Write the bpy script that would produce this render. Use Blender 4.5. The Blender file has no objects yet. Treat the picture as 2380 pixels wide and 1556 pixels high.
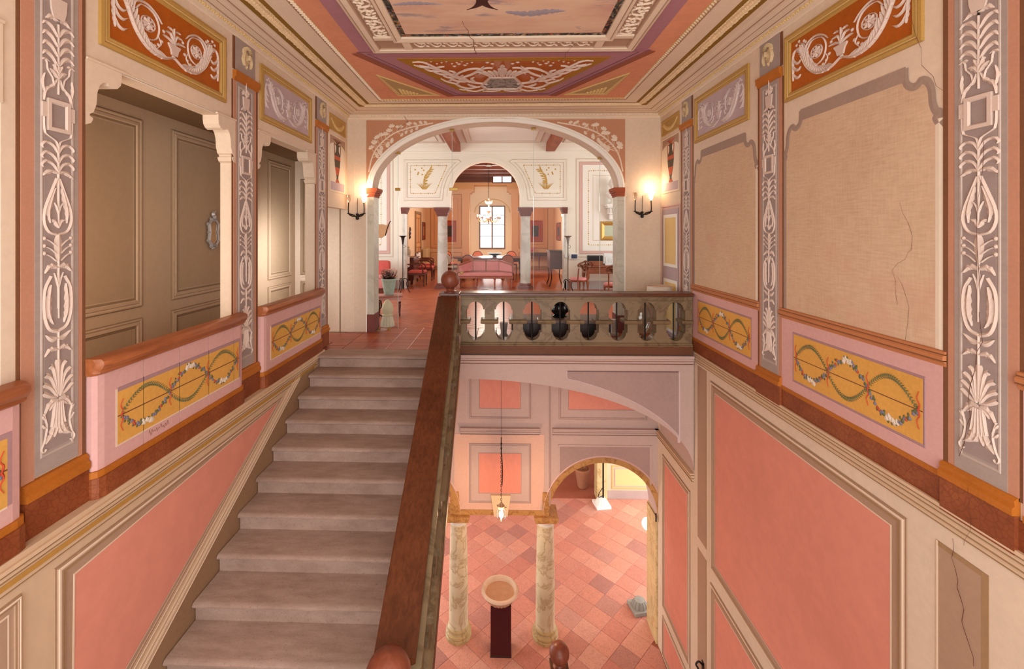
import bpy, bmesh, math, random
from mathutils import Vector, Matrix
random.seed(7)
PI = math.pi
SC = bpy.context.scene
COL = SC.collection

# ------------------------------------------------------------------ camera
FOC, CX, CY, CAMZ = 1050.0, 1140.0, 540.0, 1.70
YAW = math.atan(22 / 1050)
cam_data = bpy.data.cameras.new('camera')
cam_data.sensor_width = 36
cam_data.lens = FOC / 2380 * 36
cam_data.shift_x = (1190 - CX) / 2380
cam_data.shift_y = -(778 - CY) / 2380
cam_data.clip_start = 0.05
cam_data.clip_end = 200
cam = bpy.data.objects.new('camera', cam_data)
cam.location = (0, 0, CAMZ)
cam.rotation_euler = (PI / 2, 0, YAW)
COL.objects.link(cam)
SC.camera = cam

# ------------------------------------------------------------------ world, lights, exposure
SC.view_settings.view_transform = 'Standard'
SC.view_settings.look = 'None'
SC.view_settings.gamma = 1
SC.view_settings.use_curve_mapping = False
SC.view_settings.exposure = 0.22
world = bpy.data.worlds.new('sky')
SC.world = world
world.use_nodes = True
wb = world.node_tree.nodes['Background']
wb.inputs[0].default_value = (0.93, 0.96, 1.0, 1)
wb.inputs[1].default_value = 1.6

def area(name, loc, target, sx, sy, power, col):
    l = bpy.data.lights.new(name, 'AREA')
    l.shape = 'RECTANGLE'; l.size = sx; l.size_y = sy; l.energy = power; l.color = col
    o = bpy.data.objects.new(name, l); COL.objects.link(o)
    o.location = loc
    o.rotation_euler = (Vector(target) - Vector(loc)).to_track_quat('-Z', 'Y').to_euler()
    return o
def point(name, loc, power, col, r=0.05):
    l = bpy.data.lights.new(name, 'POINT'); l.energy = power; l.color = col; l.shadow_soft_size = r
    o = bpy.data.objects.new(name, l); COL.objects.link(o); o.location = loc
    return o
WARM = (1.0, 0.80, 0.62); SOFT = (1.0, 0.965, 0.92); DAY = (0.95, 0.97, 1.0)
area('fill_light_stairwell', (0.0, -1.0, 1.2), (0, 6, 1.35), 4.6, 4.2, 180, SOFT)  # added area light for soft frontal fill; no such window is seen
area('fill_light_stair_low', (1.0, -0.9, -3.2), (1.0, 8, -4.0), 3.0, 2.6, 95, SOFT)  # added unseen light that brightens the lower stairwell
area('fill_light_salon_left', (-5.3, 10.6, 2.2), (0, 10.8, 1.6), 2.6, 3.0, 88, DAY)  # added salon fill light; its side window is made up
area('fill_light_salon_right', (5.9, 10.6, 2.2), (0, 10.8, 1.6), 2.6, 3.0, 88, DAY)  # matching added fill from the unseen right side of the salon
area('fill_light_corridor', (-2.86, 6.55, 1.35), (-3.5, 6.95, 1.15), 0.4, 1.0, 13, DAY)  # added light hidden behind the pier, brightens the far corridor panels
area('fill_light_corridor_near', (-2.84, 2.54, 1.6), (-3.5, 4.1, 1.6), 0.3, 1.6, 17, WARM)  # added warm light hidden behind the near pier; no window there
area('window_light_dining', (-0.36, 21.2, 2.0), (-0.3, 15, 1.0), 1.0, 1.8, 60, DAY)
area('fill_light_hall', (6.2, 10.2, -3.6), (1.0, 10.0, -5.0), 3.0, 2.2, 170, SOFT)  # added fill light out of view, lifts the lower hall
area('fill_light_hall_left', (-4.4, 10.0, -3.4), (1.0, 9.6, -5.2), 2.4, 2.0, 130, SOFT)  # added unseen light for the dark left side of the hall

# ------------------------------------------------------------------ materials
def lin(h):
    h = h.lstrip('#')
    c = [int(h[i:i + 2], 16) / 255 for i in (0, 2, 4)]
    return tuple(x / 12.92 if x <= 0.04045 else ((x + 0.055) / 1.055) ** 2.4 for x in c)
def sc(c, k): return tuple(min(1.0, max(0.0, x * k)) for x in c)
class NT:
    def __init__(s, name):
        s.m = bpy.data.materials.new(name); s.m.use_nodes = True
        s.t = s.m.node_tree; s.b = s.t.nodes['Principled BSDF']
    def n(s, typ, **kw):
        x = s.t.nodes.new(typ)
        for k, v in kw.items(): setattr(x, k, v)
        return x
    def l(s, a, b): s.t.links.new(a, b)
    def coord(s, scale=(1, 1, 1), kind='Object'):
        tc = s.n('ShaderNodeTexCoord'); mp = s.n('ShaderNodeMapping'); mp.inputs['Scale'].default_value = scale
        s.l(tc.outputs[kind], mp.inputs[0]); return mp.outputs[0]
    def noise(s, vec, scale, detail=3, rough=0.55, dist=0.0):
        x = s.n('ShaderNodeTexNoise'); x.inputs['Scale'].default_value = scale; x.inputs['Detail'].default_value = detail
        x.inputs['Roughness'].default_value = rough; x.inputs['Distortion'].default_value = dist
        s.l(vec, x.inputs['Vector']); return x.outputs['Fac']
    def ramp(s, fac, stops):
        r = s.n('ShaderNodeValToRGB'); e = r.color_ramp.elements
        while len(e) < len(stops): e.new(0.5)
        for el, (p, c) in zip(e, stops): el.position = p; el.color = (*c, 1)
        s.l(fac, r.inputs[0]); return r.outputs[0]
    def mix(s, fac, a, b, mode='MIX'):
        x = s.n('ShaderNodeMix', data_type='RGBA', blend_type=mode)
        if isinstance(fac, (int, float)): x.inputs[0].default_value = fac
        else: s.l(fac, x.inputs[0])
        for i, c in ((6, a), (7, b)):
            if isinstance(c, tuple): x.inputs[i].default_value = (*c, 1)
            else: s.l(c, x.inputs[i])
        return x.outputs[2]
    def bump(s, h, strength, dist=0.02):
        x = s.n('ShaderNodeBump'); x.inputs['Strength'].default_value = strength; x.inputs['Distance'].default_value = dist
        s.l(h, x.inputs['Height']); s.l(x.outputs[0], s.b.inputs['Normal'])
    def fin(s, col, rough=0.6, metal=0.0, spec=0.3):
        if isinstance(col, tuple): s.b.inputs['Base Color'].default_value = (*col, 1)
        else: s.l(col, s.b.inputs['Base Color'])
        s.b.inputs['Roughness'].default_value = rough; s.b.inputs['Metallic'].default_value = metal
        s.b.inputs['Specular IOR Level'].default_value = spec
        return s.m
CACHE = {}
def plaster(h, var=0.07, scale=3.0, rough=0.75, name='plaster', bump=0.08, stretch=(1, 1, 1)):
    key = ('p', h, var, scale, rough, stretch)
    if key in CACHE: return CACHE[key]
    s = NT(name + '_' + h); c = lin(h); v = s.coord(stretch)
    big = s.noise(v, scale, 5, 0.62); fine = s.noise(v, scale * 14, 3, 0.6)
    col = s.ramp(big, [(0.30, sc(c, 1 - var)), (0.52, c), (0.72, sc(c, 1 + var * 0.8))])
    col = s.mix(0.35, col, s.ramp(fine, [(0.35, sc(c, 1 - var * 1.3)), (0.65, sc(c, 1 + var))]))
    if bump: s.bump(fine, bump, 0.004)
    CACHE[key] = s.fin(col, rough, 0, 0.2); return CACHE[key]
def flat(h, rough=0.5, metal=0.0, spec=0.4, name='paint', var=0.05):
    key = ('f', h, rough, metal, var)
    if key in CACHE: return CACHE[key]
    s = NT(name + '_' + h); c = lin(h); v = s.coord()
    col = s.ramp(s.noise(v, 11, 3), [(0.3, sc(c, 1 - var)), (0.7, sc(c, 1 + var))])
    CACHE[key] = s.fin(col, rough, metal, spec); return CACHE[key]
def wood(h1, h2, axis=1, rough=0.35, scale=5, name='wood'):
    key = ('w', h1, h2, axis, scale, rough)
    if key in CACHE: return CACHE[key]
    s = NT(name + '_' + h1); st = [9, 9, 9]; st[axis] = 0.7
    v = s.coord(tuple(st)); n1 = s.noise(v, scale, 5, 0.6, 0.6); n2 = s.noise(s.coord(), 2.0, 3)
    a, b = lin(h1), lin(h2)
    col = s.ramp(n1, [(0.3, b), (0.65, a)]); col = s.mix(0.3, col, s.ramp(n2, [(0.35, sc(b, 0.9)), (0.65, sc(a, 1.15))]))
    s.bump(n1, 0.06, 0.003)
    CACHE[key] = s.fin(col, rough, 0, 0.45); return CACHE[key]
def marble(h, hv, scale=2.5, rough=0.4, name='marble', vein=0.03):
    key = ('m', h, hv, scale)
    if key in CACHE: return CACHE[key]
    s = NT(name + '_' + h); c, cv = lin(h), lin(hv); v = s.coord()
    n1 = s.noise(v, scale, 6, 0.6, 1.2); n2 = s.noise(v, scale * 0.8, 3)
    vn = s.ramp(n1, [(0.5 - vein, (0, 0, 0)), (0.5, (1, 1, 1)), (0.5 + vein, (0, 0, 0))])
    base = s.ramp(n2, [(0.3, sc(c, 0.85)), (0.7, sc(c, 1.12))])
    x = s.n('ShaderNodeMath', operation='MULTIPLY'); s.l(vn, x.inputs[0]); x.inputs[1].default_value = 0.6
    col = s.mix(x.outputs[0], base, cv)
    CACHE[key] = s.fin(col, rough, 0, 0.4); return CACHE[key]
def tilemat(name, hs, rough, speck=0.12, bump=0.15):
    s = NT(name); oi = s.n('ShaderNodeObjectInfo'); v = s.coord()
    cols = [lin(h) for h in hs]; k = len(cols)
    base = s.ramp(oi.outputs['Random'], [(i / max(1, k - 1), c) for i, c in enumerate(cols)])
    n1 = s.noise(v, 9, 5, 0.65, 0.4); n2 = s.noise(v, 45, 3, 0.6, 0.8)
    d = s.ramp(n1, [(0.3, (1 - speck,) * 3), (0.7, (1 + speck * 0.6,) * 3)])
    col = s.mix(1.0, base, d, 'MULTIPLY')
    col = s.mix(0.5, col, s.mix(1.0, base, s.ramp(n2, [(0.36, (0.62,) * 3), (0.5, (1.0,) * 3), (0.7, (1.12,) * 3)]), 'MULTIPLY'))
    s.bump(n1, bump, 0.004)
    return s.fin(col, rough, 0, 0.5)
def emis(name, col, k):
    s = NT(name); s.b.inputs['Base Color'].default_value = (*col, 1)
    s.b.inputs['Emission Color'].default_value = (*col, 1); s.b.inputs['Emission Strength'].default_value = k
    return s.m
def clear(name, tint=(1, 1, 1), gloss=0.06, rough=0.02):
    m = bpy.data.materials.new(name); m.use_nodes = True; t = m.node_tree; t.nodes.clear()
    o = t.nodes.new('ShaderNodeOutputMaterial'); mx = t.nodes.new('ShaderNodeMixShader')
    tr = t.nodes.new('ShaderNodeBsdfTransparent'); gl = t.nodes.new('ShaderNodeBsdfGlossy')
    tr.inputs[0].default_value = (*tint, 1); gl.inputs['Roughness'].default_value = rough
    fr = t.nodes.new('ShaderNodeLayerWeight'); fr.inputs[0].default_value = 0.15
    mu = t.nodes.new('ShaderNodeMath'); mu.operation = 'MULTIPLY_ADD'; mu.inputs[1].default_value = gloss * 4; mu.inputs[2].default_value = gloss
    t.links.new(fr.outputs['Fresnel'], mu.inputs[0]); t.links.new(mu.outputs[0], mx.inputs[0])
    t.links.new(tr.outputs[0], mx.inputs[1]); t.links.new(gl.outputs[0], mx.inputs[2]); t.links.new(mx.outputs[0], o.inputs[0])
    return m

# ------------------------------------------------------------------ geometry helpers
class PL:
    """a plane: point(a, b, d) = o + a*A + b*B + d*N"""
    def __init__(s, o, A, B, N): s.o, s.A, s.B, s.N = map(Vector, (o, A, B, N))
    def __call__(s, a, b, d=0.0): return s.o + s.A * a + s.B * b + s.N * d
XL, XR, YB, ZC = -2.6, 2.70, 7.65, 3.72
LW = PL((XL, 0, 0), (0, 1, 0), (0, 0, 1), (1, 0, 0))       # left wall, a = y
LS = PL((-2.52, 0, 0), (0, 1, 0), (0, 0, 1), (1, 0, 0))    # left wall below the ledge
RW = PL((XR, 0, 0), (0, 1, 0), (0, 0, 1), (-1, 0, 0))      # right wall
BW = PL((0, YB, 0), (1, 0, 0), (0, 0, 1), (0, -1, 0))      # wall with the great arch
CE = PL((0, 0, ZC), (1, 0, 0), (0, 1, 0), (0, 0, -1))      # ceiling
XY = PL((0, 0, 0), (1, 0, 0), (0, 1, 0), (0, 0, 1))
def FR(y): return PL((0, y, 0), (1, 0, 0), (0, 0, 1), (0, -1, 0))  # any wall facing the camera

def area2(p): return 0.5 * sum(p[i][0] * p[(i + 1) % len(p)][1] - p[(i + 1) % len(p)][0] * p[i][1] for i in range(len(p)))
def inset(pts, t):
    if t == 0: return list(pts)
    n = len(pts); sg = 1 if area2(pts) > 0 else -1; out = []
    for i in range(n):
        p0, p1, p2 = Vector(pts[i - 1]), Vector(pts[i]), Vector(pts[(i + 1) % n])
        e1 = (p1 - p0).normalized(); e2 = (p2 - p1).normalized()
        n1 = Vector((-e1.y, e1.x)) * sg; n2 = Vector((-e2.y, e2.x)) * sg
        m = n1 + n2; L = max(0.6, 1 + n1.dot(n2))
        out.append(tuple(p1 + m * (t / L)))
    return out
def catmull(pts, n):
    P = [Vector(p) for p in pts]; P = [P[0] * 2 - P[1]] + P + [P[-1] * 2 - P[-2]]
    segs = len(P) - 3; out = []
    for k in range(n + 1):
        t = k / n * segs; i = min(int(t), segs - 1); u = t - i
        a, b, c, d = P[i:i + 4]
        out.append(0.5 * ((2 * b) + (c - a) * u + (2 * a - 5 * b + 4 * c - d) * u * u + (3 * b - a - 3 * c + d) * u ** 3))
    return out
def rct(a0, b0, a1, b1): return [(a0, b0), (a1, b0), (a1, b1), (a0, b1)]

class MB:
    def __init__(s): s.bm = bmesh.new(); s.mi = 0; s.n = 0
    def v(s, p): return s.bm.verts.new(p)
    def f(s, vs):
        try:
            x = s.bm.faces.new(vs); x.material_index = s.mi; return x
        except ValueError: return None
    def prism(s, P, pts, d0, d1):
        a = [s.v(P(x, y, d0)) for x, y in pts]; b = [s.v(P(x, y, d1)) for x, y in pts]
        s.f(b); s.f(a[::-1]); n = len(pts)
        for i in range(n): s.f([a[i], a[(i + 1) % n], b[(i + 1) % n], b[i]])
        return s
    def rect(s, P, a0, b0, a1, b1, d0, d1): return s.prism(P, rct(a0, b0, a1, b1), d0, d1)
    def frame(s, P, pts, prof):
        """moulding round a polygon: prof = [(inset, depth), ...]"""
        rings = []
        for t, d in prof: rings.append([s.v(P(x, y, d)) for x, y in inset(pts, t)])
        n = len(pts)
        for r0, r1 in zip(rings, rings[1:]):
            for i in range(n): s.f([r0[i], r0[(i + 1) % n], r1[(i + 1) % n], r1[i]])
        return s
    def panel(s, P, pts, t, d0, d1):
        p = inset(pts, t); return s.prism(P, p, d0, d1)
    def sweep(s, P, prof, a0, a1, n=1):
        """profile [(b, d)] swept along a"""
        cols = [[s.v(P(a0 + (a1 - a0) * k / n, b, d)) for b, d in prof] for k in range(n + 1)]
        for c0, c1 in zip(cols, cols[1:]):
            for i in range(len(prof) - 1): s.f([c0[i], c1[i], c1[i + 1], c0[i + 1]])
        s.f(cols[0]); s.f(cols[-1][::-1]); return s
    def stroke(s, P, pts, w, d=0.006, prof='leaf', n=10, lobes=0, d0=0.001):
        c = catmull(pts, n); L = []; C = []; R = []
        for k in range(n + 1):
            t = k / n; tg = (c[min(n, k + 1)] - c[max(0, k - 1)])
            tg = tg.normalized() if tg.length else Vector((1, 0)); nm = Vector((-tg.y, tg.x))
            if prof == 'leaf': ww = max(0.05, math.sin(PI * min(1, t * 0.93 + 0.07)) ** 0.8)
            elif prof == 'taper': ww = max(0.08, 1 - t)
            elif prof == 'club': ww = 0.3 + 0.7 * t if t < 0.9 else 0.7
            else: ww = 1.0
            if lobes: ww *= 0.55 + 0.45 * abs(math.sin(lobes * PI * t))
            h = ww * w / 2; p = c[k]
            L.append(s.v(P(p.x + nm.x * h, p.y + nm.y * h, d0))); R.append(s.v(P(p.x - nm.x * h, p.y - nm.y * h, d0)))
            C.append(s.v(P(p.x, p.y, d)))
        for k in range(n):
            s.f([L[k], L[k + 1], C[k + 1], C[k]]); s.f([C[k], C[k + 1], R[k + 1], R[k]])
        return s
    def disc(s, P, a, b, r, d=0.006, n=10, rb=None, d0=0.001, lob=0):
        rb = rb or r; c = s.v(P(a, b, d)); ring = []
        for i in range(n):
            k = 1 if not lob else (1 - lob * (i % 2)); t = 2 * PI * i / n
            ring.append(s.v(P(a + r * k * math.cos(t), b + rb * k * math.sin(t), d0)))
        for i in range(n): s.f([c, ring[i], ring[(i + 1) % n]])
        return s
    def hoop(s, P, a, b, r, w, d=0.006, n=20, rb=None, t0=0.0, t1=2 * PI):
        rb = rb or r
        pts = [(a + r * math.cos(t0 + (t1 - t0) * i / n), b + rb * math.sin(t0 + (t1 - t0) * i / n)) for i in range(n + 1)]
        return s.stroke(P, pts, w, d, 'even', n)
    def box(s, x0, y0, z0, x1, y1, z1, bev=0.0):
        vs = [s.v((x, y, z)) for z in (z0, z1) for y in (y0, y1) for x in (x0, x1)]
        for q in ((0, 2, 3, 1), (4, 5, 7, 6), (0, 1, 5, 4), (2, 6, 7, 3), (0, 4, 6, 2), (1, 3, 7, 5)): s.f([vs[i] for i in q])
        if bev:
            es = {e for v in vs for e in v.link_edges}
            bmesh.ops.bevel(s.bm, geom=list(es), offset=bev, segments=2, affect='EDGES', profile=0.6)
        return s
    def lathe(s, prof, c=(0, 0, 0), n=24, sx=1.0, sy=1.0, flute=0, fl=0.0):
        rings = []
        for r, z in prof:
            ring = []
            for i in range(n):
                t = 2 * PI * i / n; rr = r * (1 - fl * (0.5 + 0.5 * math.cos(flute * t))) if flute else r
                ring.append(s.v((c[0] + rr * math.cos(t) * sx, c[1] + rr * math.sin(t) * sy, c[2] + z)))
            rings.append(ring)
        for r0, r1 in zip(rings, rings[1:]):
            for i in range(n): s.f([r0[i], r0[(i + 1) % n], r1[(i + 1) % n], r1[i]])
        if prof[0][0] > 1e-4: s.f(rings[0][::-1])
        if prof[-1][0] > 1e-4: s.f(rings[-1])
        return s
    def ball(s, c, r, n=20, sz=1.0):
        return s.lathe([(max(1e-5, r * math.cos(t)), r * sz * math.sin(t)) for t in [(-0.5 + k / 12) * PI for k in range(13)]], c, n)
    def tube(s, pts, r, n=8, smooth=0, r1=None):
        P = [Vector(p) for p in pts]
        if smooth: P = catmull(P, smooth)
        rings = []; up = Vector((0, 0, 1)); prev = None
        for k, p in enumerate(P):
            tg = (P[min(len(P) - 1, k + 1)] - P[max(0, k - 1)]).normalized()
            if prev is None: nx = tg.cross(up if abs(tg.z) < 0.9 else Vector((1, 0, 0))).normalized()
            else: nx = (prev - tg * prev.dot(tg)).normalized()
            prev = nx; ny = tg.cross(nx)
            rr = r if r1 is None else r + (r1 - r) * k / (len(P) - 1)
            rings.append([s.v(p + nx * rr * math.cos(2 * PI * i / n) + ny * rr * math.sin(2 * PI * i / n)) for i in range(n)])
        for a, b in zip(rings, rings[1:]):
            for i in range(n): s.f([a[i], a[(i + 1) % n], b[(i + 1) % n], b[i]])
        s.f(rings[0][::-1]); s.f(rings[-1]); return s
    def mesh(s, name, mats, smooth=False, norm=True):
        if norm: bmesh.ops.recalc_face_normals(s.bm, faces=s.bm.faces)
        me = bpy.data.meshes.new(name); s.bm.to_mesh(me); s.bm.free()
        for m in (mats if isinstance(mats, (list, tuple)) else [mats]): me.materials.append(m)
        if smooth:
            me.shade_smooth()
            me.set_sharp_from_angle(angle=math.radians(38 if smooth is True else smooth))
        return me
    def obj(s, name, mats, parent=None, smooth=False, norm=True): return link(name, s.mesh(name, mats, smooth, norm), parent)
def link(name, me, parent=None, mat=None):
    o = bpy.data.objects.new(name, me); COL.objects.link(o)
    if parent: o.parent = parent
    if mat is not None: o.matrix_basis = mat
    return o
def tag(o, label=None, cat=None, group=None, kind=None):
    for k, x in (('label', label), ('category', cat), ('group', group), ('kind', kind)):
        if x: o[k] = x
    return o
def thing(name, label, cat, loc=(0, 0, 0), rz=0.0, group=None):
    o = bpy.data.objects.new(name, None); COL.objects.link(o); o.location = loc; o.rotation_euler = (0, 0, rz)
    o.empty_display_size = 0.1
    return tag(o, label, cat, group)
def struct(name, mb, mats, label=None, smooth=False):
    o = mb.obj(name, mats, None, smooth); o['kind'] = 'structure'
    if label: o['label'] = label
    return o
def on(P, a, b, d=0.0, sx=1.0, sy=1.0, fa=1):
    """matrix that lays a mesh drawn in the XY plane onto plane P"""
    A, B, N, o = P.A * sx * fa, P.B * sy, P.N, P(a, b, d)
    return Matrix(((A.x, B.x, N.x, o.x), (A.y, B.y, N.y, o.y), (A.z, B.z, N.z, o.z), (0, 0, 0, 1)))
def dup(root, loc, rz=None, label=None):
    r = root.copy(); COL.objects.link(r); r.location = loc
    if rz is not None: r.rotation_euler = (0, 0, rz)
    if label: r['label'] = label
    for ch in list(root.children):
        c = ch.copy(); COL.objects.link(c); c.parent = r
        for g in ch.children:
            d = g.copy(); COL.objects.link(d); d.parent = c
    return r
# ------------------------------------------------------------------ palette
m_wall = plaster('DFC9B2', 0.07, 1.6, name='wall_plaster')
m_wallw = plaster('E8D8C3', 0.05, 1.6, name='wall_plaster_pale')
m_lower = plaster('D2B394', 0.07, 1.3, name='dado_plaster', stretch=(1, 1, 0.35))
m_line = plaster('A5835F', 0.08, 3, name='painted_line')
m_linel = plaster('E6CDB4', 0.04, 3, name='painted_highlight')
m_liney = plaster('B98A45', 0.1, 3, name='ochre_line')
m_mid = plaster('B29179', 0.07, 2, name='painted_midtone')
m_rose = plaster('E0927E', 0.08, 1.1, name='rose_panel', stretch=(1, 0.5, 0.5))
m_pink = plaster('D5A6A0', 0.07, 2.2, name='pink_board')
m_mauve = plaster('A98486', 0.08, 3, name='mauve_edge')
m_yel = plaster('DDA552', 0.10, 2.5, name='yellow_panel')
m_or = plaster('AE5A16', 0.16, 1.8, name='orange_panel', rough=0.5)
m_gold = plaster('B8904E', 0.10, 5, name='ochre_moulding', rough=0.5)
m_goldl = plaster('D6B679', 0.08, 5, name='ochre_highlight', rough=0.5)
m_gray = plaster('A8978F', 0.10, 6, name='pilaster_grey', stretch=(1, 1, 3))
m_grayl = plaster('BBA99F', 0.08, 6, name='pilaster_grey_pale', stretch=(1, 1, 3))
m_grayd = plaster('9E8C86', 0.10, 6, name='pilaster_grey_deep', stretch=(1, 1, 3))
m_terra = plaster('C08A70', 0.08, 4, name='terracotta_strip')
m_brown = plaster('7C5238', 0.14, 4, name='brown_strip')
m_cap = plaster('B56A26', 0.14, 5, name='orange_band', rough=0.5)
m_orn = plaster('D6C0B2', 0.06, 5, name='ornament_white')
m_lil = plaster('BFA9AC', 0.08, 4, name='lilac_ground')
m_cream = plaster('E3CEB6', 0.05, 2, name='ceiling_cream')
m_salm = plaster('DB9574', 0.10, 1.2, name='salmon_band')
m_purp = plaster('AE7C86', 0.08, 1.6, name='purple_band')
m_corr = plaster('B79C80', 0.06, 1.5, name='corridor_plaster')
m_corrp = plaster('A98F72', 0.06, 1.5, name='corridor_panel')
m_corrd = plaster('8A7156', 0.08, 2, name='corridor_line')
m_mauvew = plaster('C5ABA1', 0.06, 1.6, name='balcony_mauve')
m_mauvep = plaster('AB9089', 0.08, 1.6, name='balcony_mauve_panel')
m_white = plaster('F2EBDC', 0.03, 2, name='salon_white')
m_whitep = plaster('F5F0E6', 0.02, 2, name='salon_panel')
m_whitel = plaster('D9C8B6', 0.04, 2, name='salon_line')
m_pinkl = plaster('D8B2A8', 0.05, 2, name='salon_pink_line')
m_cherry = wood('683820', '41200F', 1, 0.32, 4, 'rail_wood')
m_rail = wood('B0683E', '8A4A26', 1, 0.4, 4, 'painted_rail')
m_ball = wood('8A4B35', '6B3322', 2, 0.4, 3, 'ball_wood')
m_dark = wood('3A1E1A', '22100E', 0, 0.35, 4, 'dark_wood')
m_maho = wood('6E3524', '431A10', 0, 0.3, 5, 'mahogany')
m_olive = marble('7F6A4E', '55422C', 2.0, 0.45, 'olive_marble', 0.05)
m_olived = marble('6E5A40', '4A3A28', 2.0, 0.45, 'olive_marble_deep', 0.05)
def _stone():
    s = NT('stair_stone'); v = s.coord((1, 1.6, 1)); a = s.noise(v, 1.7, 6, 0.65); b = s.noise(s.coord((0.5, 2.2, 1)), 6, 5, 0.7); c = s.noise(s.coord(), 70, 3, 0.6)
    col = s.ramp(a, [(0.3, lin('907668')), (0.5, lin('A88D80')), (0.7, lin('B59B8E'))])
    col = s.mix(0.4, col, s.ramp(b, [(0.32, lin('866C5E')), (0.62, lin('B89E90'))]))
    col = s.mix(s.ramp(c, [(0.30, (0.55,) * 3), (0.42, (0,) * 3)]), col, lin('7A6254'))
    s.bump(c, 0.25, 0.004); return s.fin(col, 0.75, 0, 0.25)
m_stone = _stone()
m_iron = flat('2B2522', 0.5, 0.6, name='iron')
m_ymarb = marble('D9C08A', 'A87F40', 2.6, 0.35, 'yellow_marble', 0.03)
m_bmarb = marble('B98A52', '7A4A20', 3.0, 0.35, 'brown_marble', 0.04)
def _base_brown():
    s = NT('brown_mottled'); v = s.coord(); vo = s.n('ShaderNodeTexVoronoi', feature='DISTANCE_TO_EDGE'); vo.inputs['Scale'].default_value = 26
    s.l(v, vo.inputs['Vector']); n = s.noise(v, 5, 4)
    c = s.ramp(n, [(0.3, lin('7E3F22')), (0.7, lin('97532F'))])
    c = s.mix(s.ramp(vo.outputs['Distance'], [(0.0, (0.55,) * 3), (0.10, (0.0,) * 3)]), c, lin('6A3018'))
    return s.fin(c, 0.5, 0, 0.3)
m_base = _base_brown()
def _canvas():
    s = NT('worn_canvas'); v = s.coord((1, 1, 1)); c = lin('D2B394')
    h = s.noise(s.coord((1, 1.2, 9)), 7, 6, 0.7); w = s.noise(s.coord((1, 9, 1.0)), 7, 5, 0.7); b = s.noise(v, 1.1, 4, 0.6)
    col = s.ramp(b, [(0.3, lin('C3A184')), (0.5, c), (0.7, lin('DCBEA2'))])
    col = s.mix(0.45, col, s.ramp(h, [(0.35, lin('BC9A7C')), (0.6, lin('DDC1A4'))]))
    col = s.mix(0.25, col, s.ramp(w, [(0.35, lin('C09E80')), (0.62, lin('DCC0A2'))]))
    pk = s.ramp(s.noise(v, 1.7, 3), [(0.56, (0,) * 3), (0.7, (0.5,) * 3)])
    return s.fin(s.mix(pk, col, lin('CF9C86')), 0.85, 0, 0.1)
m_canvas = _canvas()
def _fresco():
    s = NT('painted_sky'); v = s.coord((0.7, 2.2, 1)); b = s.noise(v, 1.6, 5, 0.6); t = s.noise(s.coord((0.6, 3.0, 1)), 2.1, 6, 0.65, 0.5)
    col = s.ramp(b, [(0.3, lin('CDA08E')), (0.5, lin('DDB9A0')), (0.7, lin('E3C6AC'))])
    col = s.mix(s.ramp(t, [(0.58, (0,) * 3), (0.66, (0.75,) * 3)]), col, lin('9A8B93'))
    col = s.mix(s.ramp(s.noise(s.coord(), 0.9, 3), [(0.5, (0,) * 3), (0.66, (0.6,) * 3)]), col, lin('D78F78'))
    return s.fin(col, 0.8, 0, 0.1)
m_sky = _fresco()
def _floral():
    s = NT('dark_floral_border'); v = s.coord(); vo = s.n('ShaderNodeTexVoronoi'); vo.inputs['Scale'].default_value = 34; s.l(v, vo.inputs['Vector'])
    sep = s.n('ShaderNodeSeparateColor'); s.l(vo.outputs['Color'], sep.inputs[0])
    c = s.ramp(sep.outputs[0], [(0.0, lin('3A3430')), (0.35, lin('5A5448')), (0.55, lin('6B7060')), (0.72, lin('A34A3A')), (0.85, lin('B59A70')), (0.95, lin('8C8C94'))])
    c = s.mix(s.ramp(s.noise(v, 20, 3), [(0.45, (0,) * 3), (0.6, (0.8,) * 3)]), c, lin('352B28'))
    return s.fin(c, 0.8, 0, 0.1)
m_floral = _floral()

# ------------------------------------------------------------------ left wall
PIL_L = [(2.39, 2.46, 2.72, 2.77), (4.34, 4.39, 4.70, 4.78), (6.31, 6.36, 6.66, 6.74)]
PIL_R = [(2.40, 2.45, 2.73, 2.80), (4.37, 4.42, 4.71, 4.77), (6.38, 6.43, 6.71, 6.78)]
TH = 0.14
mb = MB()
for y0, y1 in ((-1.2, 0.6), (2.30, 2.77), (4.37, 4.78), (6.30, 6.74)): mb.rect(LW, y0, 0, y1, ZC, -TH, 0)
for y0, y1 in ((0.6, 2.30), (2.77, 4.37), (4.78, 6.30)):
    mb.rect(LW, y0, 0, y1, 0.86, -0.07, -0.02); mb.rect(LW, y0, 2.78, y1, ZC, -TH, 0)
mb.rect(LW, 6.74, 2.09, YB, ZC, -TH, 0)
wall_l = struct('wall_left', mb, m_wall)
mb = MB(); mb.rect(LS, -1.2, -5.40, 6.42, -0.01, -0.30, 0)
mb.prism(PL((XL - 0.12, 0, 0), (0, 1, 0), (0, 0, 1), (1, 0, 0)), rct(-1.2, -0.01, 6.42, 0.02), 0, 0.215)
wall_ls = struct('wall_left_stair', mb, m_lower)

def bands(P, rows, parent, name, y0, y1):
    for b0, b1, d, m in rows: MB().rect(P, y0, b0, y1, b1, 0.0, d).obj(name, m, parent)

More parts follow.
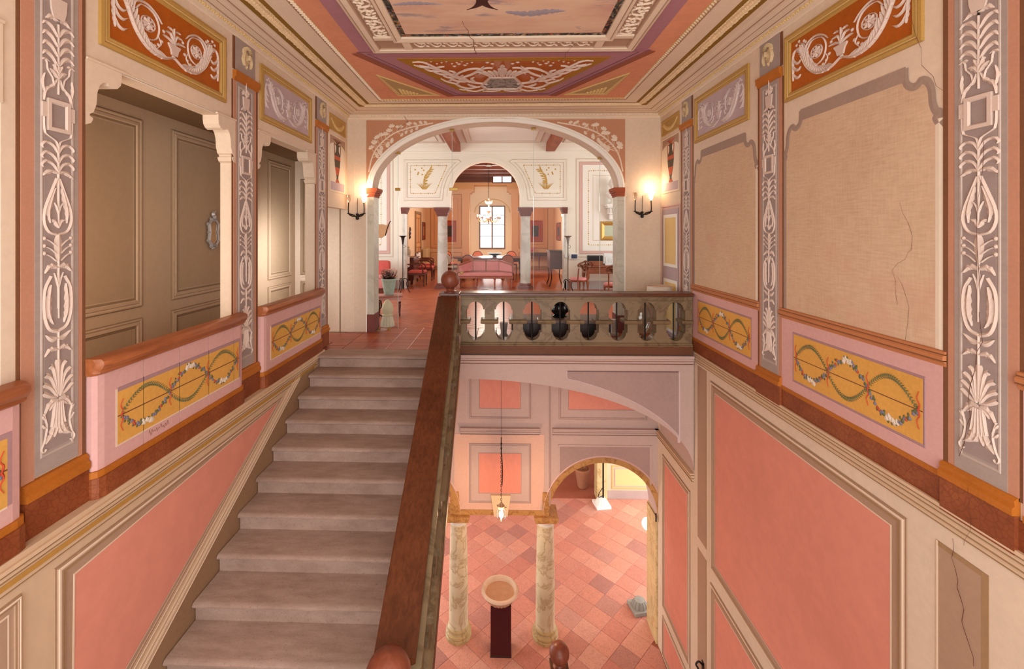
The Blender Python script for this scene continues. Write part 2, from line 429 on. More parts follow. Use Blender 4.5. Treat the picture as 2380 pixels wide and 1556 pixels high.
CORBEL = [(0, 0), (0.27, 0), (0.27, -0.055), (0.262, -0.10), (0.235, -0.130), (0.20, -0.142), (0.17, -0.132), (0.155, -0.115), (0.125, -0.125), (0.10, -0.15),
          (0.082, -0.20), (0.075, -0.28), (0.055, -0.335), (0.028, -0.352), (0.028, -0.365), (0.05, -0.372), (0.05, -0.385), (0.035, -0.41), (0, -0.425)]
def cornerpts(y0, y1, zt, dr=1): return [(y0, zt)] + []
def parapet(P, y0, y1, parent, joints, flip=False):
    """pink boarded parapet with a yellow inset, wooden rail above and brown plinth below"""
    r = MB()
    prof = [(0.795, 0.0), (0.795, 0.075), (0.81, 0.10), (0.825, 0.10), (0.835, 0.115), (0.86, 0.132), (0.885, 0.128), (0.90, 0.105), (0.903, 0.09), (0.905, 0.012), (0.885, 0.0)]
    ends = [(y0 - 0.0, 0.55), (y0 + 0.02, 0.85), (y0 + 0.07, 1), (y1 - 0.07, 1), (y1 - 0.02, 0.85), (y1, 0.55)]
    cols = [[r.v(P(a, b, d * k if d > 0 else d)) for b, d in prof] for a, k in ends]
    for c0, c1 in zip(cols, cols[1:]):
        for i in range(len(prof) - 1): r.f([c0[i], c1[i], c1[i + 1], c0[i + 1]])
    r.f(cols[0]); r.f(cols[-1][::-1])
    r.obj('parapet_rail', m_rail, parent, 30)
    def slab(mbx, a0, a1, b0, b1, d): mbx.prism(PL(P(0, 0, 0), P.A, P.N, P.B), [(a0, 0), (a1, 0), (a1, d * 0.55), (a1 - 0.02, d * 0.88), (a1 - 0.06, d), (a0 + 0.06, d), (a0 + 0.02, d * 0.88), (a0, d * 0.55)], b0, b1); return mbx
    slab(MB(), y0, y1, 0.02, 0.15, 0.088).obj('plinth', m_base, parent)
    slab(MB(), y0, y1, 0.15, 0.192, 0.078).obj('plinth_band', m_cap, parent)
    edges = [y0 + 0.012] + joints + [y1 - 0.012]
    ya, yb = y0 + 0.17, y1 - 0.10
    for k, (a, b) in enumerate(zip(edges, edges[1:])):
        g = 0.004
        m = MB()
        if k == 0: m.prism(PL(P(0, 0, 0), P.A, P.N, P.B), [(a, 0), (b - g, 0), (b - g, 0.066), (a + 0.06, 0.066), (a + 0.02, 0.058), (a, 0.036)], 0.192, 0.797)
        elif k == len(edges) - 2: m.prism(PL(P(0, 0, 0), P.A, P.N, P.B), [(a + g, 0), (b, 0), (b, 0.036), (b - 0.02, 0.058), (b - 0.06, 0.066), (a + g, 0.066)], 0.192, 0.797)
        else: m.rect(P, a + g, 0.192, b - g, 0.797, 0, 0.066)
        o = m.obj('board', m_pink, parent)
        lo, hi = max(a + g, ya), min(b - g, yb)
        if hi > lo:
            m2 = MB(); m2.rect(P, lo, 0.29, hi, 0.64, 0.06, 0.0685)
            m2.mi = 1; m2.rect(P, lo, 0.64, hi, 0.668, 0.06, 0.0685)
            if hi == yb: m2.rect(P, hi, 0.29, hi + 0.022, 0.668, 0.06, 0.0685)
            m2.mi = 2; m2.rect(P, lo, 0.280, hi, 0.29, 0.06, 0.0685)
            if lo == ya: m2.rect(P, lo - 0.012, 0.28, lo, 0.66, 0.06, 0.0685)
            m2.mi = 3; m2.rect(P, lo, 0.474, hi, 0.482, 0.06, 0.0690)
            m2.obj('yellow_inset', [m_yel, m_mauve, m_linel, m_brown], o)
    return ya, yb

def overdoor(P, y0, y1, parent, ground, framed):
    """framed painted panel above an opening"""
    fr = MB().frame(P, rct(y0, 2.92, y1, 3.53), [(0, 0.001), (0.0, 0.022), (0.022, 0.026), (0.040, 0.014), (0.052, 0.014), (0.066, 0.020), (0.078, 0.008), (0.082, 0.002)])
    fo = fr.obj('panel_moulding', m_gold, parent, 40)
    MB().frame(P, rct(y0 + 0.036, 2.956, y1 - 0.036, 3.494), [(0.0, 0.015), (0.006, 0.0185), (0.012, 0.015)]).obj('fillet', m_goldl, fo)
    return MB().rect(P, y0 + 0.080, 3.0, y1 - 0.080, 3.45, 0.0, 0.004).obj('painted_panel', ground, parent)

def pilaster(P, q, parent, b0=0.32):
    y0, y1, y2, y3 = q
    sh = MB().rect(P, y1, b0 + 0.01, y2, 3.19, 0, 0.012).obj('pilaster', m_gray, parent)
    w = y2 - y1
    fr = MB(); fr.frame(P, rct(y1 + 0.03, b0 + 0.10, y2 - 0.03, 3.15), [(0, 0.012), (0.004, 0.016), (0.012, 0.016), (0.016, 0.012)])
    fr.mi = 1; fr.rect(P, y1 + 0.055, b0 + 0.13, y2 - 0.055, 3.12, 0.012, 0.0135)
    fr.obj('pilaster_frame', [m_grayl, m_grayd], sh)
    b = MB(); b.rect(P, y0, b0, y1, 3.19, 0, 0.010); b.rect(P, y2, b0, y2 + (y3 - y2) * 0.55, 3.19, 0, 0.010)
    b.mi = 1; b.rect(P, y2 + (y3 - y2) * 0.55, b0, y3, 3.19, 0, 0.010); b.rect(P, y0 - 0.02, b0, y0, 3.19, 0, 0.006)
    b.obj('side_strip', [m_terra, m_brown], sh)
    MB().sweep(P, [(3.19, 0.0), (3.19, 0.02), (3.215, 0.02), (3.225, 0.035), (3.285, 0.04), (3.285, 0.0)], y0, y3).obj('pilaster_cap', m_cap, sh)
    bl = MB().rect(P, y0 + 0.03, 3.30, y2 + 0.02, 3.64, 0, 0.014).obj('mask_block', m_gray, parent)
    MB().rect(P, y0 - 0.005, 3.30, y0 + 0.03, 3.64, 0, 0.010).obj('block_edge', m_brown, bl)
    MB().sweep(P, [(0.225, 0.0), (0.225, 0.045), (0.262, 0.045), (0.275, 0.03), (0.30, 0.034), (0.315, 0.018), (0.32, 0.0)], y0, y3).obj('pilaster_foot', m_cap, sh)
    MB().rect(P, y0, 0.02, y3, 0.225, 0, 0.032).obj('pilaster_plinth', m_base, sh)
    return sh, bl

pil_l = [pilaster(LW, q, wall_l) for q in PIL_L]
GL = []
for (y0, y1), js in (((0.66, 2.37), [1.1, 1.5, 1.9]), ((2.77, 4.43), [3.16, 3.52, 3.88, 4.25]), ((4.78, 6.41), [5.52, 5.96])):
    GL.append(parapet(LW, y0, y1, wall_l, js))
ov_l = [overdoor(LW, 2.87, 4.21, wall_l, m_or, 1), overdoor(LW, 4.83, 6.15, wall_l, m_lil, 1), overdoor(LW, 0.80, 2.20, wall_l, m_or, 1)]
def corbel(P, y, dr, parent, d0, d1, m):
    mb = MB(); mb.prism(P, [(y + dr * s * 1.0, 2.80 + z) for s, z in CORBEL], d0, d1)
    c = mb.obj('corbel', m, parent)
    MB().rect(P, min(y, y + dr * 0.30), 2.785, max(y, y + dr * 0.30), 2.80, d1 - 0.02, d1 + 0.012).obj('corbel_cap', m, c)
    return c
for y0, y1 in ((0.62, 2.30), (2.77, 4.37), (4.78, 6.30)):
    corbel(LW, y0, 1, wall_l, -TH + 0.005, 0.012, m_wall); corbel(LW, y1, -1, wall_l, -TH + 0.005, 0.012, m_wall)
    MB().frame(LW, [(y0 + 0.28, 2.78), (y1 - 0.28, 2.78), (y1 - 0.28, 2.80), (y0 + 0.28, 2.80)], [(0, 0), (0, 0.006), (0.008, 0.006)]).obj('lintel_edge', m_wallw, wall_l)

# ------------------------------------------------------------------ right wall
mb = MB(); mb.rect(RW, -1.2, -5.40, YB, ZC, -0.2, 0)
mb.rect(RW, YB, -5.40, 8.28, -0.3, -0.2, 0)
wall_r = struct('wall_right', mb, m_wall)
pil_r = [pilaster(RW, q, wall_r, 0.30) for q in PIL_R]
GR = []
def rbay(y0, y1, dado_top, ground):
    # painted blind arch: worn canvas field with a painted scrolled edge
    q = [(y0 + s * 0.98, 2.80 + z) for s, z in CORBEL]
    p = [(y1 - s * 0.98, 2.80 + z) for s, z in CORBEL]
    field = [(y0 + 0.02, 0.98), (y1 - 0.02, 0.98)] + [(a, b) for a, b in p[::-1]][0:-1] + [(y1 - 0.27, 2.80), (y0 + 0.27, 2.80)] + [(a, b) for a, b in q[1:]]
    f0 = MB().prism(RW, field, 0, 0.004).obj('blind_arch_field', m_canvas, wall_r)
    e = MB()
    e.rect(RW, y0 + 0.26, 2.70, y1 - 0.26, 2.80, 0.004, 0.0055)
    for pts in (p, q):
        e.stroke(RW, [(a, b - 0.012) for a, b in pts[1:]], 0.05, 0.006, 'even', 40, d0=0.004)
    e.stroke(RW, [(y1 - 0.035, 2.4), (y1 - 0.035, 1.7), (y1 - 0.035, 0.98)], 0.05, 0.006, 'even', 4, d0=0.004)
    e.obj('painted_edge', plaster('A48C7E', 0.1, 3, name='painted_reveal'), f0)
    MB().stroke(RW, [(y0 + 0.03, 2.4), (y0 + 0.03, 1.7), (y0 + 0.03, 0.98)], 0.05, 0.006, 'even', 4, d0=0.004).obj('painted_highlight', m_wallw, f0)
    # rail, pink dado, plinth
    MB().sweep(RW, [(0.885, 0), (0.885, 0.012), (0.905, 0.016), (0.915, 0.030), (0.945, 0.034), (0.955, 0.022), (0.975, 0.02), (0.98, 0)], y0 - 0.02, y1 + 0.02).obj('dado_rail', plaster('BE7B50', 0.1, 5, 0.5, 'painted_dado_rail'), wall_r)
    l = MB(); l.rect(RW, y0 - 0.02, 0.916, y1 + 0.02, 0.922, 0.01, 0.033); l.rect(RW, y0 - 0.02, 0.955, y1 + 0.02, 0.960, 0.01, 0.0235); l.obj('rail_line', m_brown, wall_r)
    pk = MB().rect(RW, y0, 0.24, y1, 0.885, 0, 0.010).obj('dado_board', m_pink, wall_r)
    a0, a1 = y0 + 0.13, y1 - 0.18
    MB().frame(RW, rct(a0 - 0.02, 0.33, a1 + 0.02, 0.785), [(0, 0.010), (0.006, 0.014), (0.02, 0.011)]).obj('inset_edge', m_mauve, pk)
    MB().rect(RW, a0, 0.35, a1, 0.765, 0.005, 0.0125).obj('yellow_inset', m_yel, pk)
    MB().rect(RW, a0, 0.553, a1, 0.560, 0.005, 0.0132).obj('painted_thread', m_brown, pk)
    MB().rect(RW, y0, 0.205, y1, 0.24, 0, 0.014).obj('plinth_band', m_cap, wall_r)
    MB().rect(RW, y0 - 0.03, 0.05, y1 + 0.03, 0.205, 0, 0.012).obj('plinth', m_base, wall_r)
    GR.append((a0, a1))
for y0, y1 in ((0.8, 2.38), (2.80, 4.37), (4.77, 6.37)): rbay(y0, y1, 0, 0)
ov_r = [overdoor(RW, 2.93, 4.32, wall_r, m_or, 1), overdoor(RW, 4.94, 6.29, wall_r, m_lil, 1), overdoor(RW, 0.95, 2.25, wall_r, m_or, 1)]
# lower part of the right wall: stringcourse and big painted panels
def stringcourse(P, y0, y1, top, parent, name='stringcourse'):
    rows = [(top, 0.03), (top - 0.02, 0.034), (top - 0.028, 0.022), (top - 0.05, 0.026), (top - 0.062, 0.014), (top - 0.09, 0.018), (top - 0.105, 0.008), (top - 0.13, 0.010), (top - 0.135, 0.0)]
    o = MB().sweep(P, [(top, 0.0)] + rows, y0, y1).obj(name, m_lower, parent)
    l = MB()
    for k in (0.025, 0.056, 0.098, 0.132): l.rect(P, y0, top - k - 0.005, y1, top - k, 0.0, 0.0305 if k < 0.05 else 0.024 if k < 0.08 else 0.016 if k < 0.11 else 0.0115)
    l.obj('painted_shade_line', m_line, o); return o
stringcourse(RW, -1.2, 6.27, 0.05, wall_r)
def bigpanel(P, pts, parent, ground, frame=True, k=1.0):
    o = MB().frame(P, pts, [(0, 0.001), (0.0, 0.008), (0.010 * k, 0.008), (0.014 * k, 0.016), (0.040 * k, 0.018), (0.048 * k, 0.010), (0.065 * k, 0.012), (0.070 * k, 0.006), (0.125 * k, 0.004)]).obj('panel_frame', m_mid, parent)
    l = MB(); l.frame(P, inset(pts, 0.012 * k), [(0, 0.0165), (0.004, 0.020), (0.016 * k, 0.020), (0.018 * k, 0.0165)]); l.frame(P, inset(pts, 0.118 * k), [(0, 0.004), (0.0, 0.008), (0.009, 0.008)])
    l.obj('frame_highlight', m_linel, o)
    l = MB(); l.frame(P, inset(pts, 0.046 * k), [(0, 0.011), (0.004, 0.0135), (0.016 * k, 0.0125)]); l.frame(P, pts, [(0, 0.008), (0.0, 0.009), (0.005, 0.009)])
    l.obj('frame_shade', m_line, o)
    MB().panel(P, pts, 0.122 * k, 0, 0.005).obj('panel_field', ground, o)
    return o
bigpanel(RW, rct(3.05, -2.60, 5.84, -0.20), wall_r, m_rose)
bigpanel(RW, rct(3.05, -5.2, 5.84, -2.78), wall_r, m_rose)
bigpanel(RW, rct(0.2, -2.60, 2.25, -0.20), wall_r, m_mid, True, 0.5)
for b0, b1 in ((-2.55, -0.20), (-5.2, -2.75)):
    o = MB().rect(RW, 2.55, b0, 2.85, b1, 0, 0.004).obj('narrow_panel', m_mid, wall_r)
    e = MB(); e.rect(RW, 2.55, b0, 2.585, b1, 0.003, 0.0055); e.rect(RW, 2.586, b1 - 0.03, 2.85, b1, 0.003, 0.0055); e.obj('painted_shade_line', m_line, o)
    MB().rect(RW, 2.838, b0, 2.85, b1, 0.003, 0.006).obj('painted_highlight', m_linel, o)
for b0, b1 in ((-2.45, -0.12), (-5.2, -2.6)):
    o = MB().rect(RW, 5.96, b0, 6.22, b1, 0, 0.004).obj('narrow_panel', m_mid, wall_r)
    MB().rect(RW, 5.96, b0, 5.972, b1, 0.003, 0.0055).obj('painted_shade_line', m_line, o)
# third bay of the right wall: painted door, vase, swag
def door_panels(P, y0, y1, parent):
    d = MB(); d.frame(P, rct(y0, 0.0, y1, 2.13), [(0, 0), (0, 0.016), (0.02, 0.018), (0.03, 0.010), (0.06, 0.010)])
    o = d.obj('painted_door', m_pinkl, parent)
    MB().rect(P, y0 + 0.05, 0.05, y1 - 0.05, 2.07, 0, 0.010).obj('door_field', m_lil, o)
    for b0, b1 in ((0.12, 0.95), (1.15, 1.98)):
        MB().frame(P, rct(y0 + 0.12, b0, y1 - 0.10, b1), [(0, 0.010), (0.004, 0.016), (0.05, 0.013)]).obj('door_moulding', m_whitep, o)
        MB().rect(P, y0 + 0.17, b0 + 0.05, y1 - 0.15, b1 - 0.05, 0.005, 0.0125).obj('door_panel', plaster('EBC98A', 0.06, 3, name='pale_yellow'), o)
door_panels(RW, 6.80, 7.58, wall_r)
for P, y0, y1, wl in ((LW, 6.83, 7.53, wall_l), (RW, 6.85, 7.57, wall_r)):
    o = MB().frame(P, rct(y0, 3.28, y1, 3.53), [(0, 0), (0, 0.014), (0.02, 0.016), (0.035, 0.004)]).obj('swag_moulding', m_gold, wl)
    MB().rect(P, y0 + 0.03, 3.31, y1 - 0.03, 3.50, 0, 0.004).obj('swag_ground', m_gold, o)
    s = MB(); a, b = y0 + 0.07, y1 - 0.07
    for k in range(24):
        t = (k + 0.5) / 24; x = a + (b - a) * t; z = 3.47 - 0.30 * t * (1 - t) * 1.6
        s.disc(P, x, z, 0.022 + 0.012 * math.sin(PI * t), 0.016, 6, d0=0.004); s.disc(P, x + 0.012, z - 0.018, 0.018, 0.018, 5, d0=0.004)
    s.obj('swag', m_goldl, o)
    z0 = 2.33
    f = MB().rect(P, y0, z0, y1, 3.22, 0, 0.004).obj('vase_panel', m_wallw, wl)
    MB().frame(P, rct(y0, z0, y1, 3.22), [(0, 0.003), (0, 0.008), (0.012, 0.008), (0.016, 0.004)]).obj('painted_edge', m_linel, f)
    MB().prism(P, [(y0 + 0.01, 3.21), (y1 - 0.01, 3.21), (y1 - 0.01, 3.04)] + [((y0 + y1) / 2 + 0.33 * math.cos(t), 3.04 + 0.07 * math.sin(t)) for t in [k * PI / 8 for k in range(9)]] + [(y0 + 0.01, 3.04)], 0.003, 0.005).obj('painted_niche', m_mid, f)
    MB().rect(P, y0 + 0.05, z0 + 0.03, y1 - 0.06, z0 + 0.16, 0.003, 0.007).obj('painted_plinth', m_lil, f)
    c = (y0 + y1) / 2 - 0.02; zb = z0 + 0.16
    sil = [(0.075, 0), (0.07, 0.02), (0.035, 0.05), (0.03, 0.09), (0.05, 0.12), (0.10, 0.24), (0.125, 0.36), (0.125, 0.42), (0.09, 0.46), (0.055, 0.50), (0.05, 0.56), (0.075, 0.60), (0.06, 0.61)]
    def part(i0, i1, m, nm):
        s2 = sil[i0:i1 + 1]; MB().prism(P, [(c + r, zb + z) for r, z in s2] + [(c - r, zb + z) for r, z in s2[::-1]], 0.004, 0.009).obj(nm, m, f)
    mt = plaster('B85C40', 0.1, 9, name='vase_terracotta'); mg = plaster('5E5140', 0.15, 12, name='vase_umber')
    part(0, 2, mt, 'vase_foot'); part(2, 4, mg, 'vase_stem'); part(4, 5, mt, 'vase_bowl'); part(5, 6, mg, 'vase_frieze'); part(6, 7, mt, 'vase_band'); part(7, 12, mg, 'vase_neck')
    h = MB()
    for sg in (-1, 1): h.stroke(P, [(c + sg * 0.06, zb + 0.59), (c + sg * 0.13, zb + 0.60), (c + sg * 0.13, zb + 0.50), (c + sg * 0.115, zb + 0.42)], 0.018, 0.012, 'even', 10, d0=0.004)
    for k in range(9): h.stroke(P, [(c, zb + 0.60), (c + 0.03 * (k - 4), zb + 0.66), (c + 0.055 * (k - 4), zb + 0.70 - 0.01 * abs(k - 4))], 0.014, 0.010, 'leaf', 5, d0=0.004)
    h.obj('vase_handle_and_plume', mt if P is RW else m_brown, f)

# left wall below the ledge: mouldings and the triangular rose panel
stringcourse(LS, -1.2, 6.15, -0.01, wall_ls)
MB().rect(LS, -1.2, -0.115, 6.1, -0.085, 0.0, 0.0185).obj('ochre_band', m_liney, wall_ls)
SL = 0.515
def string_z(y): return -0.05 - SL * (5.78 - y)
bigpanel(LS, [(2.50, string_z(2.50) + 0.15), (5.02, string_z(5.02) + 0.15), (5.0, -0.205), (2.50, -0.205)][:1] + [(5.16, -0.205), (2.50, -0.205)], wall_ls, m_rose, True, 0.95)
bigpanel(LS, rct(0.3, -1.6, 2.32, -0.20), wall_ls, m_mid, True, 0.5)
st = MB(); P2 = LS
st.prism(LS, [(0.6, string_z(0.6) - 0.35), (6.05, string_z(6.05) - 0.35), (6.05, -0.04), (5.78, string_z(5.78)), (0.6, string_z(0.6))], 0, 0.012)
st.obj('stair_string', plaster('9C7A5C', 0.12, 2.2, name='string_brown'), wall_ls)
st = MB(); st.prism(LS, [(0.6, string_z(0.6)), (5.78, string_z(5.78)), (5.55, string_z(5.55) + 0.11), (0.6, string_z(0.6) + 0.10)], 0, 0.016)
o = st.obj('string_moulding', m_lower, wall_ls)
st = MB()
for k, w in ((0.0, 0.008), (0.045, 0.006), (0.06, 0.006), (0.098, 0.006)): st.prism(LS, [(0.6, string_z(0.6) + k), (5.6, string_z(5.6) + k), (5.6, string_z(5.6) + k + w), (0.6, string_z(0.6) + k + w)], 0, 0.019)
st.obj('string_highlight', m_linel, o)

# ------------------------------------------------------------------ cornice and ceiling
mb = MB(); mb.rect(CE, -2.95, -1.2, 3.0, YB + 0.4, -0.12, 0)
ceil = struct('ceiling', mb, m_cream)
CPROF = [(3.62, 0.0), (3.62, 0.012), (3.635, 0.02), (3.648, 0.02), (3.655, 0.045), (3.688, 0.05), (3.692, 0.07), (3.700, 0.09), (3.706, 0.16), (3.712, 0.20), (3.714, 0.28), (3.72, 0.315)]
for nm, P, a0, a1 in (('cornice_left', LW, -1.2, YB), ('cornice_right', RW, -1.2, YB), ('cornice_back', BW, XL, XR)):
    c = MB().sweep(P, CPROF, a0, a1).obj('trim_' + nm.split('_')[1], m_cream); c['kind'] = 'structure'
    d = MB(); n = int((a1 - max(a0, 1.5 if P is not BW else a0)) / 0.062); s0 = a1 - n * 0.062
    for k in range(n):
        x = s0 + k * 0.062
        d.disc(P, x + 0.02, 3.672, 0.016, 0.062, 6, 0.018, d0=0.046); d.rect(P, x + 0.044, 3.656, x + 0.050, 3.688, 0.045, 0.056)
    d.obj('egg_and_dart', m_goldl if P is not BW else m_cream, c)['kind'] = 'stuff'
    l = MB()
    for b, dd in ((3.6935, 0.078), (3.705, 0.15), (3.7125, 0.24)): l.rect(P, a0, b, a1, b + 0.0025, dd - 0.01, dd + 0.008)
    l.obj('cornice_line', m_mid, c)
XC = 0.03
def ringp(hw, y1, y0=0.55): return rct(XC - hw, y0, XC + hw, y1)
def cband(hw0, y1a, w, m, name, d=0.004, dd=None, y0=0.55, wf=None):
    """band painted round the ceiling, outer half width hw0, front edge y1a"""
    wf = wf or w; k = hw0 - w; out = ringp(hw0, y1a, y0); inn = ringp(k, y1a - wf, y0 + w); b = MB()
    O0 = [b.v(CE(x, y, 0)) for x, y in out]; O = [b.v(CE(x, y, d)) for x, y in out]; I = [b.v(CE(x, y, dd if dd is not None else d)) for x, y in inn]; I0 = [b.v(CE(x, y, 0)) for x, y in inn]
    for i in range(4):
        j = (i + 1) % 4
        for A_, B_ in ((O0, O), (O, I), (I, I0)): b.f([A_[i], A_[j], B_[j], B_[i]])
    return b.obj(name, m, ceil)
leafb = cband(2.29, 7.21, 0.215, plaster('8E6A2A', 0.16, 6, name='gilt_ground'), 'leaf_band', 0.004, y0=-0.6, wf=0.17)
cband(2.075, 7.03, 0.19, m_cream, 'plain_band', 0.006, y0=-0.4, wf=0.13)
cband(1.885, 6.90, 0.012, m_mid, 'painted_line', 0.008, y0=-0.2)
rope = cband(1.865, 6.87, 0.045, m_goldl, 'rope_band', 0.010, y0=-0.2, wf=0.06)
r = MB()
for sg in (-1, 1):
    for k in range(110):
        y = 6.8 - k * 0.045; x = XC + sg * 1.842
        r.stroke(CE, [(x - 0.02, y - 0.012), (x + 0.02, y + 0.018)], 0.022, 0.022, 'leaf', 3, d0=0.009)
for k in range(82): r.stroke(CE, [(XC - 1.83 + k * 0.045, 6.82), (XC - 1.81 + k * 0.045, 6.86)], 0.022, 0.022, 'leaf', 3, d0=0.009)
r.obj('rope_twist', m_cream, rope)['kind'] = 'stuff'
l = MB()
def leafrow(xa, ya, dx, dy, n):
    nx, ny = -dy, dx
    for k in range(n):
        for s in (-1, 0, 1):
            t = (k + 0.5 * (s != 0)) / n
            x = xa[0] + (xa[1] - xa[0]) * t; y = ya[0] + (ya[1] - ya[0]) * t
            ox = s * 0.038; j = random.uniform(-0.006, 0.006)
            l.stroke(CE, [(x + nx * ox * 0.5, y + ny * ox * 0.5), (x + dx * 0.035 + nx * ox * 0.95, y + dy * 0.035 + ny * ox * 0.95), (x + dx * 0.07 + nx * (ox * 1.25 + j), y + dy * 0.07 + ny * (ox * 1.25 + j))], 0.036, 0.030 if s == 0 else 0.018, 'leaf', 4, d0=0.006)
for sg in (-1, 1): leafrow((XC + sg * 2.18, XC + sg * 2.18), (7.10, 0.3), 0, -1, 170)
leafrow((XC - 2.18, XC), (7.12, 7.12), 1, 0, 54); leafrow((XC + 2.18, XC), (7.12, 7.12), -1, 0, 54)
l.obj('laurel_leaves', plaster('EACFA6', 0.12, 9, name='laurel_cream'), leafb)['kind'] = 'stuff'
cband(1.82, 6.80, 0.22, m_salm, 'salmon_band', 0.004, y0=-0.1, wf=1.82)
cband(1.60, 4.98, 0.012, m_linel, 'painted_line', 0.0055, y0=0.6)
cband(1.60, 5.28, 0.17, m_purp, 'purple_band', 0.006, y0=0.4, wf=0.29)
for hw, y1, w, m, d, dd in ((1.435, 4.99, 0.03, m_cream, 0.03, 0.045), (1.405, 4.965, 0.012, m_mid, 0.034, 0.03), (1.393, 4.955, 0.05, m_cream, 0.045, 0.04), (1.343, 4.91, 0.012, m_mid, 0.03, 0.02), (1.331, 4.90, 0.19, m_mid, 0.012, 0.012), (1.14, 4.72, 0.03, m_cream, 0.035, 0.04), (1.11, 4.69, 0.012, m_mid, 0.03, 0.03), (1.098, 4.68, 0.05, m_cream, 0.04, 0.03), (1.048, 4.63, 0.055, m_floral, 0.008, 0.008)):
    cband(hw, y1, w, m, 'dark_flower_border' if m is m_floral else 'relief_ground' if w == 0.19 else 'moulding_strip', d, dd, 1.6)
MB().rect(CE, XC - 0.995, 1.7, XC + 0.995, 4.575, 0, 0.006).obj('painted_sky', m_sky, ceil)
# painted trapezoid and corner triangles on the ceiling
TR = [(-1.60, 5.00), (1.66, 5.00), (0.75, 6.64), (-0.67, 6.64)]
o = MB().prism(CE, TR, 0, 0.008).obj('trapezoid_border', m_purp, ceil)
l = MB(); l.frame(CE, TR, [(0, 0.008), (0.0, 0.014), (0.018, 0.012)]); l.frame(CE, inset(TR, 0.07), [(0, 0.008), (0.0, 0.013), (0.010, 0.012)]); l.obj('painted_line', plaster('8A5560', 0.1, 4, name='plum_line'), o)
T2 = [(-1.20, 5.20), (1.27, 5.20), (0.60, 6.47), (-0.53, 6.47)]
o2 = MB().prism(CE, T2, 0, 0.012).obj('trapezoid_field', m_or, ceil)
MB().frame(CE, T2, [(0, 0.012), (0, 0.018), (0.07, 0.014), (0.09, 0.018), (0.10, 0.012)]).obj('ochre_frame', plaster('A9772A', 0.12, 5, name='ochre_deep'), o2)
g = MB()
cxx = 0.03
g.frame(CE, [(cxx - 0.17, 5.83), (cxx + 0.17, 5.83), (cxx + 0.30, 6.16), (cxx + 0.22, 6.33), (cxx - 0.22, 6.33), (cxx - 0.30, 6.16)], [(0, 0.012), (0, 0.03), (0.03, 0.03), (0.04, 0.012)])
for sg in (-1, 1):
    def q(pts): return [(cxx + sg * a, b) for a, b in pts]
    g.stroke(CE, q([(0.20, 6.10), (0.42, 6.02), (0.62, 5.80), (0.80, 5.55), (1.0, 5.40)]), 0.12, 0.03, 'leaf', 24, 7, d0=0.013)
    g.stroke(CE, q([(0.62, 5.80), (0.50, 5.62), (0.34, 5.52), (0.24, 5.60), (0.30, 5.72)]), 0.06, 0.03, 'leaf', 16, 4, d0=0.013)
    g.stroke(CE, q([(0.55, 5.86), (0.36, 5.70), (0.22, 5.44)]), 0.05, 0.03, 'leaf', 10, d0=0.013)
    g.stroke(CE, q([(0.75, 5.60), (0.90, 5.58), (0.95, 5.48), (0.88, 5.42)]), 0.05, 0.03, 'leaf', 10, 3, d0=0.013)
    g.stroke(CE, q([(0.30, 6.20), (0.48, 6.28), (0.62, 6.12), (0.56, 6.0)]), 0.06, 0.03, 'leaf', 14, 4, d0=0.013)
    g.stroke(CE, q([(0.24, 6.30), (0.36, 6.40), (0.50, 6.36)]), 0.04, 0.03, 'leaf', 8, d0=0.013)
    g.stroke(CE, q([(0.60, 6.10), (0.74, 5.98), (0.80, 5.86)]), 0.05, 0.03, 'leaf', 8, 3, d0=0.013)
    g.stroke(CE, q([(0.78, 5.52), (0.94, 5.30), (1.06, 5.29)]), 0.03, 0.03, 'leaf', 8, d0=0.013)
    for k in range(5): g.stroke(CE, q([(0.02 + 0.035 * k, 5.80), (0.03 + 0.06 * k, 5.66), (0.03 + 0.075 * k, 5.56 + 0.02 * k)]), 0.06, 0.03, 'leaf', 6, d0=0.013)
    for a, b in ((0.45, 5.42), (0.52, 5.38), (0.58, 5.45), (0.12, 5.38), (0.18, 5.34), (0.68, 5.95), (0.42, 6.16)): g.disc(CE, cxx + sg * a, b, 0.026, 0.026, 8, d0=0.013)
    g.stroke(CE, q([(0.02, 6.36), (0.14, 6.41), (0.28, 6.38)]), 0.05, 0.03, 'leaf', 8, 3, d0=0.013)
    for (x0, y0, x1, y1, x2, y2, w_) in ((0.44, 5.98, 0.52, 5.86, 0.50, 5.74, 0.08), (0.48, 6.0, 0.60, 5.98, 0.68, 5.88, 0.08), (0.58, 5.84, 0.70, 5.84, 0.76, 5.76, 0.07), (0.66, 5.72, 0.78, 5.72, 0.86, 5.62, 0.07), (0.62, 5.76, 0.60, 5.66, 0.66, 5.58, 0.06), (0.80, 5.56, 0.78, 5.48, 0.70, 5.44, 0.06), (0.36, 6.04, 0.40, 5.92, 0.36, 5.82, 0.06), (0.28, 5.62, 0.22, 5.52, 0.12, 5.50, 0.05), (0.34, 6.22, 0.44, 6.16, 0.46, 6.08, 0.06), (0.44, 6.27, 0.52, 6.34, 0.60, 6.30, 0.045), (0.88, 5.46, 0.98, 5.46, 1.06, 5.38, 0.045)):
        g.stroke(CE, q([(x0, y0), (x1, y1), (x2, y2)]), w_, 0.028, 'leaf', 7, 2, d0=0.013)
    for k in range(10): g.disc(CE, cxx + sg * (0.36 + 0.06 * k), 5.33 + 0.04 * math.sin(k * 2.1), 0.017, 0.024, 6, d0=0.013)
g.stroke(CE, [(cxx, 5.84), (cxx, 5.62), (cxx, 5.40)], 0.14, 0.03, 'leaf', 12, 4, d0=0.013)
g.obj('painted_scrolls', m_orn, o2)
MB().prism(CE, [(cxx - 0.15, 5.86), (cxx + 0.15, 5.86), (cxx + 0.27, 6.16), (cxx + 0.20, 6.30), (cxx - 0.20, 6.30), (cxx - 0.27, 6.16)], 0.01, 0.016).obj('painted_medallion', marble('6F6A66', 'C8BCB0', 9, 0.8, 'grisaille', 0.1), o2)
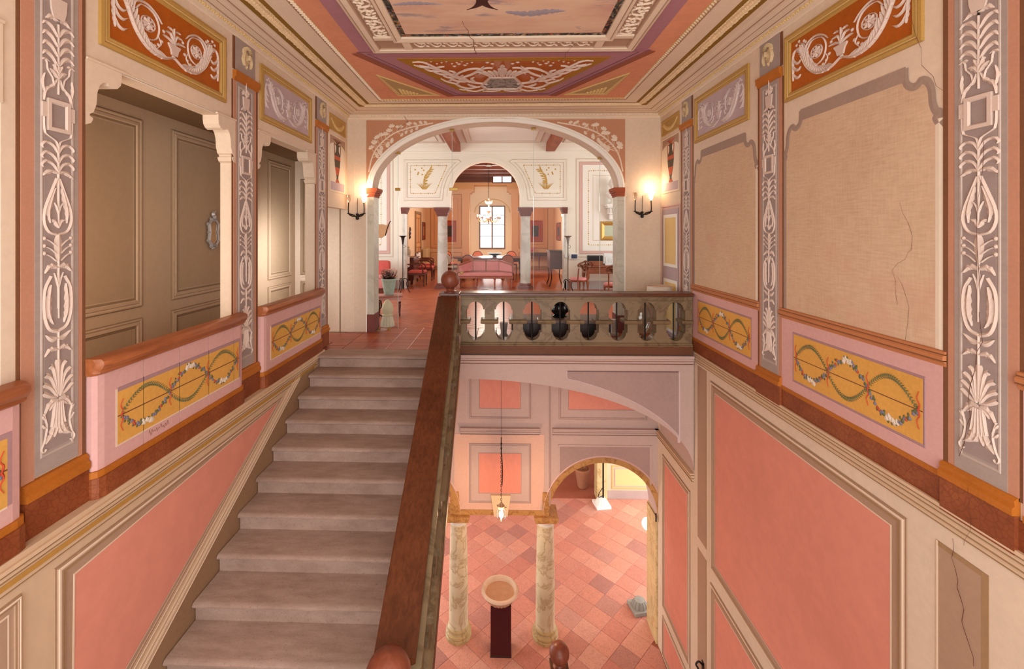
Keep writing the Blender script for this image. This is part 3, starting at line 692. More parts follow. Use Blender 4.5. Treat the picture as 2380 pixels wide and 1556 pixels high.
for sg in (-1, 1):
    t = [(XC + sg * 1.60, 5.75), (XC + sg * 1.50, 6.60), (XC + sg * 0.95, 6.60)]
    o = MB().prism(CE, t, 0, 0.010).obj('triangle_panel', plaster('B5986A', 0.1, 4, name='olive_triangle'), ceil)
    MB().frame(CE, t, [(-0.03, 0.006), (-0.03, 0.016), (0.0, 0.012), (0.02, 0.018), (0.03, 0.010)]).obj('triangle_frame', m_goldl, o)
    f = MB()
    for k in range(6):
        for j in range(6 - k): f.disc(CE, XC + sg * (1.44 - 0.042 * k - 0.0 * j), 6.52 - 0.042 * j, 0.024, 0.028, 6, d0=0.01)
    f.obj('fruit_cluster', m_goldl, o)
    MB().prism(CE, [(XC + sg * 1.60, 5.02), (XC + sg * 1.70, 5.06), (XC + sg * 0.80, 6.68), (XC + sg * 0.70, 6.66)], 0, 0.0125).obj('painted_shadow_line', plaster('9A5A44', 0.1, 3, name='rust_line'), ceil)
# relief scrolls in the square border, swallow tail in the sky
g = MB()
for x in [XC - 0.86 + 0.172 * k for k in range(11)]:
    g.stroke(CE, [(x - 0.086, 4.77), (x - 0.05, 4.845), (x, 4.855), (x + 0.035, 4.81), (x + 0.02, 4.775), (x - 0.01, 4.785), (x - 0.005, 4.81)], 0.016, 0.024, 'even', 16, d0=0.013)
    for a_, b_ in ((-0.03, 4.77), (0.05, 4.845), (0.07, 4.775)): g.stroke(CE, [(x + a_ - 0.015, b_ - 0.008), (x + a_ + 0.022, b_ + 0.012)], 0.022, 0.024, 'leaf', 3, d0=0.013)
for sg in (-1, 1):
    for k in range(14):
        y = 4.50 - 0.2 * k; x = XC + sg * 1.235
        m_ = 1 if k % 2 else -1
        g.stroke(CE, [(x - m_ * 0.06, y + 0.10), (x + m_ * 0.05, y + 0.07), (x + m_ * 0.065, y), (x + m_ * 0.01, y - 0.05), (x - m_ * 0.035, y - 0.01), (x - m_ * 0.005, y + 0.03), (x + m_ * 0.025, y + 0.01)], 0.020, 0.028, 'even', 22, d0=0.013)
        g.disc(CE, x + m_ * 0.008, y - 0.002, 0.017, 0.03, 7, d0=0.013)
        for a_, b_, c_, e_ in ((0.06, 0.06, 0.075, 0.10), (-0.02, 0.085, -0.06, 0.05), (0.06, -0.03, 0.07, -0.075), (-0.03, -0.03, -0.07, -0.05), (-0.04, 0.02, -0.075, 0.0), (0.0, -0.055, 0.01, -0.095)): g.stroke(CE, [(x + m_ * a_ * 0.8, y + b_ * 0.8), (x + m_ * (a_ + c_) * 0.5, y + (b_ + e_) * 0.52), (x + m_ * c_, y + e_)], 0.026, 0.026, 'leaf', 4, d0=0.013)
g.obj('relief_scrolls', m_cream, ceil)
for sg in (-1, 1):
    for x0, y0, x1, y1 in ((sg * 1.14 + XC, 4.60, sg * 1.33 + XC, 4.66), (sg * 0.98 + XC, 4.71, sg * 1.06 + XC, 4.90)):
        MB().rect(CE, min(x0, x1), y0, max(x0, x1), y1, 0, 0.034).obj('moulding_strip', m_cream, ceil)
b = MB()
b.stroke(CE, [(-0.15, 3.90), (-0.18, 3.98), (-0.23, 4.04), (-0.30, 4.085)], 0.11, 0.009, 'taper', 8, d0=0.006)
b.stroke(CE, [(-0.16, 3.90), (-0.13, 3.99), (-0.08, 4.05), (-0.02, 4.09)], 0.10, 0.009, 'taper', 8, d0=0.006)
b.stroke(CE, [(-0.155, 3.96), (-0.15, 3.8), (-0.14, 3.5), (-0.12, 3.3)], 0.2, 0.009, 'leaf', 8, d0=0.006)
b.stroke(CE, [(-0.15, 3.7), (-0.5, 3.6), (-0.8, 3.75)], 0.16, 0.009, 'taper', 8, d0=0.006); b.stroke(CE, [(-0.15, 3.7), (0.2, 3.6), (0.5, 3.75)], 0.16, 0.009, 'taper', 8, d0=0.006)
b.obj('painted_swallow', plaster('4A2A24', 0.2, 14, name='swallow_brown'), ceil)
cl = MB()
for pts, w in (([(0.05, 4.13), (0.25, 4.17), (0.45, 4.13), (0.60, 4.12)], 0.12), ([(-0.95, 3.98), (-0.75, 3.96), (-0.5, 3.98)], 0.07)): cl.stroke(CE, pts, w, 0.0085, 'leaf', 24, 9, d0=0.006)
cl.obj('painted_cloud', plaster('A39AA4', 0.12, 7, name='cloud_grey'), ceil)

# cracks in plaster
def crack(P, pts, parent, w=0.006, d=0.004, seed=1):
    r = random.Random(seed); q = [pts[0]]
    for p0, p1 in zip(pts, pts[1:]):
        for k in range(1, 5):
            t = k / 4; q.append((p0[0] + (p1[0] - p0[0]) * t + r.uniform(-1, 1) * 0.018, p0[1] + (p1[1] - p0[1]) * t + r.uniform(-1, 1) * 0.018))
    mb = MB(); n = len(q)
    for k in range(n - 1):
        a, b = Vector(q[k]), Vector(q[k + 1]); tg = (b - a).normalized(); nm = Vector((-tg.y, tg.x)) * w * (0.35 + 0.5 * r.random()) * 0.3
        mb.f([mb.v(P(*(a + nm), d)), mb.v(P(*(b + nm), d)), mb.v(P(*(b - nm), d)), mb.v(P(*(a - nm), d))])
    mb.obj('plaster_crack', plaster('6A4034', 0.1, 5, name='crack'), parent)
crack(CE, [(-0.35, 4.2), (-0.30, 4.5), (-0.28, 4.75), (-0.27, 5.0)], ceil, 0.014, 0.05, 3)
crack(CE, [(0.78, 4.75), (0.72, 5.1), (0.55, 5.6), (0.5, 5.9)], ceil, 0.010, 0.05, 4)
crack(CE, [(-1.7, 6.3), (-1.4, 6.55), (-1.2, 6.85)], ceil, 0.010, 0.02, 5)
crack(RW, [(3.0, 3.2), (2.92, 2.75), (2.78, 2.55)], wall_r, 0.006, 0.03, 6)
crack(RW, [(2.55, 2.2), (2.60, 1.6), (2.57, 1.1), (2.62, 0.75), (2.68, 0.4)], wall_r, 0.008, 0.03, 7)
crack(RW, [(3.12, 1.4), (3.02, 1.15), (3.08, 0.95), (2.95, 0.8)], wall_r, 0.005, 0.008, 8)
crack(RW, [(3.1, 1.9), (3.0, 1.6), (3.15, 1.45), (3.12, 1.2)], wall_r, 0.005, 0.008, 9)
crack(RW, [(2.62, 0.25), (2.6, 0.1), (2.63, -0.1)], wall_r, 0.005, 0.045, 10)
crack(RW, [(2.74, -0.12), (2.72, -0.35), (2.68, -0.55), (2.62, -0.75)], wall_r, 0.010, 0.012, 11)
crack(BW, [(-1.62, 3.66), (-1.55, 3.58), (-1.6, 3.5), (-1.75, 3.42)], None or ceil, 0.012, 0.07, 12)

# ------------------------------------------------------------------ painted ornaments, drawn flat in the XY plane and laid on the walls
def pilaster_ornament(thk=0.010):
    m = MB(); S = m.stroke
    def two(pts, w, lob=0, n=10, pr='leaf', d=thk):
        for sg in (-1, 1): S(XY, [(sg * a, b) for a, b in pts], w, d, pr, n, lob)
    S(XY, [(0, 2.60), (0, 1.95)], 0.010, thk, 'even', 4); S(XY, [(0, 2.94), (0, 2.55)], 0.010, thk, 'even', 4)
    # urn with flowers
    m.prism(XY, [(-0.035, 2.60), (0.035, 2.60), (0.05, 2.66), (0.055, 2.74), (-0.055, 2.74), (-0.05, 2.66)], 0, thk)
    for k in range(12): m.disc(XY, random.uniform(-0.06, 0.06), random.uniform(2.745, 2.83), 0.024, thk + 0.004, 8, lob=0.3)
    two([(0.0, 2.59), (0.05, 2.60), (0.085, 2.56)], 0.04, 3)
    for z in (2.50, 2.43, 2.36, 2.29): two([(0.005, z - 0.06), (0.04, z + 0.0), (0.08, z + 0.018), (0.105, z - 0.012)], 0.034)
    # thistle
    two([(0.0, 2.10), (0.03, 2.16), (0.06, 2.18)], 0.05, 3); two([(0.0, 2.15), (0.02, 2.21), (0.025, 2.24)], 0.04, 2)
    two([(0.03, 2.02), (0.04, 2.10), (0.07, 2.16), (0.075, 2.22), (0.085, 2.25)], 0.008, 0, 8, 'even'); two([(0.06, 2.24), (0.085, 2.255), (0.11, 2.235)], 0.03, 2)
    two([(0.095, 1.88), (0.075, 1.97), (0.03, 2.03), (0.01, 2.1)], 0.035, 4, 14); two([(0.09, 1.94), (0.10, 2.03), (0.09, 2.12)], 0.03, 3)
    # framed plaque
    m.frame(XY, [(-0.075, 1.70), (0.075, 1.70), (0.075, 1.90), (-0.075, 1.90)], [(0, 0), (0, thk + 0.004), (0.022, thk + 0.004), (0.03, 0.003)])
    for sg in (-1, 1): m.prism(XY, rct(sg * 0.09 - 0.018, 1.78, sg * 0.09 + 0.018, 1.87), 0, thk)
    two([(0.095, 1.79), (0.085, 1.68), (0.02, 1.56), (0.0, 1.46)], 0.014, 0, 12, 'even')
    S(XY, [(0, 1.50), (0, 1.20)], 0.014, thk, 'even', 4)
    for z in (1.50, 1.41, 1.33): two([(0.0, z - 0.08), (0.03, z - 0.01), (0.075, z + 0.015), (0.105, z - 0.02), (0.10, z - 0.045)], 0.03)
    two([(0.0, 1.24), (0.04, 1.26), (0.08, 1.235), (0.10, 1.21)], 0.045, 3)
    # drop pod
    two([(0.008, 1.20), (0.045, 1.08), (0.085, 0.94), (0.09, 0.84), (0.06, 0.76), (0.0, 0.735)], 0.022, 0, 16, 'even')
    two([(0.02, 1.12), (0.045, 1.02), (0.062, 0.92), (0.055, 0.83)], 0.045, 5, 16); two([(0.0, 0.79), (0.02, 0.84), (0.045, 0.86)], 0.04, 2)
    S(XY, [(0, 1.20), (0, 0.98), (0, 0.80)], 0.022, thk, 'taper', 6); two([(0.0, 0.90), (0.012, 0.96), (0.03, 1.0)], 0.012)
    # bud with three stems
    S(XY, [(0, 0.74), (0, 0.66), (0, 0.55)], 0.058, thk, 'leaf', 10)
    for z in (0.69, 0.645, 0.60): two([(0.015, z - 0.03), (0.05, z), (0.08, z + 0.015)], 0.007, 0, 6, 'even'); [m.disc(XY, sg * 0.088, z + 0.02, 0.014, thk, 7) for sg in (-1, 1)]
    two([(0.0, 0.53), (0.05, 0.54), (0.09, 0.50)], 0.042, 4)
    S(XY, [(0, 0.55), (0, 0.28)], 0.010, thk, 'even', 4)
    # oval pod
    two([(0.045, 0.48), (0.085, 0.40), (0.09, 0.27), (0.06, 0.17), (0.0, 0.14)], 0.024, 0, 16, 'even')
    two([(0.05, 0.43), (0.062, 0.33), (0.058, 0.25), (0.035, 0.19)], 0.05, 5, 16); S(XY, [(0, 0.50), (0, 0.35), (0, 0.22)], 0.018, thk, 'taper', 6); two([(0.0, 0.40), (0.012, 0.45), (0.03, 0.50)], 0.012)
    two([(0.0, 0.10), (0.04, 0.10), (0.085, 0.135)], 0.034, 0); S(XY, [(0, 0.15), (0, -0.05)], 0.010, thk, 'even', 4)
    two([(0.0, 0.03), (0.05, 0.04), (0.09, 0.005)], 0.036, 4)
    # palmette fan
    S(XY, [(0, -0.24), (0, -0.10), (0, -0.03)], 0.05, thk, 'club', 8)
    for k, (x, z) in enumerate(((0.055, -0.055), (0.085, -0.10), (0.098, -0.15), (0.10, -0.20))): two([(0.008, -0.25 + 0.0 * k), (x * 0.5, z - 0.035), (x, z)], 0.036, 0, 7, 'club')
    two([(0.0, -0.27), (0.05, -0.275), (0.095, -0.335)], 0.045, 4)
    # foot with acanthus and tendrils
    for k in (-2, -1, 0, 1, 2): S(XY, [(0.012 * k, -0.28), (0.017 * k, -0.36), (0.022 * k, -0.44 + 0.012 * abs(k))], 0.018, thk + 0.002, 'even', 6)
    two([(0.0, -0.275), (0.03, -0.285), (0.06, -0.315)], 0.03, 2)
    two([(0.02, -0.38), (0.045, -0.46), (0.085, -0.50)], 0.05, 4); two([(0.0, -0.40), (0.012, -0.45), (0.03, -0.48)], 0.04, 2)
    two([(0.095, -0.32), (0.075, -0.40), (0.09, -0.48), (0.11, -0.52), (0.095, -0.545), (0.08, -0.53)], 0.010, 0, 12, 'even')
    for z in (-0.35, -0.40): two([(0.08, z - 0.01), (0.095, z + 0.005), (0.105, z + 0.02)], 0.018)
    KM = [(-9, -9), (0.72, 0.70), (1.20, 1.045), (1.52, 1.255), (1.68, 1.30), (1.92, 1.525), (2.25, 1.725), (2.52, 1.95), (2.58, 1.97), (2.84, 2.2), (9, 9)]
    for v in m.bm.verts:
        y = v.co.y
        for (a0, b0), (a1, b1) in zip(KM, KM[1:]):
            if a0 <= y < a1: v.co.y = b0 + (b1 - b0) * (y - a0) / (a1 - a0) if a0 > -9 else y - 0.02 * min(1, max(0, y / 0.72)); break
    return m.mesh('pilaster_ornament', [m_orn])
me_pil = pilaster_ornament()
def mask_mesh():
    m = MB(); m.disc(XY, 0, 0, 0.055, 0.03, 14, 0.075)
    for k in range(12):
        t = PI * (k / 11); m.stroke(XY, [(0.05 * math.cos(t), 0.04 + 0.04 * math.sin(t)), (0.08 * math.cos(t), 0.05 + 0.065 * math.sin(t))], 0.03, 0.03, 'leaf', 4)
    for sg in (-1, 1):
        m.stroke(XY, [(sg * 0.055, 0.04), (sg * 0.075, -0.03), (sg * 0.055, -0.09)], 0.035, 0.026, 'leaf', 8, 3); m.disc(XY, sg * 0.02, 0.012, 0.012, 0.034, 8, 0.007, d0=0.028)
    m.stroke(XY, [(0, 0.03), (0, -0.02)], 0.022, 0.045, 'club', 4, d0=0.02); m.disc(XY, 0, -0.04, 0.018, 0.034, 8, 0.007, d0=0.022); m.disc(XY, 0, -0.085, 0.02, 0.02, 8, 0.03)
    return m.mesh('mask_relief', [plaster('CDB28A', 0.12, 20, name='gilt_mask')])
me_mask = mask_mesh()
for P, pl, Q, fa in ((LW, pil_l, PIL_L, 1), (RW, pil_r, PIL_R, -1)):
    for (sh, bl), q in zip(pl, Q):
        yc = (q[1] + q[2]) / 2; w = (q[2] - q[1]) / 0.29
        link('painted_ornament', me_pil, sh, on(P, yc, 0.985, 0.0135, w, 0.985, fa))
        link('gilt_mask', me_mask, bl, on(P, yc + 0.01, 3.47, 0.014, 1, 1.0, fa))
def scroll_ornament():
    m = MB(); S = m.stroke
    m.prism(XY, [(-0.028, 0.02), (0.028, 0.02), (0.04, 0.07), (0.06, 0.10), (0.062, 0.115), (-0.062, 0.115), (-0.06, 0.10), (-0.04, 0.07)], 0, 0.014)
    m.disc(XY, 0, 0.005, 0.022, 0.014, 8)
    S(XY, [(0, 0.11), (0, 0.17), (0, 0.23)], 0.010, 0.012, 'even', 4)
    S(XY, [(0, 0.20), (0, 0.24), (0, 0.27)], 0.03, 0.014, 'leaf', 5)
    for sg in (-1, 1):
        def q(p): return [(sg * a, b) for a, b in p]
        for a, b in ((0.06, 0.21), (0.09, 0.16)): S(XY, q([(0.0, 0.115), (a * 0.5, b - 0.01), (a, b), (a + 0.025, b - 0.008)]), 0.026, 0.014)
        S(XY, q([(0.02, 0.24), (0.045, 0.255), (0.065, 0.245)]), 0.02, 0.014)
        S(XY, q([(0.0, 0.0), (0.12, -0.045), (0.25, -0.02), (0.35, 0.08), (0.42, 0.23), (0.46, 0.30), (0.50, 0.31), (0.52, 0.27)]), 0.052, 0.014, 'leaf', 40, 0)
        S(XY, q([(0.0, 0.0), (0.12, -0.05), (0.25, -0.03), (0.355, 0.065), (0.43, 0.22)]), 0.015, 0.018, 'even', 22)
        S(XY, q([(0.38, 0.20), (0.36, 0.30), (0.27, 0.34), (0.18, 0.30), (0.125, 0.24)]), 0.022, 0.014, 'leaf', 14)
        S(XY, q([(0.36, 0.24), (0.30, 0.31), (0.20, 0.29), (0.15, 0.20), (0.17, 0.09), (0.24, 0.05), (0.31, 0.08), (0.335, 0.16)]), 0.012, 0.012, 'even', 24)
        for k in range(8): m.stroke(XY, [(sg * 0.25 + 0.012 * math.cos(k * PI / 4), 0.175 + 0.012 * math.sin(k * PI / 4)), (sg * 0.25 + 0.055 * math.cos(k * PI / 4), 0.175 + 0.055 * math.sin(k * PI / 4))], 0.036, 0.014, 'leaf', 4)
        m.disc(XY, sg * 0.25, 0.175, 0.018, 0.022, 8, d0=0.006); m.hoop(XY, sg * 0.25, 0.175, 0.062, 0.008, 0.010, 18)
        cv = catmull(q([(0.04, -0.02), (0.14, -0.047), (0.25, -0.02), (0.345, 0.075), (0.415, 0.22), (0.46, 0.295)]), 20)
        for k in range(2, 20):
            tg = (cv[k + 1] - cv[k - 1]).normalized(); nn = Vector((-tg.y, tg.x)) * sg; ln = 0.035 + 0.035 * math.sin(PI * k / 20) + 0.012 * (k % 3)
            e_ = cv[k] + nn * ln * 0.8 + tg * ln * 0.9
            m.stroke(XY, [tuple(cv[k] - tg * 0.012), tuple(cv[k] + nn * ln * 0.5 + tg * ln * 0.35), tuple(e_)], 0.026, 0.015, 'leaf', 5)
            if k % 2: m.stroke(XY, [tuple(cv[k]), tuple(cv[k] - nn * 0.022 + tg * 0.02)], 0.018, 0.013, 'leaf', 3)
        S(XY, q([(0.16, 0.12), (0.13, 0.06), (0.17, 0.0), (0.14, -0.02)]), 0.007, 0.010, 'even', 8)
        for a, b in ((0.12, 0.09), (0.15, 0.045), (0.185, 0.02), (0.13, -0.01), (0.10, 0.19), (0.40, 0.36), (0.43, 0.33), (0.46, 0.385), (0.49, 0.36), (0.38, 0.34)): m.disc(XY, sg * a, b, 0.017, 0.012, 7)
        S(XY, q([(0.37, 0.27), (0.40, 0.33), (0.46, 0.37)]), 0.007, 0.010, 'even', 6)
        S(XY, q([(0.52, 0.30), (0.535, 0.20), (0.53, 0.08), (0.525, 0.0)]), 0.035, 0.014, 'leaf', 24, 6)
        for z in (0.18, 0.11, 0.03): S(XY, q([(0.53, z + 0.05), (0.50, z + 0.0), (0.46, z - 0.015), (0.43, z + 0.005)]), 0.030, 0.014)
    return m.mesh('painted_scroll', [m_orn])
me_scroll = scroll_ornament()
me_scroll2 = me_scroll.copy(); me_scroll2.materials.clear(); me_scroll2.materials.append(plaster('D3C0BA', 0.08, 6, name='ornament_lilac'))
for P, ov, ys, fa in ((LW, ov_l, ((2.87, 4.21), (4.83, 6.15), (0.8, 2.2)), 1), (RW, ov_r, ((2.93, 4.32), (4.94, 6.29), (0.95, 2.25)), -1)):
    for k, (o, (y0, y1)) in enumerate(zip(ov, ys)):
        link('painted_scroll', me_scroll2 if k == 1 else me_scroll, o, on(P, (y0 + y1) / 2, 3.085, 0.004, (y1 - y0 - 0.16) / 1.12, 0.87, fa))
def garland():
    m = MB(); r = random.Random(3); n = 3; L = 1.0 / n
    cols = ['666A48', '807C8C', 'B8573E', 'E0D2C0', 'B8452E']
    for k in range(n):
        for up in (1, -1):
            green = (k % 2 == 0) == (up > 0)
            for i in range(26):
                t = (i + 0.5) / 26; x = (k + t) * L; y = up * 0.36 * math.sin(PI * t) ** 0.9
                if green:
                    m.mi = 0
                    for sg in (-1, 1):
                        th = up * 0.9 * math.cos(PI * t) + sg * 0.8; ln = 0.055
                        m.stroke(XY, [(x, y), (x + ln * 0.3 * math.cos(th), y + ln * math.sin(th) * 1.2)], 0.012, 0.004, 'leaf', 2)
                else:
                    m.mi = 3 if abs(t - 0.5) < 0.11 else (2 if i in (5, 6, 20) else (0 if i % 3 == 0 else 1))
                    m.disc(XY, x + r.uniform(-0.006, 0.006), y + r.uniform(-0.035, 0.035), 0.019 if m.mi == 3 else 0.013, 0.006, 7, 0.062 if m.mi == 3 else 0.042, lob=0.25)
                    if i % 2: m.mi = 0; m.disc(XY, x, y + r.choice((-1, 1)) * 0.06, 0.008, 0.004, 5, 0.03)
    m.mi = 4
    for k in range(n + 1):
        x = k * L
        for sg in (-1, 1):
            m.stroke(XY, [(x, 0), (x + 0.008, sg * 0.09), (x - 0.006, sg * 0.18), (x + 0.008, sg * 0.30)], 0.014, 0.006, 'taper', 8)
    return m.mesh('painted_garland', [plaster(c, 0.12, 20, name='garland') for c in cols])
me_gar = garland()
def lay_garland(P, a0, a1, b0, b1, d, parent, fa=1):
    w = a1 - a0; link('painted_garland', me_gar, parent, on(P, a0 + 0.03 if fa > 0 else a1 - 0.03, (b0 + b1) / 2, d, w - 0.06, (b1 - b0) * 0.98, fa))
sb = MB(); rs = random.Random(2)
for k in range(9): sb.stroke(LW, [(3.21 + 0.022 * k, 0.235 + rs.uniform(-0.01, 0.012)), (3.216 + 0.022 * k, 0.25 + rs.uniform(-0.01, 0.02)), (3.226 + 0.022 * k, 0.235 + rs.uniform(-0.012, 0.01))], 0.0035, 0.0675, 'even', 5, d0=0.0665)
sb.obj('pencil_scribble', m_brown, wall_l)
for a0, a1 in GL: lay_garland(LW, a0, a1, 0.29, 0.66, 0.069, wall_l)
for a0, a1 in GR: lay_garland(RW, a0, a1, 0.35, 0.765, 0.0135, wall_r, -1)

# ------------------------------------------------------------------ wall with the great arch (upper floor), y = 7.65
ACX, AA, AB, AZ = -0.085, 2.085, 1.14, 2.43
def arcpts(a, b, n=36, cx=ACX, z=AZ, t0=PI, t1=0.0): return [(cx + a * math.cos(t0 + (t1 - t0) * k / n), z + b * math.sin(t0 + (t1 - t0) * k / n)) for k in range(n + 1)]
mb = MB()
TB = -0.34
mb.rect(BW, -3.62, 0, ACX - AA, ZC, TB, 0); mb.rect(BW, ACX + AA, 0, 2.95, ZC, TB, 0)
ap = arcpts(AA, AB)
for p, q in zip(ap, ap[1:]): mb.prism(BW, [(p[0], p[1]), (q[0], q[1]), (q[0], ZC + 0.6), (p[0], ZC + 0.6)], TB, 0)
wall_b = struct('wall_back', mb, m_wall)
o = MB()
for r0, r1, d0, d1 in ((0.0, 0.05, 0.022, 0.030), (0.05, 0.065, 0.012, 0.012), (0.065, 0.10, 0.028, 0.02)):
    A = arcpts(AA + r0, AB + r0, 48); B = arcpts(AA + r1, AB + r1, 48)
    for i in range(48):
        vs = [o.v(BW(*A[i], d0)), o.v(BW(*A[i + 1], d0)), o.v(BW(*B[i + 1], d1)), o.v(BW(*B[i], d1))]; o.f(vs)
        o.f([o.v(BW(*A[i], 0)), o.v(BW(*A[i + 1], 0)), vs[1], vs[0]]); o.f([o.v(BW(*B[i], 0)), o.v(BW(*B[i + 1], 0)), vs[2], vs[3]])
o.obj('archivolt', m_whitep, wall_b)
m_spand = plaster('C08A6A', 0.09, 3, name='spandrel_rose')
for sg in (-1, 1):
    A = arcpts(AA + 0.10, AB + 0.10, 48); pts = [p for p in A if (p[0] - ACX) * sg > 0.45]
    if sg > 0: pts = pts[::-1]
    xe = ACX + sg * 2.19
    s = MB()
    for p, q in zip(pts, pts[1:]):
        s.prism(BW, [(p[0], p[1]), (q[0], q[1]), (q[0], 3.605), (p[0], 3.605)], 0, 0.006)
    s.prism(BW, rct(min(pts[0][0], xe), AZ + 0.1, max(pts[0][0], xe), 3.605), 0, 0.006)
    so = s.obj('spandrel_panel', m_spand, wall_b)
    b = MB(); X = lambda a, z: (ACX + sg * a, z)
    stem = [X(2.15, 2.72), X(2.09, 2.98), X(1.97, 3.18), X(1.72, 3.38), X(1.40, 3.49), X(1.05, 3.555)]
    b.stroke(BW, stem, 0.025, 0.016, 'even', 20, d0=0.006)
    rr = random.Random(5 + sg)
    cc = catmull(stem, 22)
    for k in range(4, 22):
        p = cc[k]
        for s2 in (-1, 1):
            th = math.atan2(cc[min(22, k + 1)].y - cc[k - 1].y, cc[min(22, k + 1)].x - cc[k - 1].x) + s2 * rr.uniform(0.6, 1.3); ln = rr.uniform(0.05, 0.10) * (1 if s2 * sg < 0 else 1.2)
            if k > 17: ln *= 0.55
            ln *= 1.25 if k < 14 else 1.0; e = (p.x + ln * math.cos(th), p.y + ln * math.sin(th))
            if e[1] > 3.56 or abs(e[0] - ACX) > 2.13 or (abs((e[0] - ACX) / (AA + 0.15)) ** 2 + ((e[1] - AZ) / (AB + 0.15)) ** 2) < 1.0: continue
            b.stroke(BW, [tuple(p), e], 0.010, 0.014, 'even', 2, d0=0.006)
            for j in range(4):
                ph = th + (j - 1.5) * 0.7; q_ = 0.062 if k < 14 else 0.045; b.stroke(BW, [e, (e[0] + q_ * math.cos(ph), e[1] + q_ * math.sin(ph))], q_ * 0.72, 0.018, 'leaf', 3, d0=0.008)
    b.obj('painted_branch', plaster('EAD8C4', 0.06, 8, name='branch_cream'), so)
for sg in (-1, 1):
    x = ACX + sg * AA
    j = MB(); a, b = sorted((x - sg * 0.025, x + sg * 0.085)); j.rect(BW, a, 0.30, b, 2.30, -0.30, 0.012)
    jo = j.obj('jamb_pilaster', marble('C9C4B4', 'A8A494', 2.0, 0.5, 'grey_marble'), wall_b)
    k = MB(); k.rect(BW, min(x - sg * 0.035, x + sg * 0.09), 0.0, max(x - sg * 0.035, x + sg * 0.09), 0.30, -0.31, 0.02); k.obj('jamb_base', plaster('7E4A44', 0.12, 5, name='oxblood'), jo)
    k = MB()
    for z0, z1, e in ((2.30, 2.335, 0.035), (2.335, 2.37, 0.05), (2.37, 2.40, 0.075), (2.40, 2.45, 0.09)):
        a, b = sorted((x - sg * e, x + sg * 0.095)); k.rect(BW, a, z0, b, z1, -0.32, e * 0.5)
    k.obj('impost', plaster('A8583C', 0.16, 7, name='impost_terracotta'), jo)
    a, b = sorted((x + sg * 0.085, x + sg * 0.11)); MB().rect(BW, a, 0, b, 2.30, 0, 0.014).obj('jamb_line', m_whitep, jo)
# frameless glass screen in the arch
m_glass = clear('clear_glass', (0.98, 0.99, 0.98), 0.006)
m_edge = flat('C7D6CC', 0.2, name='glass_edge'); m_brass = flat('A8874A', 0.35, 0.8, name='brass')
gl = thing('glass_screen', 'frameless clear glass screen with brass clips filling the great arch', 'glass screen')
seams = [-2.165, -1.77, -0.83, 0.58, 1.72, 1.995]
def archz(x): return AZ + AB * math.sqrt(max(0, 1 - ((x - ACX) / AA) ** 2))
for x0, x1 in zip(seams, seams[1:]):
    if abs(x0 + 1.77) < 0.01: continue
    n = 10; xs = [x0 + 0.004 + (x1 - x0 - 0.008) * k / n for k in range(n + 1)]
    pts = [(x, max(0.012, min(archz(x), 3.55) - 0.012)) for x in xs]
    MB().prism(FR(7.82), [(xs[-1], 0.012), (xs[0], 0.012)] + pts, -0.005, 0.005).obj('glass_pane', m_glass, gl)
MB().prism(FR(7.82), [(-0.835, 2.46), (-1.766, 2.46)] + [(-1.766 + 0.931 * k / 8, archz(-1.766 + 0.931 * k / 8) - 0.012) for k in range(9)], -0.005, 0.005).obj('glass_pane', m_glass, gl)
for x in seams[1:-1]:
    MB().rect(FR(7.82), x - 0.003, 0.02, x + 0.003, archz(x) - 0.02, -0.006, 0.006).obj('glass_edge', m_edge, gl)
    MB().box(x - 0.04, 7.80, archz(x) - 0.045, x + 0.04, 7.84, archz(x) - 0.005, 0.004).obj('brass_clip', m_brass, gl)
for x in (-0.83, -1.77): MB().box(x - 0.05, 7.80, 2.42, x + 0.10 if x > -1 else x + 0.04, 7.84, 2.47, 0.004).obj('brass_clip', m_brass, gl)
for x, z in ((-2.10, 0.0), (-1.93, 0.0)): MB().box(x - 0.02, 7.80, 0.0, x + 0.02, 7.84, 0.03, 0.003).obj('brass_clip', m_brass, gl)
gd = MB(); gd.prism(PL((-0.83, 7.84, 0), (math.cos(1.45), math.sin(1.45), 0), (0, 0, 1), (math.sin(1.45), -math.cos(1.45), 0)), rct(0.005, 0.012, 0.93, 2.44), -0.005, 0.005)
do = gd.obj('glass_door', m_glass, gl); MB().box(-0.77, 8.62, 0.90, -0.70, 8.66, 0.94, 0.008).obj('door_knob', m_brass, do)

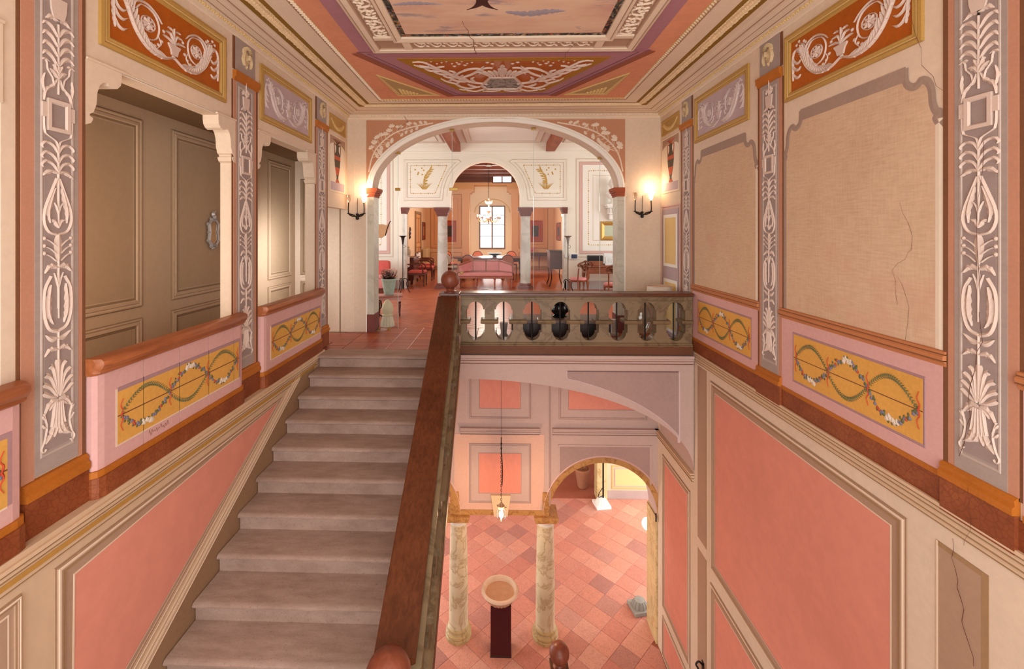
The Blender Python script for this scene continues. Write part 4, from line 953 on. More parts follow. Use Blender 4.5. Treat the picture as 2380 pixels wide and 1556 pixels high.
# ------------------------------------------------------------------ corridor behind the left openings
mb = MB(); CW = PL((-3.5, 0, 0), (0, 1, 0), (0, 0, 1), (1, 0, 0)); mb.rect(CW, -1.2, 0, YB, 2.95, -0.1, 0)
wall_c = struct('wall_corridor', mb, m_corr)
MBc = MB(); MBc.rect(PL((0, 0, 2.91), (1, 0, 0), (0, 1, 0), (0, 0, 1)), -3.5, -1.2, XL - TH, YB, 0, 0.06)
ceil_c = struct('ceiling_corridor', MBc, plaster('7E6448', 0.08, 2, name='corridor_ceiling'))
mb = MB(); mb.box(-3.6, -1.2, -0.2, XL - TH, 6.45, -0.001); struct('floor_corridor', mb, plaster('9A5A3E', 0.1, 3, name='corridor_floor'))
def cpanel(P, a0, b0, a1, b1, parent, k=1.0):
    pts = rct(a0, b0, a1, b1)
    o = MB().frame(P, pts, [(0, 0), (0, 0.014), (0.012, 0.018), (0.03 * k, 0.010), (0.036 * k, 0.018), (0.06 * k, 0.020), (0.07 * k, 0.008), (0.10 * k, 0.006)]).obj('panel_moulding', m_corr, parent)
    l = MB(); l.frame(P, inset(pts, 0.03 * k), [(0, 0.011), (0.004, 0.0125), (0.008, 0.012)]); l.frame(P, pts, [(-0.008, 0), (-0.008, 0.004), (0.002, 0.015)]); l.frame(P, inset(pts, 0.07 * k), [(0, 0.009), (0.006, 0.0105), (0.02, 0.008)])
    l.obj('moulding_line', m_corrd, o)
    MB().rect(P, a0 + 0.09 * k, b0 + 0.09 * k, a1 - 0.09 * k, b1 - 0.09 * k, 0, 0.005).obj('panel_field', m_corrp, o)
for a0, a1 in ((0.2, 1.9), (2.5, 4.33), (4.74, 6.42), (6.74, 7.48)):
    cpanel(CW, a0, 0.98, a1, 2.79, wall_c); cpanel(CW, a0, 0.10, a1, 0.86, wall_c, 0.9)
cpanel(BW, -3.40, 0.98, -3.18, 2.60, wall_b, 0.5); cpanel(BW, -3.40, 0.10, -3.18, 0.86, wall_b, 0.5)
o = MB(); o.rect(BW, -2.735, 0.0, -2.715, 2.3, 0, 0.006); o.obj('painted_line', m_corrd, wall_b)
o = MB(); o.rect(BW, -2.49, 0.0, -2.475, 3.6, 0, 0.004); o.obj('painted_line', m_linel, wall_b)
mi = thing('ornate_mirror', 'small silver-framed ornate mirror hung in the corridor behind the parapet', 'mirror', (-3.478, 5.40, 1.70))
PM = PL((0, 0, 0), (0, 1, 0), (0, 0, 1), (1, 0, 0))
m_silver = flat('B4B0AE', 0.4, 0.25, name='silver'); out = [(-0.045, -0.17), (0.045, -0.17), (0.10, -0.10), (0.085, 0.0), (0.10, 0.10), (0.04, 0.16), (-0.04, 0.16), (-0.10, 0.10), (-0.085, 0.0), (-0.10, -0.10)]
f = MB(); f.frame(PM, out, [(0, 0), (0, 0.02), (0.012, 0.034), (0.03, 0.018)])
for k in range(len(out)):
    a = out[k]; f.disc(PM, a[0], a[1], 0.022, 0.038, 8, lob=0.25)
f.stroke(PM, [(0, 0.15), (0.02, 0.19), (-0.01, 0.22), (0.03, 0.26)], 0.045, 0.034, 'leaf', 10, 3); f.disc(PM, 0, -0.19, 0.03, 0.034, 8, 0.025)
f.obj('frame', m_silver, mi)
MB().panel(PM, out, 0.024, 0.004, 0.014).obj('mirror_glass', flat('D8CFC8', 0.05, 1.0, name='mirror_glass'), mi)
# ------------------------------------------------------------------ staircase
NT_, RISE = 0.3185, 0.165
stair = thing('staircase', 'grey stone staircase of worn bull-nosed steps rising to the tiled landing', 'staircase', (0, 0, 0))
YN0 = 5.847 + NT_
SY0 = 6.26
def step(i):
    yn = YN0 - NT_ * i; z = -RISE * i
    x0, x1 = -2.499, (min(-0.797 + 0.0195 * (SY0 - yn), -0.775) if i else -0.825)
    dep = NT_ + 0.10 if i else 0.36
    prof = [(dep, z), (0.04, z), (0.012, z - 0.006), (0.0, z - 0.02), (0.003, z - 0.034), (0.018, z - 0.042), (0.030, z - 0.043), (0.032, z - 0.050), (0.042, z - 0.054), (0.046, z - 0.062), (0.046, z - RISE - 0.02), (dep, z - RISE - 0.02)]
    mb = MB(); A = []
    for x, k in ((x0, 0.0), (x1, 1.0)):
        A.append([mb.v((x, yn + d - 0.016 * k - 0.004 * (i > 0), zz)) for d, zz in prof])
    n = len(prof)
    for j in range(n): mb.f([A[0][j], A[0][(j + 1) % n], A[1][(j + 1) % n], A[1][j]])
    mb.f(A[0]); mb.f(A[1][::-1])
    return mb.obj('step', m_stone, stair, 40)
for i in range(14): step(i)
mb = MB(); mb.box(-2.52, -1.2, -2.6, 2.7, YN0 - 13.6 * NT_, -RISE * 14); struct('floor_half_landing', mb, m_stone)

# ------------------------------------------------------------------ upper landing: balcony slab, tiles
mb = MB(); mb.box(-0.57, 6.36, -0.30, XR - 0.002, 7.98, -0.012); mb.box(-3.6, 6.54, -0.30, -0.57, 7.98, -0.012)
land = struct('floor_landing', mb, plaster('C49A80', 0.1, 5, name='mortar'))
m_tile = tilemat('cotto_tile', ['A14E34', 'B25A3C', 'A95238', '9A4A32', 'B8633F'], 0.34)
def polyclip(pts, x0, y0, x1, y1):
    for ax, v, keep in ((0, x0, 1), (0, x1, -1), (1, y0, 1), (1, y1, -1)):
        out = []
        for i in range(len(pts)):
            p, q = pts[i - 1], pts[i]; ip, iq = (p[ax] - v) * keep >= 0, (q[ax] - v) * keep >= 0
            if ip != iq:
                t = (v - p[ax]) / (q[ax] - p[ax]); out.append((p[0] + (q[0] - p[0]) * t, p[1] + (q[1] - p[1]) * t))
            if iq: out.append(q)
        pts = out
        if len(pts) < 3: return []
    return pts
def tile_prism(mb, pts, z, h, g=0.0025, bev=0.003):
    p = inset(pts, g); q = inset(pts, g + bev); P = XY
    a = [mb.v(P(x, y, z)) for x, y in p]; b = [mb.v(P(x, y, z + h - bev * 0.6)) for x, y in p]; c = [mb.v(P(x, y, z + h)) for x, y in q]
    n = len(p)
    for i in range(n):
        j = (i + 1) % n; mb.f([a[i], a[j], b[j], b[i]]); mb.f([b[i], b[j], c[j], c[i]])
    mb.f(c)
k = 0
y = 6.52
while y < 7.99:
    off = (k % 2) * 0.0
    x = -2.62 + 0.0
    nx = 0
    while x < XR:
        pts = polyclip(rct(x, y, x + 0.32, y + 0.20), -3.4 if y > 6.74 else -2.58, 6.52, XR, 7.99)
        if pts and abs(area2(pts)) > 0.002 and (x + 0.32 < -0.6 or x > -0.9 and x < XR) and not (y > 7.6 and (x < -2.2 or x > 2.0)):
            m = MB(); tile_prism(m, pts, -0.012, 0.012 + random.uniform(-0.0012, 0.0012)); m.obj('tile', m_tile, land, norm=True)
        x += 0.32
    y += 0.20; k += 1
for x in (-3.24, -2.92):
    for yy in (6.76, 6.96, 7.16, 7.36):
        m = MB(); tile_prism(m, rct(x, yy, x + 0.32, yy + 0.20), -0.012, 0.012); m.obj('tile', m_tile, land)

# ------------------------------------------------------------------ balustrades: pierced panels between dado and rail
def open_side(hw, sg):
    """half outline of one opening from bottom centre to top centre, side sg; (offset, height)"""
    r = hw * 0.84; zb, zt = 0.185, 0.725
    out = [(sg * 0.001, zb)]
    for t in range(1, 9): out.append((sg * r * math.sin(t / 8 * PI / 2), zb + r - r * math.cos(t / 8 * PI / 2)))
    out += [(sg * hw, zb + r), (sg * hw, zt - r)]
    for t in range(0, 8): out.append((sg * r * math.cos(t / 8 * PI / 2), zt - r + r * math.sin(t / 8 * PI / 2)))
    out.append((sg * 0.001, zt)); return out
def balustrade(root, T, s0, s1, centres, hw, th, cap_w, TC=None, over=0.028):
    """T(s, z, d) -> point; s along, z up, d across"""
    class TP:
        A = Vector((1, 0, 0)); B = Vector((0, 0, 1)); N = Vector((0, 1, 0))
        def __call__(s, a, b, d=0.0): return T(a, b, d)
    P = TP(); h = th / 2
    edges = [None] + list(centres) + [None]
    for c0, c1 in zip(edges, edges[1:]):
        pts = []
        a0 = s0 if c0 is None else c0; a1 = s1 if c1 is None else c1
        if c0 is None: pts += [(a0, 0.74), (a0, 0.155)][::-1][::-1]
        L = [(a0, 0.74)] + ([(a0 + x, z) for x, z in open_side(hw, 1)[::-1]] if c0 is not None else []) + [(a0, 0.155)]
        Rr = [(a1, 0.155)] + ([(a1 + x, z) for x, z in open_side(hw, -1)] if c1 is not None else []) + [(a1, 0.74)]
        o = MB().prism(P, L + Rr, -h, h).obj('baluster', m_olive, root)
        b0 = s0 if c0 is None else a0 + hw - 0.055; b1 = s1 if c1 is None else a1 - hw + 0.055
        b = MB(); pr = [(0.416, h * 0.5), (0.416, h + 0.012), (0.424, h + 0.034), (0.445, h + 0.044), (0.466, h + 0.034), (0.475, h + 0.012), (0.475, h * 0.5)]
        full = pr + [(z, -d) for z, d in pr[::-1]]
        e0, e1 = (b0, b0 + 0.02), (b1 - 0.02, b1)
        cols = []
        for a, k in ((b0, 0.4), (b0 + 0.012, 0.85), (b0 + 0.03, 1), (b1 - 0.03, 1), (b1 - 0.012, 0.85), (b1, 0.4)):
            cols.append([b.v(T(a, 0.447 + (z - 0.447) * (k if 0 else min(1, k + 0.35)), d)) for z, d in full])
        n = len(full)
        for q0, q1 in zip(cols, cols[1:]):
            for i in range(n): b.f([q0[i], q1[i], q1[(i + 1) % n], q0[(i + 1) % n]])
        b.f(cols[0]); b.f(cols[-1][::-1]); b.obj('baluster_band', m_olive, o, 40)
    for c in centres:
        r = MB(); r.tube([T(c, 0.18, 0), T(c, 0.74, 0)], 0.011, 8); r.obj('iron_rod', m_iron, root, 60)
    def course(prof, name, m, a0=s0, a1=s1, T=T):
        b = MB(); n = len(prof); c0 = [b.v(T(a0, z, d)) for z, d in prof]; c1 = [b.v(T(a1, z, d)) for z, d in prof]
        for i in range(n): b.f([c0[i], c1[i], c1[(i + 1) % n], c0[(i + 1) % n]])
        b.f(c0); b.f(c1[::-1]); return b.obj(name, m, root, 30)
    def sym(p): return p + [(z, -d) for z, d in p[::-1]]
    course(sym([(0.735, h - 0.005), (0.74, h + 0.012), (0.752, h + 0.012), (0.756, h + 0.004), (0.785, h + 0.006), (0.795, h + 0.022), (0.805, h + 0.022)]), 'top_moulding', m_olive)
    course(sym([(0.115, h + 0.03), (0.128, h + 0.032), (0.134, h + 0.018), (0.148, h + 0.02), (0.160, h + 0.004), (0.160, h * 0.5)]), 'bottom_moulding', m_olive)
    course(sym([(0.0, h + over), (0.115, h + over)]), 'base_course', plaster('6A432E', 0.14, 6, name='base_brown', rough=0.5))
    w = cap_w / 2
    course(sym([(0.803, w - 0.03), (0.812, w - 0.012), (0.818, w), (0.846, w), (0.852, w - 0.008)]), 'handrail', m_cherry, s0, s1, TC or T)
    return course
bal = thing('balcony_balustrade', 'olive marbled balustrade with pierced oval openings and wooden rail along the balcony', 'balustrade', (0, 0, 0))
YBAL = 6.42
BCX = [-0.345 + 0.3985 * i + 0.0 for i in range(8)]
balustrade(bal, lambda s, z, d: Vector((s, YBAL - d, z)), -0.557, XR - 0.03, BCX, 0.13, 0.17, 0.28)
# stair balustrade: the same design carried down the slope
sbal = thing('stair_balustrade', 'sloping wooden handrail and pierced balustrade descending beside the stone steps', 'balustrade', (0, 0, 0))
SY0, SY1 = 6.26, 2.62
def STC(s, z, d): return Vector((-0.722 + 0.0195 * s + d, SY0 - s, z - SL * s))
def ST(s, z, d): return STC(s, z, d + 0.062)
balustrade(sbal, ST, 0.068, SY0 - SY1 - 0.165, [0.30 + 0.3985 * i for i in range(9)], 0.13, 0.17, 0.265, STC, 0.036)
m_ = MB(); m_.prism(PL((0, 0, 0), (0, 0, 0), (0, 0, 1), (1, 0, 0)) if 0 else PL((-0.64, 0, 0), (0, 1, 0), (0, 0, 1), (1, 0, 0)), [(6.19, -0.045), (6.19, -0.42), (2.77, -SL * (SY0 - 2.77) - 0.40), (2.77, -SL * (SY0 - 2.77) - 0.005)], -0.05, 0.085)
m_.obj('outer_string', m_lower, sbal)
def newel(name, label, x, y, zc, zb, w, group=None, r=0.13, ang=0):
    t = thing(name, label, 'newel post', (x, y, zb), ang)
    h = zc - zb
    MB().box(-w / 2, -w / 2, 0, w / 2, w / 2, h - 0.0, 0.006).obj('post', m_cherry, t)
    MB().box(-w / 2 - 0.02, -w / 2 - 0.02, h - 0.03, w / 2 + 0.02, w / 2 + 0.02, h + 0.004, 0.006).obj('post_cap', m_cherry, t)
    b = MB(); b.lathe([(0.001, h + 0.004), (0.085, h + 0.004), (0.085, h + 0.018), (0.06, h + 0.028), (0.052, h + 0.045), (0.06, h + 0.06)], n=28); b.ball((0, 0, h + 0.05 + r), r, 32)
    b.obj('ball_finial', m_ball, t, True)
    return t
newel('newel_post', 'wooden newel with round ball finial at the corner of the landing', -0.70, 6.34, 0.853, -0.02, 0.24)
newel('newel_post', 'wooden newel with ball finial at the foot of the sloping handrail', -0.640, 2.575, -SL * (SY0 - 2.62) + 0.86, -3.0, 0.24)
newel('newel_post', 'dark wooden newel with ball finial low down beside the hall columns', 0.775, 5.92, -3.98, -5.34, 0.20)

# ------------------------------------------------------------------ balcony front with half arch
YF = 6.33; BF = FR(YF)
cxA, aA, bA, zA = -0.50, 3.19, 1.26, -1.62
def q_arch(a, b, n=28): return [(cxA + a * math.cos(PI / 2 - PI / 2 * k / n), zA + b * math.sin(PI / 2 - PI / 2 * k / n)) for k in range(n + 1)]
mb = MB(); A = q_arch(aA, bA)
for p, q in zip(A, A[1:]): mb.prism(BF, [(p[0], p[1]), (q[0], q[1]), (q[0], -0.015), (p[0], -0.015)], -1.3, 0)
mb.rect(BF, -0.575, -0.36, cxA, -0.015, -1.3, 0)
wall_bf = struct('wall_balcony', mb, m_mauvew)
s = MB()
for b0, b1, d in ((-0.035, -0.0, 0.05), (-0.05, -0.035, 0.035), (-0.075, -0.05, 0.045), (-0.09, -0.075, 0.02), (-0.115, -0.09, 0.012)): s.rect(BF, -0.555, b0 - 0.015, XR - 0.02, b1 - 0.015, 0, d)
s.obj('balcony_stringcourse', m_mauvew, wall_bf)
s = MB(); s.rect(BF, -0.555, -0.092, XR - 0.02, -0.083, 0, 0.046); s.rect(BF, -0.555, -0.14, XR - 0.02, -0.133, 0, 0.014); s.obj('painted_line', plaster('8A5A48', 0.1, 4, name='sepia_line'), wall_bf)
O = q_arch(aA - 0.02, bA + 0.17, 40)
pts = [p for p in O if 0.85 < p[0] < 2.48 and p[1] < -0.25]
pts = [(pts[0][0], -0.235)] + pts + [(2.48, pts[-1][1] - 0.1)]
field = pts + [(2.48, -0.235)]
o = MB().prism(BF, field, 0, 0.004).obj('spandrel_panel', m_mauvep, wall_bf)
e = MB(); e.rect(BF, pts[0][0], -0.25, 2.48, -0.235, 0.003, 0.006); e.obj('painted_line', plaster('7A5F5E', 0.1, 4, name='plum_line'), o)
e = MB(); e.rect(BF, 2.48, pts[-1][1], 2.50, -0.235, 0.0, 0.010); e.stroke(BF, pts, 0.022, 0.009, 'even', 40); e.obj('painted_highlight', plaster('D2BCBA', 0.05, 3, name='mauve_highlight'), o)

# ------------------------------------------------------------------ lower hall
ZF, YH = -5.35, 7.78
HW = FR(YH)
mb = MB()
XA, RA, ZA = 1.77, 0.93, -3.18
ZL = -3.17
C1, C2 = -0.73, 0.79
mb.rect(HW, C1 - 0.05, ZL, C2 + 0.05, -0.01, -0.5, 0)
def half_arch(mbx, cx, r, z, top, P, d0, d1, n=32):
    a = [(cx + r * math.cos(PI - PI * k / n), z + r * math.sin(PI - PI * k / n)) for k in range(n + 1)]
    for p, q in zip(a, a[1:]): mbx.prism(P, [p, q, (q[0], top), (p[0], top)], d0, d1)
half_arch(mb, XA, RA, ZA, -0.01, HW, -0.5, 0); half_arch(mb, C1 - 0.05 - RA, RA, ZA, -0.01, HW, -0.5, 0)
mb.rect(HW, -3.8, ZF, C1 - 0.05 - 2 * RA, -0.01, -0.5, 0)
mb.rect(HW, XA + RA, ZF, XR + 0.25, -0.01, -0.5, 0)
wall_h = struct('wall_hall', mb, m_mauvew)
for cx in (XA, C1 - 0.05 - RA):
    r = MB(); n = 40
    for i in range(n):
        t0, t1 = PI - PI * i / n, PI - PI * (i + 1) / n
        for r0, r1, d in ((RA - 0.004, RA + 0.085, 0.006),):
            r.prism(HW, [(cx + r0 * math.cos(t0), ZA + r0 * math.sin(t0)), (cx + r0 * math.cos(t1), ZA + r0 * math.sin(t1)), (cx + r1 * math.cos(t1), ZA + r1 * math.sin(t1)), (cx + r1 * math.cos(t0), ZA + r1 * math.sin(t0))], -0.02, d)
    ar = r.obj('archivolt', m_bmarb, wall_h)
    r = MB(); r.stroke(HW, [(cx + (RA + 0.10) * math.cos(PI - PI * i / 40), ZA + (RA + 0.10) * math.sin(PI - PI * i / 40)) for i in range(41)], 0.03, 0.014, 'even', 60); r.obj('archivolt_line', m_pinkl, ar)
MB().rect(HW, C1 - 0.10, ZL, C2 + 0.02, ZL + 0.085, 0, 0.012).obj('architrave', m_bmarb, wall_h)
for x0, x1 in ((C1 - 0.13, C1 + 0.05), (C2 - 0.06, C2 + 0.05)): MB().prism(HW, [(x0, ZL), (x1, ZL), (x1 - (0.03 if x0 < 0 else -0.0), ZL + 0.40), (x0, ZL + 0.40)], 0, 0.010).obj('architrave_return', m_bmarb, wall_h)
MB().prism(HW, [(C1 + 0.03, ZL + 0.09), (C2 - 0.10, ZL + 0.09), (C2 - 0.03, ZL + 0.5), (C2 - 0.03, -1.78), (C1 - 0.06, -1.78), (C1 - 0.06, ZL + 0.5)], 0, 0.004).obj('plaster_field', plaster('DDB4A0', 0.06, 2, name='hall_plaster'), wall_h)
MB().prism(HW, [(-0.10, ZL - 0.002), (0.13, ZL - 0.002), (0.185, ZL + 0.36), (-0.155, ZL + 0.36)], 0, 0.05).obj('keystone', plaster('E2C9A4', 0.05, 3, name='keystone'), wall_h)
def hpanel(x0, z0, x1, z1, ground, t=0.10):
    pts = rct(x0, z0, x1, z1)
    o = MB().frame(HW, pts, [(0, 0.004), (0, 0.012), (0.012, 0.016), (0.03, 0.008), (t, 0.006)]).obj('panel_frame', m_mauvew, wall_h)
    l = MB(); l.frame(HW, inset(pts, 0.012), [(0, 0.016), (0.003, 0.0185), (0.012, 0.014)]); l.frame(HW, inset(pts, t - 0.01), [(0, 0.006), (0, 0.010), (0.010, 0.008)]); l.frame(HW, pts, [(-0.012, 0.002), (-0.012, 0.009), (0, 0.013)])
    l.obj('panel_line', m_mauvep, o); MB().panel(HW, pts, t, 0, 0.0065).obj('panel_field', ground, o)
hpanel(-0.52, -1.50, 0.52, -0.60, m_rose, 0.17); hpanel(-0.52, -2.95, 0.52, -1.95, m_rose, 0.16)
hpanel(1.02, -1.50, 2.50, -0.60, m_rose, 0.16)
o = MB(); fx = [1.03 + 1.53 * k / 28 for k in range(29)]
def below(x): return max(-2.95, ZA + math.sqrt(max(0.0, (RA + 0.115) ** 2 - (x - XA) ** 2)))
for p, q in zip(fx, fx[1:]): o.prism(HW, [(p, below(p)), (q, below(q)), (q, -1.98), (p, -1.98)], 0, 0.003)
o = o.obj('panel_field', m_mauvep, wall_h)
l = MB(); l.rect(HW, 1.0, -2.45, 1.03, -1.95, 0, 0.009); l.rect(HW, 2.56, -2.62, 2.59, -1.95, 0, 0.009); l.rect(HW, 1.0, -1.98, 2.59, -1.95, 0, 0.010); l.obj('panel_frame', m_mauvew, o)
for x0, x1 in ((-0.68, 0.68), (0.90, XR)):
    s = MB().sweep(HW, [(-1.66, 0.0), (-1.66, 0.06), (-1.685, 0.06), (-1.69, 0.04), (-1.715, 0.045), (-1.73, 0.025), (-1.76, 0.03), (-1.775, 0.01), (-1.78, 0)], x0, x1).obj('hall_cornice', m_mauvew, wall_h)
    l = MB(); [l.rect(HW, x0, z - 0.007, x1, z, 0, d) for z, d in ((-1.685, 0.062), (-1.728, 0.034), (-1.772, 0.03))]; l.obj('painted_line', m_mauvep, s)
MB().rect(HW, 0.84, -3.0, 0.87, -0.3, 0, 0.008).obj('painted_line', m_mauvep, wall_h)
# continuation of the right wall under the balcony
RC = RW
bigpanel(RC, rct(6.46, -4.5, 7.55, -1.98), wall_r, m_rose, True, 0.8); bigpanel(RC, rct(6.46, -5.3, 7.55, -4.65), wall_r, m_rose, True, 0.5)
MB().sweep(RC, [(-1.66, 0.0), (-1.66, 0.06), (-1.685, 0.06), (-1.69, 0.04), (-1.715, 0.045), (-1.73, 0.025), (-1.76, 0.03), (-1.775, 0.01), (-1.78, 0)], 6.34, YH).obj('hall_cornice', m_lower, wall_r)
l = MB(); [l.rect(RC, 6.34, z - 0.007, YH, z, 0, d) for z, d in ((-1.685, 0.062), (-1.728, 0.034), (-1.772, 0.03))]; l.obj('painted_shade_line', m_line, wall_r)
# floor with diagonal tiles
mb = MB(); mb.box(-5, -1.2, ZF - 0.3, 5.2, 14.5, ZF - 0.012)
hfl = struct('floor_hall', mb, plaster('A5604A', 0.1, 5, name='hall_mortar'))
m_htile = tilemat('hall_tile', ['C67E6E', 'D4927E', 'CE8874', 'C07A6C', 'D89A86', 'D08C78', 'AE766C', 'DAA08C'], 0.4, 0.14)
ca, sa = math.cos(PI / 4 + 0.02), math.sin(PI / 4 + 0.02); S_ = 0.375; cand = []; rest = MB()
for i in range(-30, 60):
    for j in range(-40, 40):
        c = [(0.2 + (i + u) * S_ * ca - (j + v + 0.5 * (i % 2) * 0) * S_ * sa, 8.0 + (i + u) * S_ * sa + (j + v) * S_ * ca) for u, v in ((0, 0), (1, 0), (1, 1), (0, 1))]
        p = polyclip(c, -3.6, 6.2, 2.69 if c[0][1] < 8.3 else 4.8, 12.0)
        if not p or abs(area2(p)) < 0.01: continue
        mx = sum(a for a, b in p) / len(p); my = sum(b for a, b in p) / len(p)
        cand.append((0 if -0.9 < mx < 0.3 * my and 6.9 < my < 12 else 1, my, p))
cand.sort(key=lambda t: (t[0], t[1]))
for n, (vis, my, p) in enumerate(cand):
    if n < 290: m = MB(); tile_prism(m, p, ZF - 0.012, 0.012 + random.uniform(-0.0015, 0.001), 0.0022, 0.003); m.obj('tile', m_htile, hfl)
    else: tile_prism(rest, p, ZF - 0.012, 0.012)
rest.obj('more_tiles', m_htile, hfl)['kind'] = 'stuff'
# hall beyond: walls
mb = MB(); BK = FR(12.02); mb.rect(BK, 2.70, ZF, 5.4, -2.0, -0.2, 0)
wall_k = struct('wall_hall_back', mb, plaster('D9C0A4', 0.05, 2, name='hall_cream'))
MB().rect(BK, 2.79, ZF, 5.4, ZF + 0.21, 0, 0.02).obj('skirting', plaster('B5A09A', 0.08, 3, name='skirting_grey'), wall_k)
o = MB().rect(BK, 3.04, ZF + 0.33, 4.8, ZF + 0.78, 0, 0.006).obj('panel_field', plaster('E8C88C', 0.06, 2, name='pale_ochre'), wall_k)
MB().frame(BK, rct(2.96, ZF + 0.26, 4.87, ZF + 0.88), [(0, 0), (0, 0.012), (0.03, 0.014), (0.04, 0.005)]).obj('panel_frame', m_goldl, o)
MB().frame(BK, rct(3.03, ZF + 0.32, 4.81, ZF + 0.80), [(0, 0.006), (0.004, 0.010), (0.02, 0.008)]).obj('panel_line', m_pinkl, o)
mb = MB(); mb.box(2.54, 11.86, ZF, 2.80, 12.22, -2.0); mb.obj('door_pier', m_ymarb, wall_k)
mb = MB(); mb.rect(FR(14.4), -5.0, ZF, 5.2, -2.0, -0.2, 0); struct('wall_hall_far', mb, plaster('B98A66', 0.08, 2, name='hall_far'))
mb = MB(); mb.box(-5, YH + 0.5, -2.05, 5.2, 14.5, -1.9); struct('ceiling_hall', mb, m_wallw)
mb = MB(); mb.box(XR, YH, ZF, XR + 0.2, YH + 0.5, -2.0); mb.box(2.665, YH + 0.005, ZF, XR + 0.1, YH + 0.48, ZA); struct('wall_hall_jamb', mb, m_ymarb)
# ------------------------------------------------------------------ salon behind the great arch (y 8 .. 13.5) and dining room (.. 20.7)
YS, YD = 13.5, 20.7
m_cotto = tilemat('salon_tile', ['A9553A', 'B8623F', 'B05A3C', '9E4E36', 'BC6A48'], 0.36, 0.1, 0.08)
mb = MB(); mb.box(-6.2, 7.99, -0.3, 6.2, 21.6, -0.012)
sfl = struct('floor_salon', mb, plaster('D0957C', 0.08, 4, name='salon_mortar', rough=0.4))
# herringbone bricks near the arch, one by one; the rest joined
W_, L_ = 0.13, 0.39; cells = []
for i in range(-70, 90):
    for j in range(-30, 30):
        bx0, by0 = i * W_, i * W_ + 0
        cells.append([(i * W_ + j * 2 * L_ * 0, 0)]) if 0 else None
rest = MB(); nb = 0
c45, s45 = math.cos(PI / 4), math.sin(PI / 4)
bricks = []
for i in range(-60, 70):
    for j in range(-26, 28):
        for r in (rct(i * W_ + j * (L_ - W_ + W_) * 1.0 + j * W_ * 0, i * W_ - j * L_, i * W_ + j * L_ + L_, i * W_ - j * L_ + W_), rct(i * W_ + j * L_, i * W_ - j * L_ + W_, i * W_ + j * L_ + W_, i * W_ - j * L_ + W_ + L_)):
            q = [(x * c45 - y * s45 - 1.0, 10.5 + x * s45 + y * c45) for x, y in r]
            mx = sum(a for a, b in q) / 4; my = sum(b for a, b in q) / 4
            if -3.6 < mx < 4.2 and 7.9 < my < 13.4: bricks.append((my + (0 if mx < -0.5 else 3.0) + (0 if mx > -2.6 else 2), q))
bricks.sort(key=lambda t: t[0])
for k, (_, q) in enumerate(bricks):
    p = polyclip(q, -6.1, 8.0, 6.1, 21)
    if not p or abs(area2(p)) < 0.003: continue
    if nb < 280: m = MB(); tile_prism(m, p, -0.012, 0.012, 0.0035, 0.002); m.obj('brick', m_cotto, sfl); nb += 1
    else: tile_prism(rest, p, -0.012, 0.0115, 0.002, 0.002)
rest.obj('more_bricks', m_cotto, sfl)['kind'] = 'stuff'
mb = MB(); mb.box(-6.1, 13.4, -0.012, 6.1, 21.4, 0.0); o = mb.obj('dining_paving', plaster('B0634A', 0.12, 7, name='cotto_far', rough=0.24), sfl)
SW = FR(YS); TS = -0.35
mb = MB()
CS1, CS2, RS, ZS = -1.49, 0.60, 1.045, 2.78
mb.rect(SW, -6.1, 0, -2.88, 4.5, TS, 0); mb.rect(SW, 1.93, 0, 6.1, 4.5, TS, 0)
mb.rect(SW, -2.88, 2.44, CS1, 4.5, TS, 0); mb.rect(SW, CS2, 2.44, 1.93, 4.5, TS, 0)
half_arch(mb, (CS1 + CS2) / 2, RS, ZS, 4.5, SW, TS, 0, 36)
wall_s = struct('wall_salon_back', mb, m_white)
o = MB(); CM = (CS1 + CS2) / 2
for r0, r1, d in ((0.0, 0.10, 0.02), (0.10, 0.13, 0.03), (0.13, 0.20, 0.014)):
    for i in range(40):
        t0, t1 = PI - PI * i / 40, PI - PI * (i + 1) / 40
        o.prism(SW, [(CM + (RS + r) * math.cos(t), ZS + (RS + r) * math.sin(t)) for r, t in ((r0, t0), (r0, t1), (r1, t1), (r1, t0))], 0, d)
o.obj('archivolt', m_white, wall_s)
# side walls, ceiling with two beams
mb = MB(); mb.box(-6.2, 8.0, 0, -6.1, 9.0, 4.5); mb.box(-6.2, 12.2, 0, -6.1, 21, 4.5); mb.box(-6.2, 9, 3.8, -6.1, 12.2, 4.5); mb.box(-6.2, 9, 0, -6.1, 12.2, 0.6); struct('wall_salon_left', mb, m_white)
mb = MB(); mb.box(6.1, 8.0, 0, 6.2, 9.0, 4.5); mb.box(6.1, 12.2, 0, 6.2, 21, 4.5); mb.box(6.1, 9, 3.8, 6.2, 12.2, 4.5); mb.box(6.1, 9, 0, 6.2, 12.2, 0.6); struct('wall_salon_right', mb, m_white)
mb = MB(); mb.box(-6.1, 8.0, 0, -2.95, 8.05, 4.5); mb.box(2.95, 8.0, 0, 6.1, 8.05, 4.5); mb.box(-3, 8.0, 3.75, 3, 8.05, 4.5); struct('wall_salon_front', mb, m_white)
mb = MB(); mb.box(-6.2, 7.99, 4.33, 6.2, YS + 0.35, 4.5); ceil_s = struct('ceiling_salon', mb, m_whitep)
m_beam = wood('B0603C', '7E3A22', 1, 0.6, 4, 'beam_wood')
for x0 in (-1.44, 1.36):
    b = MB().box(x0, 8.1, 4.10, x0 + 0.27, YS, 4.33, 0.012).obj('roof_beam', m_beam, ceil_s)
SP = PL((0, 0, 4.33), (1, 0, 0), (0, 1, 0), (0, 0, -1))
